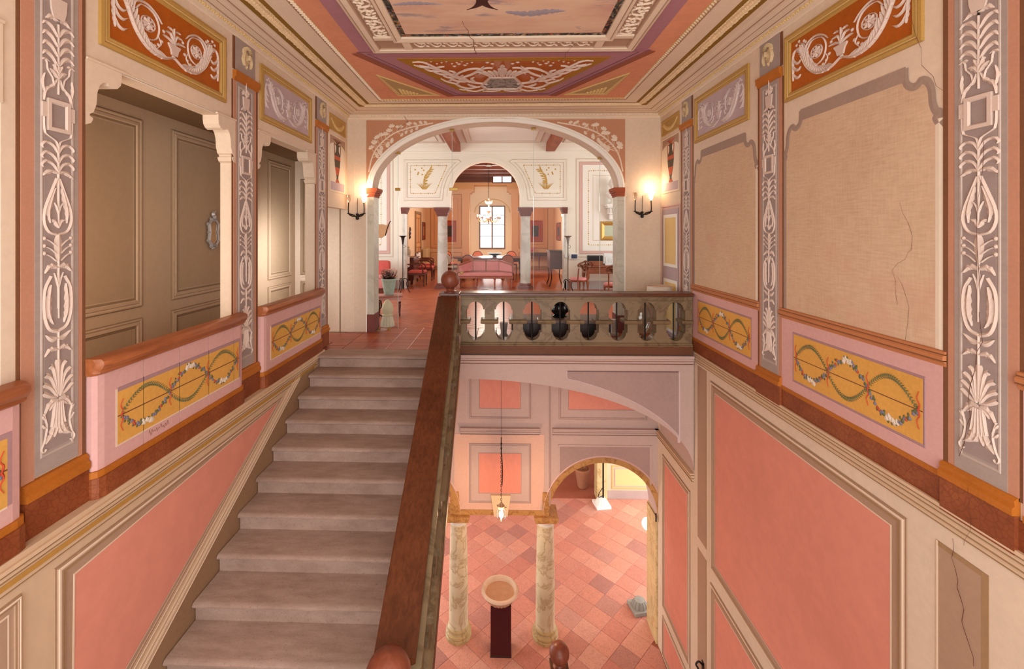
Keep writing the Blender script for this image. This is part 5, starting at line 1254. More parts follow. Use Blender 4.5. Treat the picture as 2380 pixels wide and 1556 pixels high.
for x0, x1 in ((-5.8, -1.62), (-0.98, 1.18), (1.82, 5.8)):
    l = MB(); l.frame(SP, rct(x0, 8.3, x1, 13.2), [(0, 0), (0, 0.02), (0.03, 0.03), (0.06, 0.012), (0.09, 0.0)]); l.frame(SP, rct(x0 + 0.16, 8.5, x1 - 0.16, 13.0), [(0, 0), (0, 0.012), (0.02, 0.012), (0.03, 0)])
    l.obj('ceiling_panel', m_whitel, ceil_s)
MB().sweep(SW, [(4.05, 0), (4.05, 0.03), (4.10, 0.04), (4.12, 0.09), (4.20, 0.11), (4.25, 0.17), (4.33, 0.2)], -6.1, 6.1).obj('salon_cornice', m_white, wall_s)
m_och = plaster('C9A256', 0.15, 9, name='ochre_stencil')
def spandrel(sg):
    # flat framed panel beside the arch, with a stencilled border and flowers
    xa, xb = (CM + sg * 1.07, CM + sg * 2.42)
    pts = [(xb, 2.66), (xb, 3.86), (CM + sg * 0.80, 3.86)] + [(CM + sg * (RS + 0.22) * math.cos(t), ZS + (RS + 0.22) * math.sin(t)) for t in (0.95, 0.80, 0.65, 0.5, 0.35, 0.2, 0.08)] + [(CM + sg * (RS + 0.24), 2.66)]
    if sg < 0: pts = pts[::-1]
    o = MB().frame(SW, pts, [(0, 0), (0, 0.014), (0.02, 0.020), (0.035, 0.008), (0.06, 0.012), (0.07, 0.004)]).obj('spandrel_moulding', m_white, wall_s)
    l = MB(); l.frame(SW, pts, [(-0.02, 0), (-0.02, 0.006), (0.0, 0.015)]); l.frame(SW, inset(pts, 0.07), [(0, 0.004), (0, 0.008), (0.016, 0.008)]); l.obj('moulding_line', m_whitel, o)
    s = MB(); ip = [(CM + sg * 2.24, 2.86), (CM + sg * 2.24, 3.70), (CM + sg * 1.14, 3.70), (CM + sg * 1.50, 2.86)]; per = ip + [ip[0]]
    for p, q in zip(per, per[1:]):
        d = math.hypot(q[0] - p[0], q[1] - p[1]); n = max(1, int(d / 0.055))
        for k in range(n):
            t = (k + 0.5) / n; x, z = p[0] + (q[0] - p[0]) * t, p[1] + (q[1] - p[1]) * t
            if k % 4 == 3: s.disc(SW, x, z, 0.022, 0.006, 6)
            else: s.stroke(SW, [(x - (q[0] - p[0]) / d * 0.024, z - (q[1] - p[1]) / d * 0.024), (x + (q[0] - p[0]) / d * 0.024, z + (q[1] - p[1]) / d * 0.024)], 0.02, 0.006, 'leaf', 3)
    cx = CM + sg * 1.82; r = random.Random(11)
    for k in range(9): s.stroke(SW, [(cx + 0.012 * (k - 4), 2.98), (cx + 0.03 * (k - 4), 3.07), (cx + 0.06 * (k - 4), 3.15 + 0.06 * r.random())], 0.022, 0.006, 'leaf', 5)
    s.stroke(SW, [(cx, 3.0), (cx + sg * 0.03, 3.25), (cx - sg * 0.08, 3.45), (cx - sg * 0.2, 3.56)], 0.014, 0.006, 'even', 10)
    for k in range(22):
        t = k / 21; x = cx + sg * (0.02 - 0.22 * t * t); z = 3.12 + 0.46 * t; a = (1 if k % 2 else -1) * (0.5 + 0.5 * r.random()) + (0.6 if sg < 0 else PI - 0.6)
        s.stroke(SW, [(x, z), (x + 0.12 * math.cos(a), z + 0.13 * math.sin(abs(a)))], 0.034, 0.006, 'leaf', 4)
    for k in range(7): s.disc(SW, cx + sg * r.uniform(0.0, 0.28), r.uniform(3.35, 3.62), 0.026, 0.006, 6)
    s.obj('stencil', m_och, o)
spandrel(1); spandrel(-1)
def tallpanel(x0, x1):
    pts = rct(x0, 1.05, x1, 3.80)
    o = MB().frame(SW, pts, [(0, 0), (0, 0.012), (0.03, 0.018), (0.05, 0.006), (0.10, 0.004)]).obj('wall_panel_moulding', m_pinkl, wall_s)
    MB().panel(SW, pts, 0.10, 0, 0.008).obj('wall_panel_field', m_whitep, o)
    MB().frame(SW, rct(x0 - 0.10, 0.95, x1 + 0.10, 3.9), [(0, 0), (0, 0.008), (0.03, 0.008)]).obj('panel_line', m_whitel, o)
    s = MB(); s.frame(SW, inset(pts, 0.40), [(0, 0.008), (0, 0.0095), (0.008, 0.0095)])
    ip = inset(pts, 0.27); per = ip + [ip[0]]
    for p, q in zip(per, per[1:]):
        d = math.hypot(q[0] - p[0], q[1] - p[1]); n = int(d / 0.062)
        for k in range(n):
            t = (k + 0.5) / n; x, z = p[0] + (q[0] - p[0]) * t, p[1] + (q[1] - p[1]) * t; u, w = (q[0] - p[0]) / d * 0.026, (q[1] - p[1]) / d * 0.026
            if k % 5 == 4: s.disc(SW, x, z, 0.024, 0.011, 6, d0=0.008)
            else: s.stroke(SW, [(x - u, z - w), (x + u, z + w)], 0.022, 0.011, 'leaf', 3, d0=0.008)
    s.obj('stencil', m_och, o)
tallpanel(2.36, 4.6); tallpanel(-5.4, -3.30)
MB().rect(SW, 1.93, 0, 6.1, 0.26, 0, 0.02).obj('skirting', plaster('C9C0BC', 0.05, 3, name='skirting_pale'), wall_s)
MB().rect(SW, -6.1, 0, -2.88, 0.26, 0, 0.02).obj('skirting', plaster('B5A4A2', 0.05, 3, name='skirting_mauve'), wall_s)
m_cap2 = plaster('7E5048', 0.14, 6, name='capital_brown'); m_shaft = marble('D8D6CC', 'B9B6A8', 1.4, 0.45, 'pale_marble', 0.05)
def salon_column(x, label):
    t = thing('marble_column', label, 'column', (x, YS + 0.17, 0))
    MB().lathe([(0.155, 0.16), (0.158, 0.9), (0.142, 2.14), (0.152, 2.155), (0.152, 2.175), (0.14, 2.18)], n=28).obj('shaft', m_shaft, t, True)
    b = MB(); b.box(-0.22, -0.22, 0, 0.22, 0.22, 0.05); b.lathe([(0.215, 0.05), (0.22, 0.07), (0.205, 0.09), (0.18, 0.10), (0.19, 0.125), (0.175, 0.145), (0.157, 0.165)], n=28); b.obj('base', m_cap2, t, 30)
    b = MB()
    for z0, z1, e in ((2.18, 2.23, 0.155), (2.23, 2.30, 0.175), (2.30, 2.345, 0.20), (2.345, 2.375, 0.225), (2.375, 2.44, 0.24)): b.box(-e, -e, z0, e, e, z1)
    b.obj('capital', m_cap2, t)
salon_column(CS1 - 0.25 + 0.0, 'pale marble column left of the pink settee'); salon_column(CS2 + 0.17, 'pale marble column right of the pink settee')
for x, sg in ((-2.92, 1), (1.97, -1)):
    j = MB(); j.rect(SW, min(x, x + sg * 0.07), 0.0, max(x, x + sg * 0.07), 2.25, -0.34, 0.02); jo = j.obj('opening_pilaster', m_shaft, wall_s)
    k = MB()
    for z0, z1, e in ((2.25, 2.31, 0.09), (2.31, 2.37, 0.115), (2.37, 2.44, 0.14)): k.rect(SW, min(x - sg * 0.04, x + sg * e), z0, max(x - sg * 0.04, x + sg * e), z1, -0.35, 0.03 + (e - 0.09))
    k.obj('pilaster_capital', m_cap2, jo)
# dining room
m_din = plaster('DCAF86', 0.05, 1.5, name='dining_wall'); m_dinl = plaster('A9784E', 0.06, 3, name='dining_line')
DW = FR(YD); mb = MB()
mb.rect(DW, -3.5, 0, -1.40, 4.6, -0.8, 0); mb.rect(DW, 0.52, 0, 2.5, 4.6, -0.8, 0); mb.rect(DW, -1.40, 0, 0.52, 0.62, -0.8, 0)
mb.prism(DW, [(-1.40, 3.48), (-1.30, 3.48), (-1.30, 3.56), (-1.20, 3.56), (-1.20, 3.86), (-1.20, 4.6), (-1.40, 4.6)], -0.8, 0); mb.prism(DW, [(0.52, 3.48), (0.42, 3.48), (0.42, 3.56), (0.32, 3.56), (0.32, 4.6), (0.52, 4.6)], -0.8, 0); mb.rect(DW, -1.20, 3.86, 0.32, 4.6, -0.8, 0)
wall_d = struct('wall_dining_back', mb, m_din)
NI = FR(YD + 0.62); n_ = MB(); m_rev = plaster('EFE2CC', 0.03, 2, name='window_reveal')
n_.rect(NI, -1.5, 0, -0.98, 4.4, -0.15, 0); n_.rect(NI, 0.25, 0, 0.6, 4.4, -0.15, 0); n_.rect(NI, -0.98, 2.95, 0.25, 4.4, -0.15, 0); n_.rect(NI, -0.98, 0, 0.25, 0.9, -0.15, 0)
n_.obj('window_niche', m_rev, wall_d)
e = MB(); [e.prism(NI, [(-0.365 + (0.80 + r) * math.cos(t), 2.62 + (0.62 + r * 0.8) * math.sin(t)) for r, t in ((0, t0), (0, t1), (0.05, t1), (0.05, t0))], 0, 0.02) for t0, t1 in [(PI * i / 20, PI * (i + 1) / 20) for i in range(20)]]; e.obj('niche_arch_line', m_goldl, wall_d)
w = MB(); fz = FR(YD + 0.60); w.rect(fz, -0.98, 0.90, -0.92, 2.95, 0, 0.06); w.rect(fz, 0.19, 0.90, 0.25, 2.95, 0, 0.06); w.rect(fz, -0.92, 0.90, 0.19, 0.97, 0, 0.06); w.rect(fz, -0.92, 2.89, 0.19, 2.95, 0, 0.06); w.rect(fz, -0.40, 0.97, -0.33, 2.89, 0, 0.07)
win = struct('window_1', w, flat('7A5A48', 0.5, name='window_wood'))
w = MB(); [w.rect(fz, -0.92, z - 0.012, 0.19, z + 0.012, 0.005, 0.05) for z in (1.50, 2.05, 2.5)]; w.obj('glazing_bar', flat('6A5A50', 0.5, name='bar'), win)
for x0, x1 in ((-0.92, -0.40), (-0.33, 0.19)):
    for z0, z1 in ((0.97, 1.49), (1.51, 2.04), (2.06, 2.49), (2.51, 2.89)): MB().rect(fz, x0, z0, x1, z1, 0.02, 0.026).obj('pane', m_glass, win)
mb = MB(); mb.box(-14, 22.5, -1.0, 14, 40, -0.9); g = struct('ground_outside', mb, plaster('9A9A80', 0.1, 2, name='garden'))
mb = MB(); SWL = PL((-3.42, 0, 0), (0, 1, 0), (0, 0, 1), (1, 0, 0)); mb.rect(SWL, YS + 0.36, 0, YD, 4.6, -0.1, 0); wall_dl = struct('wall_dining_left', mb, plaster('E8C9A6', 0.04, 1.5, name='dining_wall_pale'))
mb = MB(); SWR = PL((2.44, 0, 0), (0, 1, 0), (0, 0, 1), (-1, 0, 0)); mb.rect(SWR, YS + 0.36, 0, YD, 4.6, -0.1, 0); wall_dr = struct('wall_dining_right', mb, m_din)
for P, a0, a1, wl in ((DW, -3.2, -1.75, wall_d), (DW, 0.85, 2.2, wall_d)):
    l = MB(); l.frame(P, rct(a0, 0.95, a1, 3.45), [(0, 0), (0, 0.008), (0.03, 0.008), (0.034, 0)]); l.frame(P, rct(a0 + 0.18, 1.13, a1 - 0.18, 3.27), [(0, 0), (0, 0.005), (0.014, 0.005)]); l.frame(P, rct(a0, 0.12, a1, 0.78), [(0, 0), (0, 0.008), (0.025, 0.008)]); l.obj('wall_panel_moulding', m_dinl, wl)
    MB().rect(P, a0 + 0.03, 0.98, a1 - 0.03, 3.42, 0, 0.003).obj('wall_panel_field', plaster('D79E72', 0.06, 2, name='dining_panel'), wl)
MB().rect(DW, -3.4, 0, 2.44, 0.12, 0, 0.02).obj('skirting', m_dinl, wall_d)
m_dbeam = wood('6E3A2C', '472018', 0, 0.5, 4, 'dark_beam')
mb = MB(); mb.box(-3.5, YS + 0.36, 4.45, 2.5, YD, 4.6); ceil_d = struct('ceiling_dining', mb, plaster('D0906A', 0.08, 2, name='ceiling_tile_rose'))
for y in (14.6, 15.7, 16.8, 17.9, 19.0, 20.1): MB().box(-3.42, y, 4.20, 2.44, y + 0.26, 4.45, 0.01).obj('ceiling_beam', m_dbeam, ceil_d)
MB().box(-3.42, YD - 0.22, 3.98, 2.44, YD, 4.30, 0.01).obj('wall_beam', m_dbeam, ceil_d)
w = MB(); fz2 = FR(YD - 0.24); w.frame(fz2, rct(-0.34, 3.92, 0.55, 4.36), [(0, 0), (0, 0.03), (0.04, 0.03), (0.04, 0)]); w.rect(fz2, 0.07, 3.94, 0.12, 4.34, 0, 0.03)
w2 = struct('window_2', w, flat('6A3A30', 0.5, name='clerestory_frame'))
for x0, x1 in ((-0.30, 0.07), (0.12, 0.51)): MB().rect(fz2, x0, 3.96, x1, 4.32, 0.0, 0.01).obj('pane', emis('daylight_pane', (0.85, 0.92, 0.98), 1.1), w2)
dr = MB(); dr.frame(SWL, rct(18.05, 0, 19.35, 2.55), [(0, 0), (0, 0.05), (0.10, 0.06), (0.12, 0.0)]); d1 = struct('door_1', dr, plaster('9A7652', 0.08, 5, name='door_frame'))
l = MB(); l.rect(SWL, 18.15, 0, 19.25, 2.45, 0, 0.02); l.obj('door_leaf', plaster('D99A62', 0.06, 3, name='door_leaf'), d1)
l = MB(); [l.frame(SWL, rct(a, b, c, d), [(0, 0.02), (0.01, 0.032), (0.04, 0.02)]) for a, b, c, d in ((18.27, 1.25, 18.66, 2.3), (18.74, 1.25, 19.13, 2.3), (18.27, 0.15, 18.66, 1.1), (18.74, 0.15, 19.13, 1.1))]; l.obj('door_moulding', m_dinl, d1)
l = MB(); l.tube([(-3.40, 19.15, 1.05), (-3.34, 19.15, 1.05), (-3.34, 19.03, 1.05)], 0.012); l.obj('door_handle', m_iron, d1)
# stairwell wall behind the viewpoint, with unseen openings added for the frontal light
mb = MB(); FWp = PL((0, -1.2, 0), (1, 0, 0), (0, 0, 1), (0, 1, 0)); mb.rect(FWp, -2.9, -5.4, -2.3, 3.8, -0.2, 0); mb.rect(FWp, 2.3, -5.4, 3.0, 3.8, -0.2, 0); mb.rect(FWp, -2.3, 3.3, 2.3, 3.8, -0.2, 0); mb.rect(FWp, -2.3, -1.9, 2.3, -0.8, -0.2, 0); mb.rect(FWp, -2.3, -5.4, 2.3, -4.6, -0.2, 0)
struct('wall_front', mb, m_wallw)
# ------------------------------------------------------------------ furniture and things
m_pinkf = plaster('D98F8C', 0.16, 16, 0.8, 'pink_damask'); m_redf = plaster('CF6058', 0.18, 10, 0.8, 'red_damask'); m_salf = plaster('D9795A', 0.1, 14, 0.8, 'salmon_fabric')
m_pinkw = wood('B8705A', '8A4A3A', 0, 0.4, 5, 'rosewood')
LEGP = [(0.018, 0), (0.014, 0.02), (0.024, 0.05), (0.016, 0.07), (0.022, 0.16), (0.030, 0.28), (0.022, 0.31), (0.032, 0.33), (0.032, 0.36)]
def turned_leg(x, y, h, k=1.0, r=1.0): return MB().lathe([(a * r, b / 0.36 * h) for a, b in LEGP], (x, y, 0), 12)
# pink settee between the columns
t = thing('settee', 'pink damask settee with three-sided panelled back between the two columns', 'settee', (-0.44, 13.92, 0))
W = 0.84
MB().box(-W, -0.36, 0.30, W, 0.30, 0.37, 0.01).obj('seat_rail', m_pinkw, t)
MB().box(-W + 0.02, -0.37, 0.37, W - 0.02, 0.27, 0.46, 0.035).obj('seat', m_pinkf, t, True)
def upright(x0, y0, x1, y1, z0, za, zb):
    P = PL((x0, y0, 0), (x1 - x0, y1 - y0, 0), (0, 0, 1), Vector((y1 - y0, -(x1 - x0), 0)).normalized())
    f = MB(); pts = [(0, z0), (1, z0), (1, zb), (0, za)]
    f.prism(P, [(0, za - 0.05), (1, zb - 0.05), (1, zb), (0, za)], -0.025, 0.025); f.prism(P, [(0, z0), (0.05, z0), (0.05, za), (0, za)], -0.025, 0.025); f.prism(P, [(0.95, z0), (1, z0), (1, zb), (0.95, zb)], -0.025, 0.025); f.prism(P, [(0, z0), (1, z0), (1, z0 + 0.04), (0, z0 + 0.04)], -0.025, 0.025)
    o = f.obj('back_frame', m_pinkw, t); MB().prism(P, [(0.05, z0 + 0.04), (0.95, z0 + 0.04), (0.95, zb - 0.05), (0.05, za - 0.05)], -0.02, 0.03).obj('back_panel', m_pinkf, o)
upright(-0.42, 0.30, 0.0, 0.30, 0.46, 0.83, 0.83); upright(0.0, 0.30, 0.42, 0.30, 0.46, 0.83, 0.83)
upright(-W, -0.22, -0.42, 0.30, 0.46, 0.72, 0.83); upright(0.42, 0.30, W, -0.22, 0.46, 0.83, 0.72)
for x in (-W + 0.05, -0.28, 0.28, W - 0.05):
    for y in (-0.32, 0.26): turned_leg(x, y, 0.30).obj('leg', m_pinkw, t, True)
# dining table and chairs
t = thing('dining_table', 'long polished oval dining table behind the pink settee', 'table', (-0.30, 17.25, 0))
MB().lathe([(1.0, 0.70), (1.02, 0.715), (1.03, 0.735), (1.01, 0.755)], n=40, sx=1.5, sy=0.85).obj('table_top', m_maho, t, 40)
MB().lathe([(0.88, 0.60), (0.88, 0.70)], n=32, sx=1.5, sy=0.82).obj('apron', m_dark, t)
for x in (-1.1, -0.4, 0.4, 1.1):
    for y in (-0.4, 0.4): MB().lathe([(0.045, 0), (0.03, 0.03), (0.055, 0.08), (0.035, 0.12), (0.06, 0.3), (0.04, 0.42), (0.07, 0.5), (0.07, 0.62)], (x, y, 0), 12).obj('leg', m_dark, t, True)
b = thing('footed_bowl', 'black footed bowl standing on the dining table', 'bowl', (-0.20, 17.1, 0.755))
MB().lathe([(0.10, 0), (0.10, 0.02), (0.05, 0.04), (0.12, 0.07), (0.24, 0.12), (0.27, 0.15), (0.25, 0.15), (0.12, 0.09), (0.001, 0.08)], n=24).obj('bowl_body', flat('2A2A2C', 0.3, name='black_glaze'), b, True)
def oval_chair(label, fab, back=None):
    t = thing('dining_chair', label, 'chair', group='chairs round the dining table')
    P = PL((0, 0.22, 0), (1, 0, 0), (0, 0.12, 1), (0, 1, -0.12))
    pts = [(0.22 * math.cos(k * PI / 12), 0.70 + 0.22 * math.sin(k * PI / 12)) for k in range(24)]
    o = MB().frame(P, pts, [(0, -0.015), (0, 0.015), (0.012, 0.022), (0.03, 0.015), (0.03, -0.015), (0.012, -0.022), (0, -0.015)]).obj('back_frame', m_maho, t)
    MB().panel(P, pts, 0.028, -0.018, 0.018).obj('back_pad', back or fab, o)
    MB().box(-0.23, -0.24, 0.36, 0.23, 0.22, 0.41, 0.01).obj('seat_rail', m_maho, t); MB().box(-0.22, -0.235, 0.41, 0.22, 0.2, 0.47, 0.025).obj('seat', fab, t, True)
    for x in (-0.2, 0.2):
        turned_leg(x, -0.21, 0.37).obj('leg', m_maho, t, True); MB().tube([(x, 0.20, 0), (x, 0.20, 0.38), (x * 0.5, 0.27, 0.52)], 0.017).obj('leg', m_maho, t)
    return t
ch = oval_chair('oval-backed chair with brown back turned to us, left behind the settee', m_salf, plaster('B9785E', 0.08, 8, name='brown_linen')); ch.location = (-1.12, 16.1, 0); ch.rotation_euler = (0, 0, PI)
c2 = dup(ch, (0.27, 16.15, 0), PI, 'oval-backed chair with brown back turned to us, right behind the settee')
c3 = oval_chair('salmon oval-backed chair beyond the dining table, left of the black bowl', m_salf); c3.location = (-0.93, 18.45, 0); c3.rotation_euler = (0, 0, 0)
dup(c3, (0.47, 18.5, 0), 0, 'salmon oval-backed chair beyond the dining table, right of the black bowl')
dup(c3, (-2.0, 18.3, 0), 0.6, 'salmon oval-backed chair at the left end of the dining table')
def stripes():
    s = NT('striped_fabric'); w = s.n('ShaderNodeTexWave', wave_type='BANDS'); w.inputs['Scale'].default_value = 5; s.l(s.coord((1, 0, 1)), w.inputs['Vector'])
    return s.fin(s.ramp(w.outputs['Fac'], [(0.48, lin('3A3230')), (0.52, lin('E8DCD0'))]), 0.8)
m_stripe = stripes()
c5 = oval_chair('chair with black and white striped back at the table end', m_stripe); c5.location = (-1.72, 16.4, 0); c5.rotation_euler = (0, 0, 0.9)
# chandelier
t = thing('chandelier', 'gilt glass chandelier hanging on a chain before the far window', 'chandelier', (-0.42, 16.9, 2.0))
m_gilt = flat('C9A468', 0.35, 0.5, name='gilt'); m_glow = emis('warm_bulb', (1.0, 0.78, 0.52), 9); m_cgl = flat('E9C9B8', 0.2, name='pink_glass')
c = MB(); [c.tube([(0.018 * math.cos(a) * (k % 2), 0.018 * math.cos(a) * ((k + 1) % 2), 0.95 + 0.055 * k + 0.034 * math.sin(a)) for a in [i * PI / 4 for i in range(9)]], 0.006, 5) for k in range(22)]; c.obj('chain', m_iron, t)
MB().lathe([(0.13, 2.18), (0.12, 2.25), (0.06, 2.30), (0.12, 2.34), (0.13, 2.36)], n=16).obj('ceiling_cup', flat('8A7A70', 0.4, 0.5, name='pewter'), t, True)
MB().lathe([(0.01, 0.0), (0.03, 0.04), (0.015, 0.08), (0.06, 0.16), (0.09, 0.22), (0.03, 0.28), (0.02, 0.40), (0.07, 0.46), (0.10, 0.50), (0.02, 0.54), (0.02, 0.72), (0.06, 0.76), (0.10, 0.84), (0.02, 0.88), (0.02, 0.96)], n=16).obj('stem', m_cgl, t, True)
for k in range(8):
    a = k * PI / 4 + 0.2; p = lambda r, z: (r * math.cos(a), r * math.sin(a), z)
    arm = MB().tube([p(0.03, 0.18), p(0.2, 0.08), p(0.36, 0.12), p(0.42, 0.22)], 0.012, 6, 10).obj('arm', m_gilt, t)
    MB().lathe([(0.02, 0.20), (0.055, 0.23), (0.06, 0.25), (0.015, 0.25), (0.015, 0.30)], (0.42 * math.cos(a), 0.42 * math.sin(a), 0), 10).obj('cup', m_cgl, arm, True)
    MB().lathe([(0.016, 0.30), (0.022, 0.33), (0.001, 0.37)], (0.42 * math.cos(a), 0.42 * math.sin(a), 0), 8).obj('bulb', m_glow, arm, True)
    if k % 2 == 0: MB().stroke(PL((0, 0, 0.78), (math.cos(a), math.sin(a), 0), (0, 0, 1), (-math.sin(a), math.cos(a), 0)), [(0.02, -0.04), (0.10, 0.02), (0.13, 0.10)], 0.05, 0.01).obj('glass_leaf', m_cgl, t)
point('chandelier_light', (-0.42, 16.9, 2.75), 230, (1, 0.82, 0.62), 0.3)
# things along the left of the dining room
t = thing('commode', 'dark wooden commode against the left dining room wall', 'chest', (-3.09, 15.08, 0))
MB().box(-0.30, -0.5, 0.12, 0.28, 0.5, 0.84, 0.008).obj('body', m_maho, t); MB().box(-0.32, -0.53, 0.84, 0.31, 0.53, 0.88, 0.008).obj('top', m_maho, t)
for z in (0.15, 0.39, 0.62): d = MB().box(0.28, -0.46, z, 0.295, 0.46, z + 0.2, 0.004).obj('drawer', m_maho, t); k = MB(); [k.ball((0.305, s, z + 0.1), 0.018, 8) for s in (-0.3, 0.3)]; k.obj('knob', m_brass, d)
for x in (-0.26, 0.24):
    for y in (-0.45, 0.45): MB().lathe([(0.02, 0), (0.035, 0.12)], (x, y, 0), 8).obj('leg', m_maho, t)
t = thing('vase', 'round cream pottery vase on the dark commode', 'vase', (-3.07, 14.9, 0.88))
MB().lathe([(a * 0.55, b * 0.58) for a, b in ((0.10, 0), (0.12, 0.02), (0.20, 0.14), (0.235, 0.28), (0.20, 0.42), (0.13, 0.50), (0.12, 0.54), (0.165, 0.58), (0.15, 0.58), (0.10, 0.53))], n=24).obj('vase_body', plaster('C9B79A', 0.12, 6, name='vase_cream'), t, True)
def arm_chair(label):
    t = thing('armchair', label, 'armchair', group='armchairs along the left wall')
    MB().box(-0.28, -0.27, 0.36, 0.28, 0.27, 0.42, 0.01).obj('seat_rail', m_maho, t); MB().box(-0.26, -0.26, 0.42, 0.26, 0.25, 0.50, 0.03).obj('seat', m_redf, t, True)
    f = MB(); f.tube([(-0.25, 0.27, 0.4), (-0.25, 0.34, 0.95)], 0.02); f.tube([(0.25, 0.27, 0.4), (0.25, 0.34, 0.95)], 0.02); f.tube([(-0.25, 0.34, 0.94), (0.25, 0.34, 0.94)], 0.022); f.tube([(-0.25, 0.30, 0.6), (0.25, 0.30, 0.6)], 0.016); o = f.obj('back_frame', m_maho, t)
    MB().box(-0.23, 0.29, 0.62, 0.23, 0.34, 0.92, 0.015).obj('back_panel', plaster('E6DCD4', 0.06, 5, name='white_panel'), o)
    for s in (-1, 1):
        MB().tube([(s * 0.26, 0.30, 0.70), (s * 0.29, 0.05, 0.70), (s * 0.28, -0.18, 0.66), (s * 0.27, -0.22, 0.42)], 0.02, 8, 12).obj('arm', m_maho, t)
        turned_leg(s * 0.25, -0.24, 0.37).obj('leg', m_maho, t, True); MB().tube([(s * 0.25, 0.25, 0), (s * 0.25, 0.27, 0.4)], 0.02).obj('leg', m_maho, t)
    return t
a1 = arm_chair('red-seated armchair nearest us along the left wall'); a1.location = (-2.6, 14.2, 0); a1.rotation_euler = (0, 0, PI / 2)
dup(a1, (-2.62, 15.98, 0), PI / 2, 'red-seated armchair beside the commode, second along the left wall'); dup(a1, (-2.78, 17.2, 0), PI / 2, 'red-seated armchair before the radiator, last along the left wall')
t = thing('radiator', 'cream cast-iron radiator in the far left corner', 'radiator', (-3.26, 20.0, 0))
for y_ in (-0.5, 0.5): MB().box(-0.05, y_ - 0.03, 0, 0.05, y_ + 0.03, 0.14).obj('foot', plaster('D2B78C', 0.05, 4, name='radiator_cream'), t)
for k in range(12): MB().box(-0.09, -0.55 + k * 0.09, 0.12, 0.09, -0.49 + k * 0.09, 0.98, 0.02).obj('column', plaster('D2B78C', 0.05, 4, name='radiator_cream'), t)
MB().box(-0.06, -0.55, 0.2, 0.06, 0.56, 0.27).obj('pipe', plaster('D2B78C', 0.05, 4, name='radiator_cream'), t)
def picture(name, label, P, a0, b0, a1, b1, fm, mount, img, fw=0.05):
    t = thing(name, label, 'picture', P((a0 + a1) / 2, b0, 0.0)); o = Vector(t.location)
    Q = PL(P.o - o, P.A, P.B, P.N)
    MB().frame(Q, rct(a0, b0, a1, b1), [(0, 0.002), (0, 0.03), (fw * 0.4, 0.04), (fw, 0.02)]).obj('frame', fm, t)
    MB().panel(Q, rct(a0, b0, a1, b1), fw * 0.9, 0.004, 0.016).obj('mount', mount, t)
    if img: k = (b1 - b0) * 0.25; MB().rect(Q, a0 + (a1 - a0) * 0.28, b0 + k, a1 - (a1 - a0) * 0.28, b1 - k, 0.012, 0.019).obj('print', img, t)
    return t
m_redm = plaster('A34A34', 0.08, 5, name='red_mount')
m_prt = plaster('4A403C', 0.3, 18, name='print_dark')
picture('picture', 'red-framed print on the dining wall right of the right column', DW, 1.28, 1.25, 1.95, 2.24, m_redm, m_redm, m_prt)
picture('picture', 'red-framed print on the dining wall, half hidden by the glass door', DW, -2.75, 1.25, -2.0, 2.24, m_redm, m_redm, m_prt)
picture('picture', 'narrow red-framed print on the left wall beyond the door', SWL, 19.75, 1.35, 20.45, 2.15, m_maho, m_redm, plaster('C79068', 0.2, 12, name='print_light'))
picture('picture', 'small framed print on the right dining wall above the secretary', SWR, 18.2, 1.35, 19.3, 2.1, m_maho, m_redm, m_prt)
picture('gilt_mirror', 'tall gilt mirror on the left dining room wall beside the pilaster', SWL, 15.3, 1.0, 16.6, 2.6, flat('A8874A', 0.4, 0.5, name='gilt_frame'), flat('B9A596', 0.08, 0.9, name='mirror_dark'), None, 0.10)
t = thing('wall_ornament', 'small dark carved ornament on the wall beside the door', 'ornament', (-3.40, 17.0, 1.66)); o = MB(); [o.disc(PL((0, 0, 0), (0, 1, 0), (0, 0, 1), (1, 0, 0)), a, b, r, 0.05, 8) for a, b, r in ((0, 0, 0.12), (0.03, 0.13, 0.08), (-0.02, -0.14, 0.09), (0, 0.2, 0.05))]; o.obj('carving', m_dark, t)
t = thing('console_table', 'slim half-moon console table under the right red print', 'table', (1.75, 20.4, 0))
MB().prism(PL((0, 0, 0.74), (1, 0, 0), (0, -1, 0), (0, 0, 1)), [(0.6 * math.cos(k * PI / 14), -0.26 + 0.5 * math.sin(k * PI / 14)) for k in range(15)], 0, 0.04).obj('table_top', m_maho, t); MB().box(-0.5, -0.1, 0.62, 0.5, 0.26, 0.74).obj('apron', m_maho, t)
for x, y in ((-0.46, 0.2), (0.46, 0.2), (0, -0.16)): MB().lathe([(0.015, 0), (0.03, 0.6), (0.04, 0.66), (0.04, 0.74)], (x, y, 0), 10).obj('leg', m_maho, t)
t = thing('flower_ornament', 'small pink flower piece on the half-moon console', 'ornament', (1.48, 20.4, 0.78)); o = MB(); [o.ball((random.uniform(-0.12, 0.12), 0, 0.06 + random.uniform(0, 0.16)), 0.05, 8) for _ in range(7)]; o.obj('blossoms', plaster('C9607A', 0.2, 9, name='blossom_pink'), t)
t = thing('secretary', 'tall dark secretary cabinet on slender legs beside the right opening', 'cabinet', (1.78, 14.5, 0))
MB().box(-0.22, -0.42, 0.55, 0.22, 0.42, 1.08, 0.006).obj('body', m_maho, t); MB().box(-0.25, -0.45, 1.08, 0.25, 0.45, 1.12, 0.008).obj('top', m_dark, t)
for z in (0.58, 0.75, 0.92):
    d = MB().box(-0.2, -0.428, z, 0.2, -0.42, z + 0.14, 0.003).obj('drawer', m_maho, t); k = MB(); [k.ball((x, -0.44, z + 0.07), 0.014, 8) for x in (-0.1, 0.1)]; k.obj('knob', m_brass, d)
for x in (-0.19, 0.19):
    for y in (-0.38, 0.38): MB().tube([(x * 1.25, y * 1.05, 0), (x * 0.9, y * 0.95, 0.25), (x, y, 0.55)], 0.018, 8, 6).obj('leg', m_dark, t)
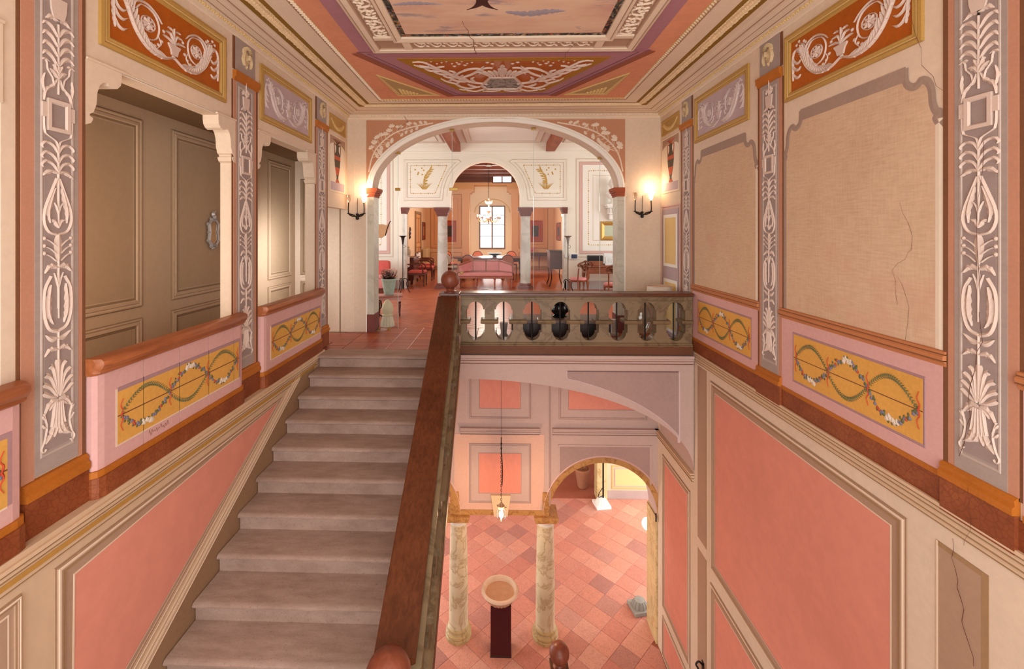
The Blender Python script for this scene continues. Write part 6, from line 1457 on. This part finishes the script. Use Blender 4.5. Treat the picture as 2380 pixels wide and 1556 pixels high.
t = thing('candle_sconce', 'lit candle sconce on the right dining wall above the secretary', 'wall lamp', (2.28, 16.2, 2.2)); MB().tube([(0.14, 0, 0), (0, 0, 0)], 0.02).obj('bracket', m_gilt, t)
for y in (-0.2, 0.0, 0.2):
    a = MB().tube([(0.1, 0, 0), (0.0, y * 0.6, -0.05), (-0.04, y, 0.08)], 0.012, 6, 8).obj('arm', m_gilt, t); MB().lathe([(0.015, 0.08), (0.02, 0.12), (0.001, 0.17)], (-0.04, y, 0), 8).obj('bulb', m_glow, a, True)
# salon left: torchere, red sofa, stool with potted flowers, stone finial, apricot lamp
def torchere(label, x, y, h, glass=False):
    t = thing('torchere', label, 'floor lamp', (x, y, 0))
    MB().tube([(0, 0, 0.36), (0, 0, h - 0.2)], 0.011).obj('pole', m_iron, t)
    MB().lathe([(0.02, h - 0.24), (0.03, h - 0.16), (0.05, h - 0.05), (0.10, h - 0.01), (0.12, h)], n=14).obj('lamp_cup', flat('8C8A86', 0.3, 0.3, name='pewter_glass') if glass else m_iron, t, True)
    for k in range(3):
        a = k * 2 * PI / 3 + 0.4; p = lambda r, z: (r * math.cos(a), r * math.sin(a), z)
        MB().tube([p(0.0, 0.38), p(0.08, 0.40), p(0.13, 0.33), p(0.10, 0.26), p(0.13, 0.14), p(0.20, 0.0)], 0.012, 6, 18).obj('foot', m_iron, t)
    MB().hoop(PL((0, 0, h - 0.3), (1, 0, 0), (0, 0, 1), (0, -1, 0)), 0.03, 0.0, 0.04, 0.008, 0.004).obj('ring', m_iron, t); return t
torchere('slender iron torchere left of the left opening', -2.72, 12.6, 1.60); torchere('iron torchere with pewter cup right of the opening by the desk', 1.86, 12.4, 1.60, True)
t = thing('sofa', 'red damask sofa behind the potted flowers', 'sofa', (-4.15, 12.75, 0))
MB().box(-0.95, -0.42, 0.15, 0.95, 0.35, 0.42, 0.04).obj('base', m_pinkf, t, True); MB().box(-0.95, 0.12, 0.30, 0.98, 0.38, 0.88, 0.09).obj('backrest', m_redf, t, True)
MB().box(-0.9, -0.44, 0.42, 0.92, 0.12, 0.50, 0.03).obj('seat_cushion', m_pinkf, t, True)
for x in (-0.88, 0.88): MB().box(x - 0.03, -0.38, 0, x + 0.03, -0.32, 0.15).obj('foot', m_maho, t)
t = thing('stool', 'low wooden stool table with turned legs inside the glass screen', 'table', (-2.26, 9.2, 0), 0.25)
MB().prism(PL((0, 0, 0.39), (1, 0, 0), (0, 1, 0), (0, 0, 1)), rct(-0.26, -0.22, 0.26, 0.22), 0, 0.03).obj('table_top', m_pinkw, t)
ap = MB(); ap.prism(FR(0), [(-0.22, 0.39), (-0.22, 0.29), (-0.16, 0.29), (-0.12, 0.33), (0.12, 0.33), (0.16, 0.29), (0.22, 0.29), (0.22, 0.39)], 0.16, 0.18); ap.prism(FR(0), [(-0.22, 0.39), (-0.22, 0.31), (0.22, 0.31), (0.22, 0.39)], -0.18, -0.16); ap.box(-0.22, -0.17, 0.30, -0.2, 0.17, 0.39); ap.box(0.2, -0.17, 0.30, 0.22, 0.17, 0.39); ap.obj('apron', plaster('D8B0A8', 0.06, 4, name='pink_apron'), t)
for x in (-0.2, 0.2):
    for y in (-0.16, 0.16): turned_leg(x, y, 0.30, 1, 0.9).obj('leg', m_maho, t, True)
t = thing('flower_pot', 'mottled green pot of dried pink flowers on the low stool', 'potted flowers', (-2.27, 9.2, 0.42))
MB().lathe([(0.085, 0), (0.095, 0.02), (0.13, 0.20), (0.145, 0.30), (0.15, 0.305), (0.15, 0.33), (0.135, 0.33), (0.12, 0.27), (0.001, 0.26)], n=24).obj('pot', plaster('A9BDB2', 0.25, 14, name='pot_green'), t, True)
fl = MB(); r = random.Random(9)
for k in range(170):
    a, rr = r.uniform(0, 2 * PI), 0.17 * r.random() ** 0.6; z = 0.36 + 0.16 * r.random(); x, y = rr * math.cos(a), rr * math.sin(a)
    fl.mi = 1; fl.tube([(x * 0.4, y * 0.4, 0.27), (x, y, z)], 0.003, 4); fl.mi = 0 if k % 3 else 2
    for j in range(4): th = j * PI / 2 + k; fl.disc(PL((x, y, z), (math.cos(a), math.sin(a), 0.2), (-math.sin(a), math.cos(a), 0.6), (0, -0.4, 0.9)), 0.010 * math.cos(th), 0.010 * math.sin(th), 0.010, 0.006, 5)
fl.obj('dried_flowers', [plaster('D9A392', 0.15, 9, name='petal_rose'), m_dark, plaster('E9CFC0', 0.1, 9, name='petal_cream')], t)
t = thing('stone_finial', 'pale fluted stone finial on the floor beside the left jamb', 'ornament', (-2.03, 8.12, 0))
MB().lathe([(0.13, 0), (0.135, 0.03), (0.10, 0.16), (0.09, 0.19)], n=36, flute=12, fl=0.18).obj('fluted_foot', plaster('D6CDB8', 0.12, 9, name='finial_stone'), t, True)
MB().lathe([(0.095, 0.19), (0.10, 0.21), (0.08, 0.23), (0.10, 0.27), (0.105, 0.33), (0.085, 0.40), (0.045, 0.46), (0.001, 0.49)], n=24).obj('bud', plaster('CFC4A6', 0.16, 9, name='finial_lichen'), t, True)
t = thing('standing_lamp', 'black iron standing lamp with apricot glass shade behind the left jamb', 'floor lamp', (-2.50, 8.95, 0))
pl = MB(); pl.tube([(0, 0, 0.05), (0, 0, 1.66)], 0.013); [pl.ball((0, 0, 0.1 + 0.12 * k), 0.018, 8) for k in range(12)]; pl.lathe([(0.015, 1.60), (0.035, 1.64), (0.02, 1.68), (0.03, 1.72)], n=10); pl.obj('pole', m_iron, t)
for k in range(3):
    a = k * 2 * PI / 3; p = lambda rr, z: (rr * math.cos(a), rr * math.sin(a), z)
    MB().tube([p(0.0, 0.30), p(0.12, 0.33), p(0.14, 0.20), p(0.06, 0.16), p(0.10, 0.06), p(0.20, 0.0)], 0.012, 6, 18).obj('foot', m_iron, t)
sh = MB(); P3 = PL((0.13, 0, 1.72), (1, 0, 0), (0, 0.25, 1), (0, -1, 0.25)); sh.prism(P3, [(-0.12, 0.13), (0.02, 0.14), (0.10, 0.12), (0.17, 0.17), (0.15, 0.05), (0.10, -0.08), (0.02, -0.14), (-0.08, -0.12), (-0.14, -0.02)], -0.006, 0.006); sh.obj('glass_shade', flat('EBC09A', 0.2, name='apricot_glass'), t)
MB().tube([P3(0.10, -0.09, 0.01), P3(0.12, 0.03, 0.01), P3(0.16, 0.16, 0.01), P3(0.19, 0.20, 0.01)], 0.009, 6, 8).obj('iron_flourish', m_iron, t)
# salon right: bust, gilt mirror, desk and chairs
t = thing('bust', 'white plaster bust on a wall bracket above the desk', 'bust', (3.30, 13.28, 2.52)); m_plas = plaster('F2EDE6', 0.03, 4, name='plaster_white')
MB().lathe([(0.11, 0), (0.12, 0.03), (0.07, 0.06), (0.06, 0.12), (0.09, 0.16)], n=16).obj('socle', m_plas, t, True)
b = MB(); b.lathe([(0.09, 0.14), (0.19, 0.24), (0.22, 0.30), (0.18, 0.36), (0.09, 0.40), (0.075, 0.44), (0.08, 0.50)], n=20, sx=1.0, sy=0.6); b.ball((0, -0.02, 0.60), 0.125, 20, 1.3); b.tube([(0, -0.14, 0.62), (0, -0.165, 0.57), (0, -0.13, 0.555)], 0.018, 6)
for sg in (-1, 1): b.ball((sg * 0.045, -0.125, 0.62), 0.018, 8); b.ball((sg * 0.12, 0, 0.59), 0.025, 8)
b.tube([(-0.03, -0.13, 0.525), (0.03, -0.13, 0.525)], 0.012, 6); b.obj('head_and_shoulders', m_plas, t, True)
t = thing('wall_bracket', 'white carved wall bracket carrying the bust', 'bracket', (3.30, 13.48, 2.08))
b = MB(); b.box(-0.20, -0.32, 0.38, 0.20, 0, 0.44, 0.01); b.box(-0.17, -0.28, 0.33, 0.17, 0, 0.38); b.box(-0.13, -0.22, 0.14, 0.13, 0, 0.33, 0.02); b.box(-0.09, -0.15, -0.02, 0.09, 0, 0.15, 0.03)
for x in (-0.08, 0, 0.08): b.tube([(x, -0.23, 0.32), (x, -0.235, 0.18)], 0.018, 6)
b.obj('bracket_body', m_plas, t)
t = picture('gilt_mirror', 'square gilt-framed mirror on the white wall beneath the bust', SW, 2.98, 1.46, 3.56, 2.02, flat('B8904E', 0.35, 0.6, name='gilt_wide'), flat('B9C4B4', 0.05, 0.9, name='mirror_pale'), None, 0.12)
t = thing('desk', 'wooden writing desk with drawers and turned legs against the white wall', 'desk', (3.25, 12.85, 0)); m_desk = wood('9A5A3A', '6A341E', 0, 0.35, 5, 'desk_wood')
MB().box(-0.92, -0.38, 0.74, 0.95, 0.40, 0.775, 0.008).obj('desk_top', m_desk, t); MB().box(-0.86, -0.33, 0.55, 0.9, 0.36, 0.74).obj('apron', m_desk, t)
for x0, x1 in ((-0.82, -0.36), (-0.30, 0.32), (0.38, 0.86)):
    d = MB().box(x0, -0.345, 0.58, x1, -0.33, 0.72, 0.003).obj('drawer', m_desk, t); MB().ball(((x0 + x1) / 2, -0.36, 0.65), 0.016, 8).obj('knob', m_brass, d)
for x in (-0.82, 0.86):
    for y in (-0.30, 0.32): MB().lathe([(0.02, 0), (0.035, 0.03), (0.02, 0.08), (0.03, 0.2), (0.045, 0.32), (0.025, 0.38), (0.05, 0.44), (0.05, 0.55)], (x, y, 0), 12).obj('leg', m_desk, t, True)
def lyre_chair(label, x, y, rz):
    t = thing('desk_chair', label, 'chair', (x, y, 0), rz, 'carved desk chairs')
    MB().lathe([(0.22, 0.42), (0.235, 0.44), (0.22, 0.48), (0.12, 0.495), (0.001, 0.50)], n=20, sy=0.95).obj('seat', m_pinkf, t, True); MB().lathe([(0.215, 0.38), (0.235, 0.42)], n=20, sy=0.95).obj('seat_rail', m_desk, t)
    for x_ in (-0.17, 0.17):
        turned_leg(x_, -0.15, 0.38, 1, 0.95).obj('leg', m_desk, t, True); MB().tube([(x_ * 1.0, 0.22, 0), (x_ * 0.9, 0.17, 0.4), (x_ * 0.95, 0.22, 0.75)], 0.018, 8, 8).obj('back_post', m_desk, t)
    P = PL((0, 0.215, 0), (1, 0, 0), (0, 0.08, 1), (0, -1, 0.08)); c = MB()
    out = [(-0.26, 0.84), (-0.20, 0.90), (-0.08, 0.93), (0.0, 0.96), (0.08, 0.93), (0.20, 0.90), (0.26, 0.84), (0.22, 0.78), (0.12, 0.78), (0.07, 0.70), (0, 0.67), (-0.07, 0.70), (-0.12, 0.78), (-0.22, 0.78)]
    c.frame(P, out, [(0, -0.012), (0, 0.012), (0.04, 0.014), (0.04, -0.012)]); c.stroke(P, [(-0.18, 0.84), (-0.06, 0.82), (0, 0.88), (0.06, 0.82), (0.18, 0.84)], 0.035, 0.014, 'even', 14, d0=-0.01); c.stroke(P, [(0, 0.93), (0, 0.80), (0, 0.68)], 0.03, 0.014, 'even', 6, d0=-0.01); c.stroke(P, [(-0.1, 0.76), (0, 0.79), (0.1, 0.76)], 0.03, 0.014, 'even', 6, d0=-0.01)
    c.obj('carved_back', m_desk, t)
lyre_chair('carved chair with pink seat turned out beside the desk', 2.10, 12.15, PI + 0.5); lyre_chair('carved chair low in front of the desk, half hidden by the balcony rail', 2.72, 10.9, PI)
def small(name, label, cat, loc, parts):
    t = thing(name, label, cat, loc); [mb_.obj(nm, m, t, sm) for nm, mb_, m, sm in parts]; return t
m_blk = flat('2C2C32', 0.4, name='black_plastic'); m_wht = flat('E6E6E2', 0.4, name='white_plastic')
small('printer', 'black box speaker standing upright on the desk against the wall', 'speaker', (2.72, 13.0, 0.775), [('body', MB().box(-0.22, -0.06, 0, 0.22, 0.06, 0.26, 0.012), m_blk, False), ('grille', MB().box(-0.19, -0.066, 0.05, 0.19, -0.06, 0.22), flat('1E1E22', 0.8, name='grille'), False)]).name = 'speaker'
small('wooden_box', 'small reddish wooden box in front of the black speaker', 'box', (2.68, 12.7, 0.775), [('body', MB().box(-0.17, -0.09, 0, 0.17, 0.09, 0.09, 0.006), m_desk, False), ('lid', MB().box(-0.175, -0.095, 0.09, 0.175, 0.095, 0.115, 0.006), m_desk, False)])
small('telephone', 'white desk telephone with base between box and lamp', 'telephone', (3.02, 12.75, 0.775), [('base', MB().box(-0.09, -0.1, 0, 0.09, 0.1, 0.05, 0.012), m_wht, False), ('handset', MB().tube([(-0.03, 0.02, 0.05), (-0.03, 0.06, 0.22)], 0.024, 8), m_wht, False)])
small('router', 'white upright router leaning on the wall behind the telephone', 'router', (3.10, 13.05, 0.775), [('body', MB().box(-0.12, -0.03, 0, 0.12, 0.03, 0.32, 0.012), m_wht, False), ('stand', MB().box(-0.13, -0.06, 0, 0.13, 0.06, 0.02, 0.004), m_wht, False)])
small('candlestick', 'ornate white candlestick lamp on the desk', 'candlestick', (3.22, 12.62, 0.775), [('foot', MB().lathe([(0.10, 0), (0.10, 0.02), (0.03, 0.05), (0.022, 0.12), (0.04, 0.18), (0.022, 0.22), (0.03, 0.34), (0.05, 0.38), (0.02, 0.40)], n=14), m_wht, True), ('candle', MB().lathe([(0.013, 0.40), (0.013, 0.52), (0.001, 0.54)], n=8), plaster('EDE3CC', 0.03, 4, name='wax'), False)])
small('cordless_phone', 'grey cordless phone upright in its cradle on the desk', 'telephone', (3.42, 12.78, 0.775), [('handset', MB().box(-0.025, -0.02, 0.02, 0.025, 0.02, 0.19, 0.01), flat('7E8A8C', 0.4, name='grey_plastic'), False), ('cradle', MB().box(-0.05, -0.05, 0, 0.05, 0.05, 0.04, 0.01), m_blk, False)])
small('desk_tray', 'dark shallow tray at the right end of the desk', 'tray', (3.62, 12.6, 0.775), [('base', MB().box(-0.16, -0.11, 0, 0.16, 0.11, 0.012), m_blk, False), ('rim', MB().frame(PL((0, 0, 0), (1, 0, 0), (0, 1, 0), (0, 0, 1)), rct(-0.17, -0.12, 0.17, 0.12), [(0, 0), (0, 0.04), (0.012, 0.04), (0.012, 0)]), m_blk, False)])
small('thermostat', 'small wall control with dark screen above the carved chair', 'thermostat', (2.20, 13.48, 0.98), [('body', MB().box(-0.15, -0.025, -0.09, 0.11, 0.0, 0.09, 0.01), m_wht, False), ('screen', MB().box(-0.08, -0.03, -0.06, 0.09, -0.025, 0.06), flat('2A3A5A', 0.3, name='screen'), False)])
small('socket', 'round white socket left of the wall control', 'socket', (1.93 + 0.05, 13.46, 0.99), [('cover', MB().lathe([(0.06, 0), (0.055, 0.02), (0.04, 0.025)], n=16), m_wht, False)]).rotation_euler = (PI / 2, 0, 0)
m_gst0 = plaster('C6C2BA', 0.1, 9, name='pale_stone')
# landing, behind the balcony balustrade
t = thing('trunk', 'dark wooden trunk with grey lid on the landing behind the balustrade', 'chest', (0.92, 7.05, 0))
MB().box(-0.74, -0.26, 0.04, 0.74, 0.24, 0.33, 0.01).obj('body', m_dark, t); MB().box(-0.76, -0.28, 0.33, 0.76, 0.26, 0.38, 0.015).obj('lid', plaster('7A655E', 0.1, 5, 0.4, 'trunk_lid'), t)
for x in (-0.68, 0.68): MB().box(x - 0.05, -0.24, 0, x + 0.05, 0.22, 0.04).obj('foot', m_dark, t)
for x in (-0.45, 0.45): MB().box(x - 0.03, -0.268, 0.05, x + 0.03, -0.26, 0.33).obj('strap', m_iron, t)
t = thing('urn', 'glossy black fluted urn on the trunk lid', 'urn', (0.93, 7.05, 0.38)); m_ebony = flat('101214', 0.15, name='ebony', spec=0.6)
MB().lathe([(0.11, 0), (0.12, 0.02), (0.09, 0.04), (0.14, 0.09), (0.155, 0.14), (0.14, 0.19), (0.10, 0.21)], n=48, flute=16, fl=0.14).obj('gadrooned_body', m_ebony, t, True)
MB().lathe([(0.09, 0.21), (0.085, 0.24), (0.115, 0.27), (0.125, 0.31), (0.115, 0.33), (0.10, 0.31)], n=24).obj('rim', m_ebony, t, True)
t = thing('demijohn', 'large clear glass demijohn standing on the landing tiles', 'bottle', (2.16, 7.0, 0))
m_bottle = clear('bottle_glass', (0.93, 0.95, 0.92), 0.10)
MB().lathe([(0.14, 0.0), (0.15, 0.02), (0.06, 0.06), (0.055, 0.12), (0.10, 0.18), (0.145, 0.28), (0.15, 0.45), (0.12, 0.56), (0.06, 0.62), (0.05, 0.68)], n=28).obj('glass_body', m_bottle, t, True)
MB().lathe([(0.055, 0.06), (0.065, 0.09), (0.055, 0.12)], n=20).obj('glass_knop', m_bottle, t, True)
t = thing('table_lamp', 'bronze figured lamp with a wide cream drum shade in the landing corner', 'lamp', (2.45, 7.0, 0))
MB().lathe([(0.11, 0), (0.115, 0.03), (0.06, 0.06), (0.045, 0.12), (0.07, 0.20), (0.10, 0.32), (0.075, 0.44), (0.05, 0.50), (0.065, 0.54), (0.03, 0.58)], n=24, flute=7, fl=0.2).obj('base', flat('6E6252', 0.4, 0.5, name='bronze'), t, True)
MB().tube([(0, 0, 0.58), (0, 0, 0.80)], 0.008).obj('stem', m_iron, t)
s = MB(); s.lathe([(0.19, 0.66), (0.178, 0.875)], n=36); s.bm.faces.ensure_lookup_table(); bmesh.ops.delete(s.bm, geom=[f for f in s.bm.faces if len(f.verts) > 4], context='FACES'); s.obj('shade', plaster('F0E4D2', 0.03, 5, name='shade_cream'), t)
s = MB(); s.hoop(PL((0, 0, 0.865), (1, 0, 0), (0, 1, 0), (0, 0, 1)), 0, 0, 0.176, 0.012, 0.006, 30); s.obj('shade_trim', m_terra, t)
MB().lathe([(0.172, 0.862), (0.001, 0.864)], n=30).obj('shade_diffuser', plaster('DDBFA2', 0.04, 5, name='diffuser'), t)
for x, y, lb in ((0.06, 7.2, 'small white stone block left of the trunk'), (1.86, 7.5, 'small white stone block right of the trunk by the jamb')):
    b = thing('stone_block', lb, 'stone', (x, y, 0)); MB().box(-0.08, -0.08, 0, 0.08, 0.08, 0.05, 0.008).obj('plinth', m_gst0, b); MB().lathe([(0.07, 0.05), (0.05, 0.09), (0.055, 0.16), (0.065, 0.22), (0.07, 0.26)], n=16, flute=8, fl=0.12).obj('carved_top', m_gst0, b, True)
# wall sconces on the arch wall
m_tulip = flat('F6E3CC', 0.3, name='tulip_glass'); m_tulon = emis('lit_tulip_glass', (1.0, 0.78, 0.52), 2.6)
def sconce(label, x, z, lit):
    t = thing('wall_sconce', label, 'wall lamp', (x, YB, z))
    MB().lathe([(0.02, -0.05), (0.03, -0.02), (0.018, 0.02), (0.028, 0.05), (0.001, 0.06)], (0, -0.035, -0.04), 10).obj('backplate', m_iron, t, True)
    MB().tube([(0, -0.03, 0), (0, -0.035, 0.12), (0.005, -0.03, 0.28)], 0.004, 6, 6).obj('finial_rod', m_iron, t)
    for sg in (-1, 1):
        a = MB(); a.tube([(0, -0.04, -0.03), (sg * 0.07, -0.07, -0.03), (sg * 0.13, -0.09, 0.02), (sg * 0.13, -0.09, 0.20)], 0.008, 8, 16)
        for k in range(5): a.stroke(PL((sg * (0.03 + 0.022 * k), -0.065 - 0.006 * k, -0.03 + 0.006 * k), (sg, 0, 0), (0, 0, 1), (0, -1, 0)), [(0, 0), (0.015, 0.02), (0.03 + 0.004 * k, 0.022)], 0.02, 0.008)
        ao = a.obj('arm', m_iron, t)
        g = MB(); g.lathe([(0.018, 0.20), (0.022, 0.215), (0.035, 0.25), (0.042, 0.29), (0.055, 0.315), (0.082, 0.335), (0.078, 0.335), (0.05, 0.31), (0.036, 0.28), (0.001, 0.24)] if lit != sg * 0 and (lit == 0 or sg == lit) else [(0.018, 0.20), (0.026, 0.22), (0.036, 0.25), (0.038, 0.29), (0.048, 0.33), (0.044, 0.33), (0.034, 0.29), (0.001, 0.235)], (sg * 0.13, -0.09, 0), 20, flute=8, fl=0.08)
        go = g.obj('tulip_shade', m_tulon if (lit == 0 or sg == lit) else m_cgl2, ao, True)
        MB().lathe([(0.012, 0.20), (0.016, 0.24), (0.010, 0.27), (0.001, 0.28)], (sg * 0.13, -0.09, 0), 8).obj('bulb', m_glow, ao, True) if lit == 0 or sg == lit else None
    return t
m_cgl2 = clear('clear_tulip_glass', (0.96, 0.93, 0.90), 0.12)
sconce('iron wall sconce with tulip shades left of the great arch', -2.42, 2.00, 1); sconce('iron wall sconce with tulip shades right of the great arch', 2.38, 2.03, 1)
point('sconce_light_left', (-2.29, YB - 0.16, 2.44), 3.6, (1, 0.70, 0.44), 0.04); point('sconce_light_right', (2.51, YB - 0.16, 2.46), 3.6, (1, 0.70, 0.44), 0.04)
# ------------------------------------------------------------------ things in the lower hall
def hall_column(label, x):
    t = thing('marble_column', label, 'column', (x, YH + 0.12, ZF))
    MB().lathe([(0.165, 0.20), (0.165, 0.9), (0.145, 1.94), (0.152, 1.955), (0.152, 1.975), (0.143, 1.98)], n=32).obj('shaft', marble('D6C8A6', '9A7A48', 2.4, 0.35, 'column_marble', 0.035), t, True)
    MB().lathe([(0.225, 0), (0.225, 0.05), (0.21, 0.06), (0.225, 0.085), (0.222, 0.11), (0.19, 0.125), (0.18, 0.145), (0.195, 0.165), (0.19, 0.185), (0.165, 0.20)], n=32).obj('base', marble('B9A070', '8A6A3A', 2.6, 0.4, 'base_marble'), t, 30)
    c = MB(); c.lathe([(0.143, 1.98), (0.147, 2.03), (0.185, 2.06), (0.19, 2.075)], n=32); c.obj('echinus', flat('D6D0C6', 0.4, name='capital_pale'), t, 30)
    c = MB(); c.box(-0.19, -0.19, 2.075, 0.19, 0.19, 2.13); c.box(-0.205, -0.205, 2.13, 0.205, 0.205, -ZF + ZL - 0.001, 0.004); c.obj('abacus', m_bmarb, t)
hall_column('yellow marble column left of the stone basin in the hall below', C1 + 0.005); hall_column('yellow marble column right of the stone basin in the hall below', C2 + 0.0)
t = thing('basin_pedestal', 'dark oxblood pedestal carrying the stone basin between the columns', 'pedestal', (0.015, 7.62, ZF))
MB().box(-0.17, -0.14, 0, 0.17, 0.14, 0.84, 0.006).obj('block', plaster('4A1A1C', 0.15, 4, 0.3, 'oxblood_stone'), t); MB().box(-0.175, -0.145, 0, 0.175, 0.145, 0.03, 0.004).obj('foot', m_dark, t)
t = thing('stone_basin', 'round carved stone basin on the dark pedestal', 'basin', (0.0, 7.62, ZF + 0.84)); m_bas = plaster('C79C7C', 0.14, 9, 0.8, 'basin_stone', 0.2)
MB().lathe([(0.12, 0.001), (0.19, 0.015), (0.25, 0.07), (0.27, 0.14)], n=96, flute=24, fl=0.07).obj('gadrooned_bowl', m_bas, t, True)
MB().lathe([(0.255, 0.135), (0.30, 0.15), (0.315, 0.175), (0.305, 0.20), (0.275, 0.21), (0.262, 0.195), (0.246, 0.15), (0.224, 0.113)], n=48).obj('rim', plaster('DABFA6', 0.12, 9, 0.8, 'basin_rim', 0.2), t, True)
MB().lathe([(0.225, 0.115), (0.18, 0.06), (0.09, 0.035), (0.001, 0.03)], n=48).obj('bowl_interior', plaster('A67C50', 0.3, 6, 0.85, 'basin_inside', 0.2), t, True)
t = thing('pendant_lantern', 'lit glass lantern hanging on a long chain above the basin', 'pendant lamp', (0.02, 7.0, -2.78)); LZ = -2.78
c = MB()
for k in range(26):
    z = 0.30 + 0.036 * k; c.tube([((0.011 * math.cos(a)) * (k % 2), (0.011 * math.cos(a)) * ((k + 1) % 2), z + 0.024 * math.sin(a)) for a in [i * PI / 3 for i in range(7)]], 0.003, 4)
c.tube([(0, 0, 1.22), (0, 0, 2.75)], 0.003, 5); c.tube([(0.012, 0.0, 0.55), (0.02, 0, 0.8), (0.0, 0, 1.15), (0, 0, 1.3)], 0.008, 6, 8); c.obj('chain', m_iron, t)
MB().lathe([(0.05, 0.20), (0.055, 0.24), (0.02, 0.28), (0.008, 0.30)], n=16).obj('lamp_cap', flat('C9A27C', 0.3, 0.5, name='copper'), t, True)
MB().lathe([(0.004, -0.05), (0.012, -0.03), (0.008, -0.015), (0.05, 0.02), (0.078, 0.08), (0.07, 0.15), (0.05, 0.205)], n=20).obj('glass_globe', m_cgl2, t, True)
MB().lathe([(0.001, 0.04), (0.03, 0.07), (0.035, 0.11), (0.018, 0.16), (0.014, 0.20)], n=12).obj('bulb', emis('lantern_bulb', (1, 0.80, 0.52), 30), t, True)
l = MB(); [l.tube([(0.05 * math.cos(a), 0.05 * math.sin(a), 0.21), (0.085 * math.cos(a), 0.085 * math.sin(a), 0.20), (0.08 * math.cos(a), 0.08 * math.sin(a), 0.225)], 0.005, 5, 5) for a in (0.3, 2.4, 4.5)]; l.obj('hook', m_iron, t)
point('lantern_light', (0.02, 6.9, -2.67), 42, (1, 0.62, 0.34), 0.06)
t = thing('terracotta_pot', 'tall terracotta pot in the shade beyond the hall arch', 'pot', (2.28, 12.55, ZF)); MB().lathe([(0.12, 0), (0.13, 0.02), (0.20, 0.44), (0.215, 0.46), (0.215, 0.52), (0.18, 0.52), (0.17, 0.44), (0.001, 0.42)], n=24).obj('pot_body', plaster('B07A5C', 0.15, 10, name='terracotta'), t, True)
p_ = MB(); [p_.stroke(PL((0, 0, 0.5), (math.cos(k), math.sin(k), 0), (0, 0, 1), (-math.sin(k), math.cos(k), 0)), [(0.02, 0), (0.1, 0.15), (0.18, 0.22)], 0.09, 0.02) for k in range(9)]; p_.obj('dried_leaves', plaster('B98A5E', 0.2, 8, name='dry_leaf'), t)
t = thing('capital_pedestal', 'white carved capital used as a lamp foot beyond the hall arch', 'pedestal', (2.62, 11.70, ZF), 0.15); MB().box(-0.19, -0.19, 0, 0.19, 0.19, 0.07, 0.01).obj('plinth', m_plas, t); MB().lathe([(0.18, 0.07), (0.17, 0.10), (0.12, 0.17), (0.10, 0.20), (0.001, 0.21)], n=36, flute=12, fl=0.16).obj('fluted_top', m_plas, t, True)
t = thing('iron_lamp_pole', 'black iron lamp pole rising from the white capital', 'floor lamp', (2.66, 11.70, ZF + 0.21)); MB().tube([(0, 0, 0), (0, 0, 2.2)], 0.022).obj('pole', m_iron, t); MB().tube([(0, 0, 0.05), (-0.12, -0.03, 0.02), (-0.12, -0.05, 0.12), (-0.02, 0, 0.24)], 0.01, 6, 10).obj('scroll', m_iron, t); MB().tube([(0, 0, 2.1), (0.08, 0, 2.2), (0.16, 0, 2.16)], 0.014, 6, 8).obj('lamp_arm', m_iron, t)
t = thing('capital_fragment', 'grey carved stone capital on the floor at the arch jamb', 'stone', (2.61, 8.50, ZF), 0.2); m_gst = plaster('9A9890', 0.14, 9, name='grey_stone'); MB().box(-0.17, -0.17, 0, 0.17, 0.17, 0.07, 0.01).obj('plinth', m_gst, t); MB().lathe([(0.15, 0.07), (0.14, 0.12), (0.10, 0.18), (0.001, 0.19)], n=36, flute=12, fl=0.18).obj('carved_top', m_gst, t, True)
t = thing('globe_wall_lamp', 'white glowing globe lamp behind the right hall jamb', 'wall lamp', (2.80, 8.62, -3.83)); MB().ball((0, 0, 0), 0.11, 20).obj('globe', emis('globe_glow', (1, 0.86, 0.68), 3.0), t, True); MB().tube([(0.0, 0, 0.10), (0.05, 0, 0.16), (0.10, 0, 0.16)], 0.012, 6, 6).obj('arm', m_iron, t)
t = thing('bell_pull', 'thin iron hook bar on the springing of the hall arch', 'bracket', (2.66, YH - 0.02, -3.14)); MB().tube([(0, 0, -0.10), (0, 0, 0.04)], 0.012).obj('hook', m_iron, t); MB().tube([(0, 0, 0), (-0.14, 0.02, 0.22)], 0.004).obj('bar', m_iron, t)
t = thing('iron_bracket', 'scrolled black iron bracket low on the right wall', 'bracket', (2.70, 6.05, -4.06)); MB().tube([(0, 0, 0.0), (-0.06, 0, 0.06), (-0.10, 0, 0.02), (-0.07, 0, -0.04), (-0.12, 0, -0.10), (-0.05, 0, -0.16)], 0.012, 6, 18).obj('scroll', m_iron, t); MB().box(-0.012, -0.03, -0.2, 0.0, 0.03, 0.06).obj('wall_plate', m_iron, t)
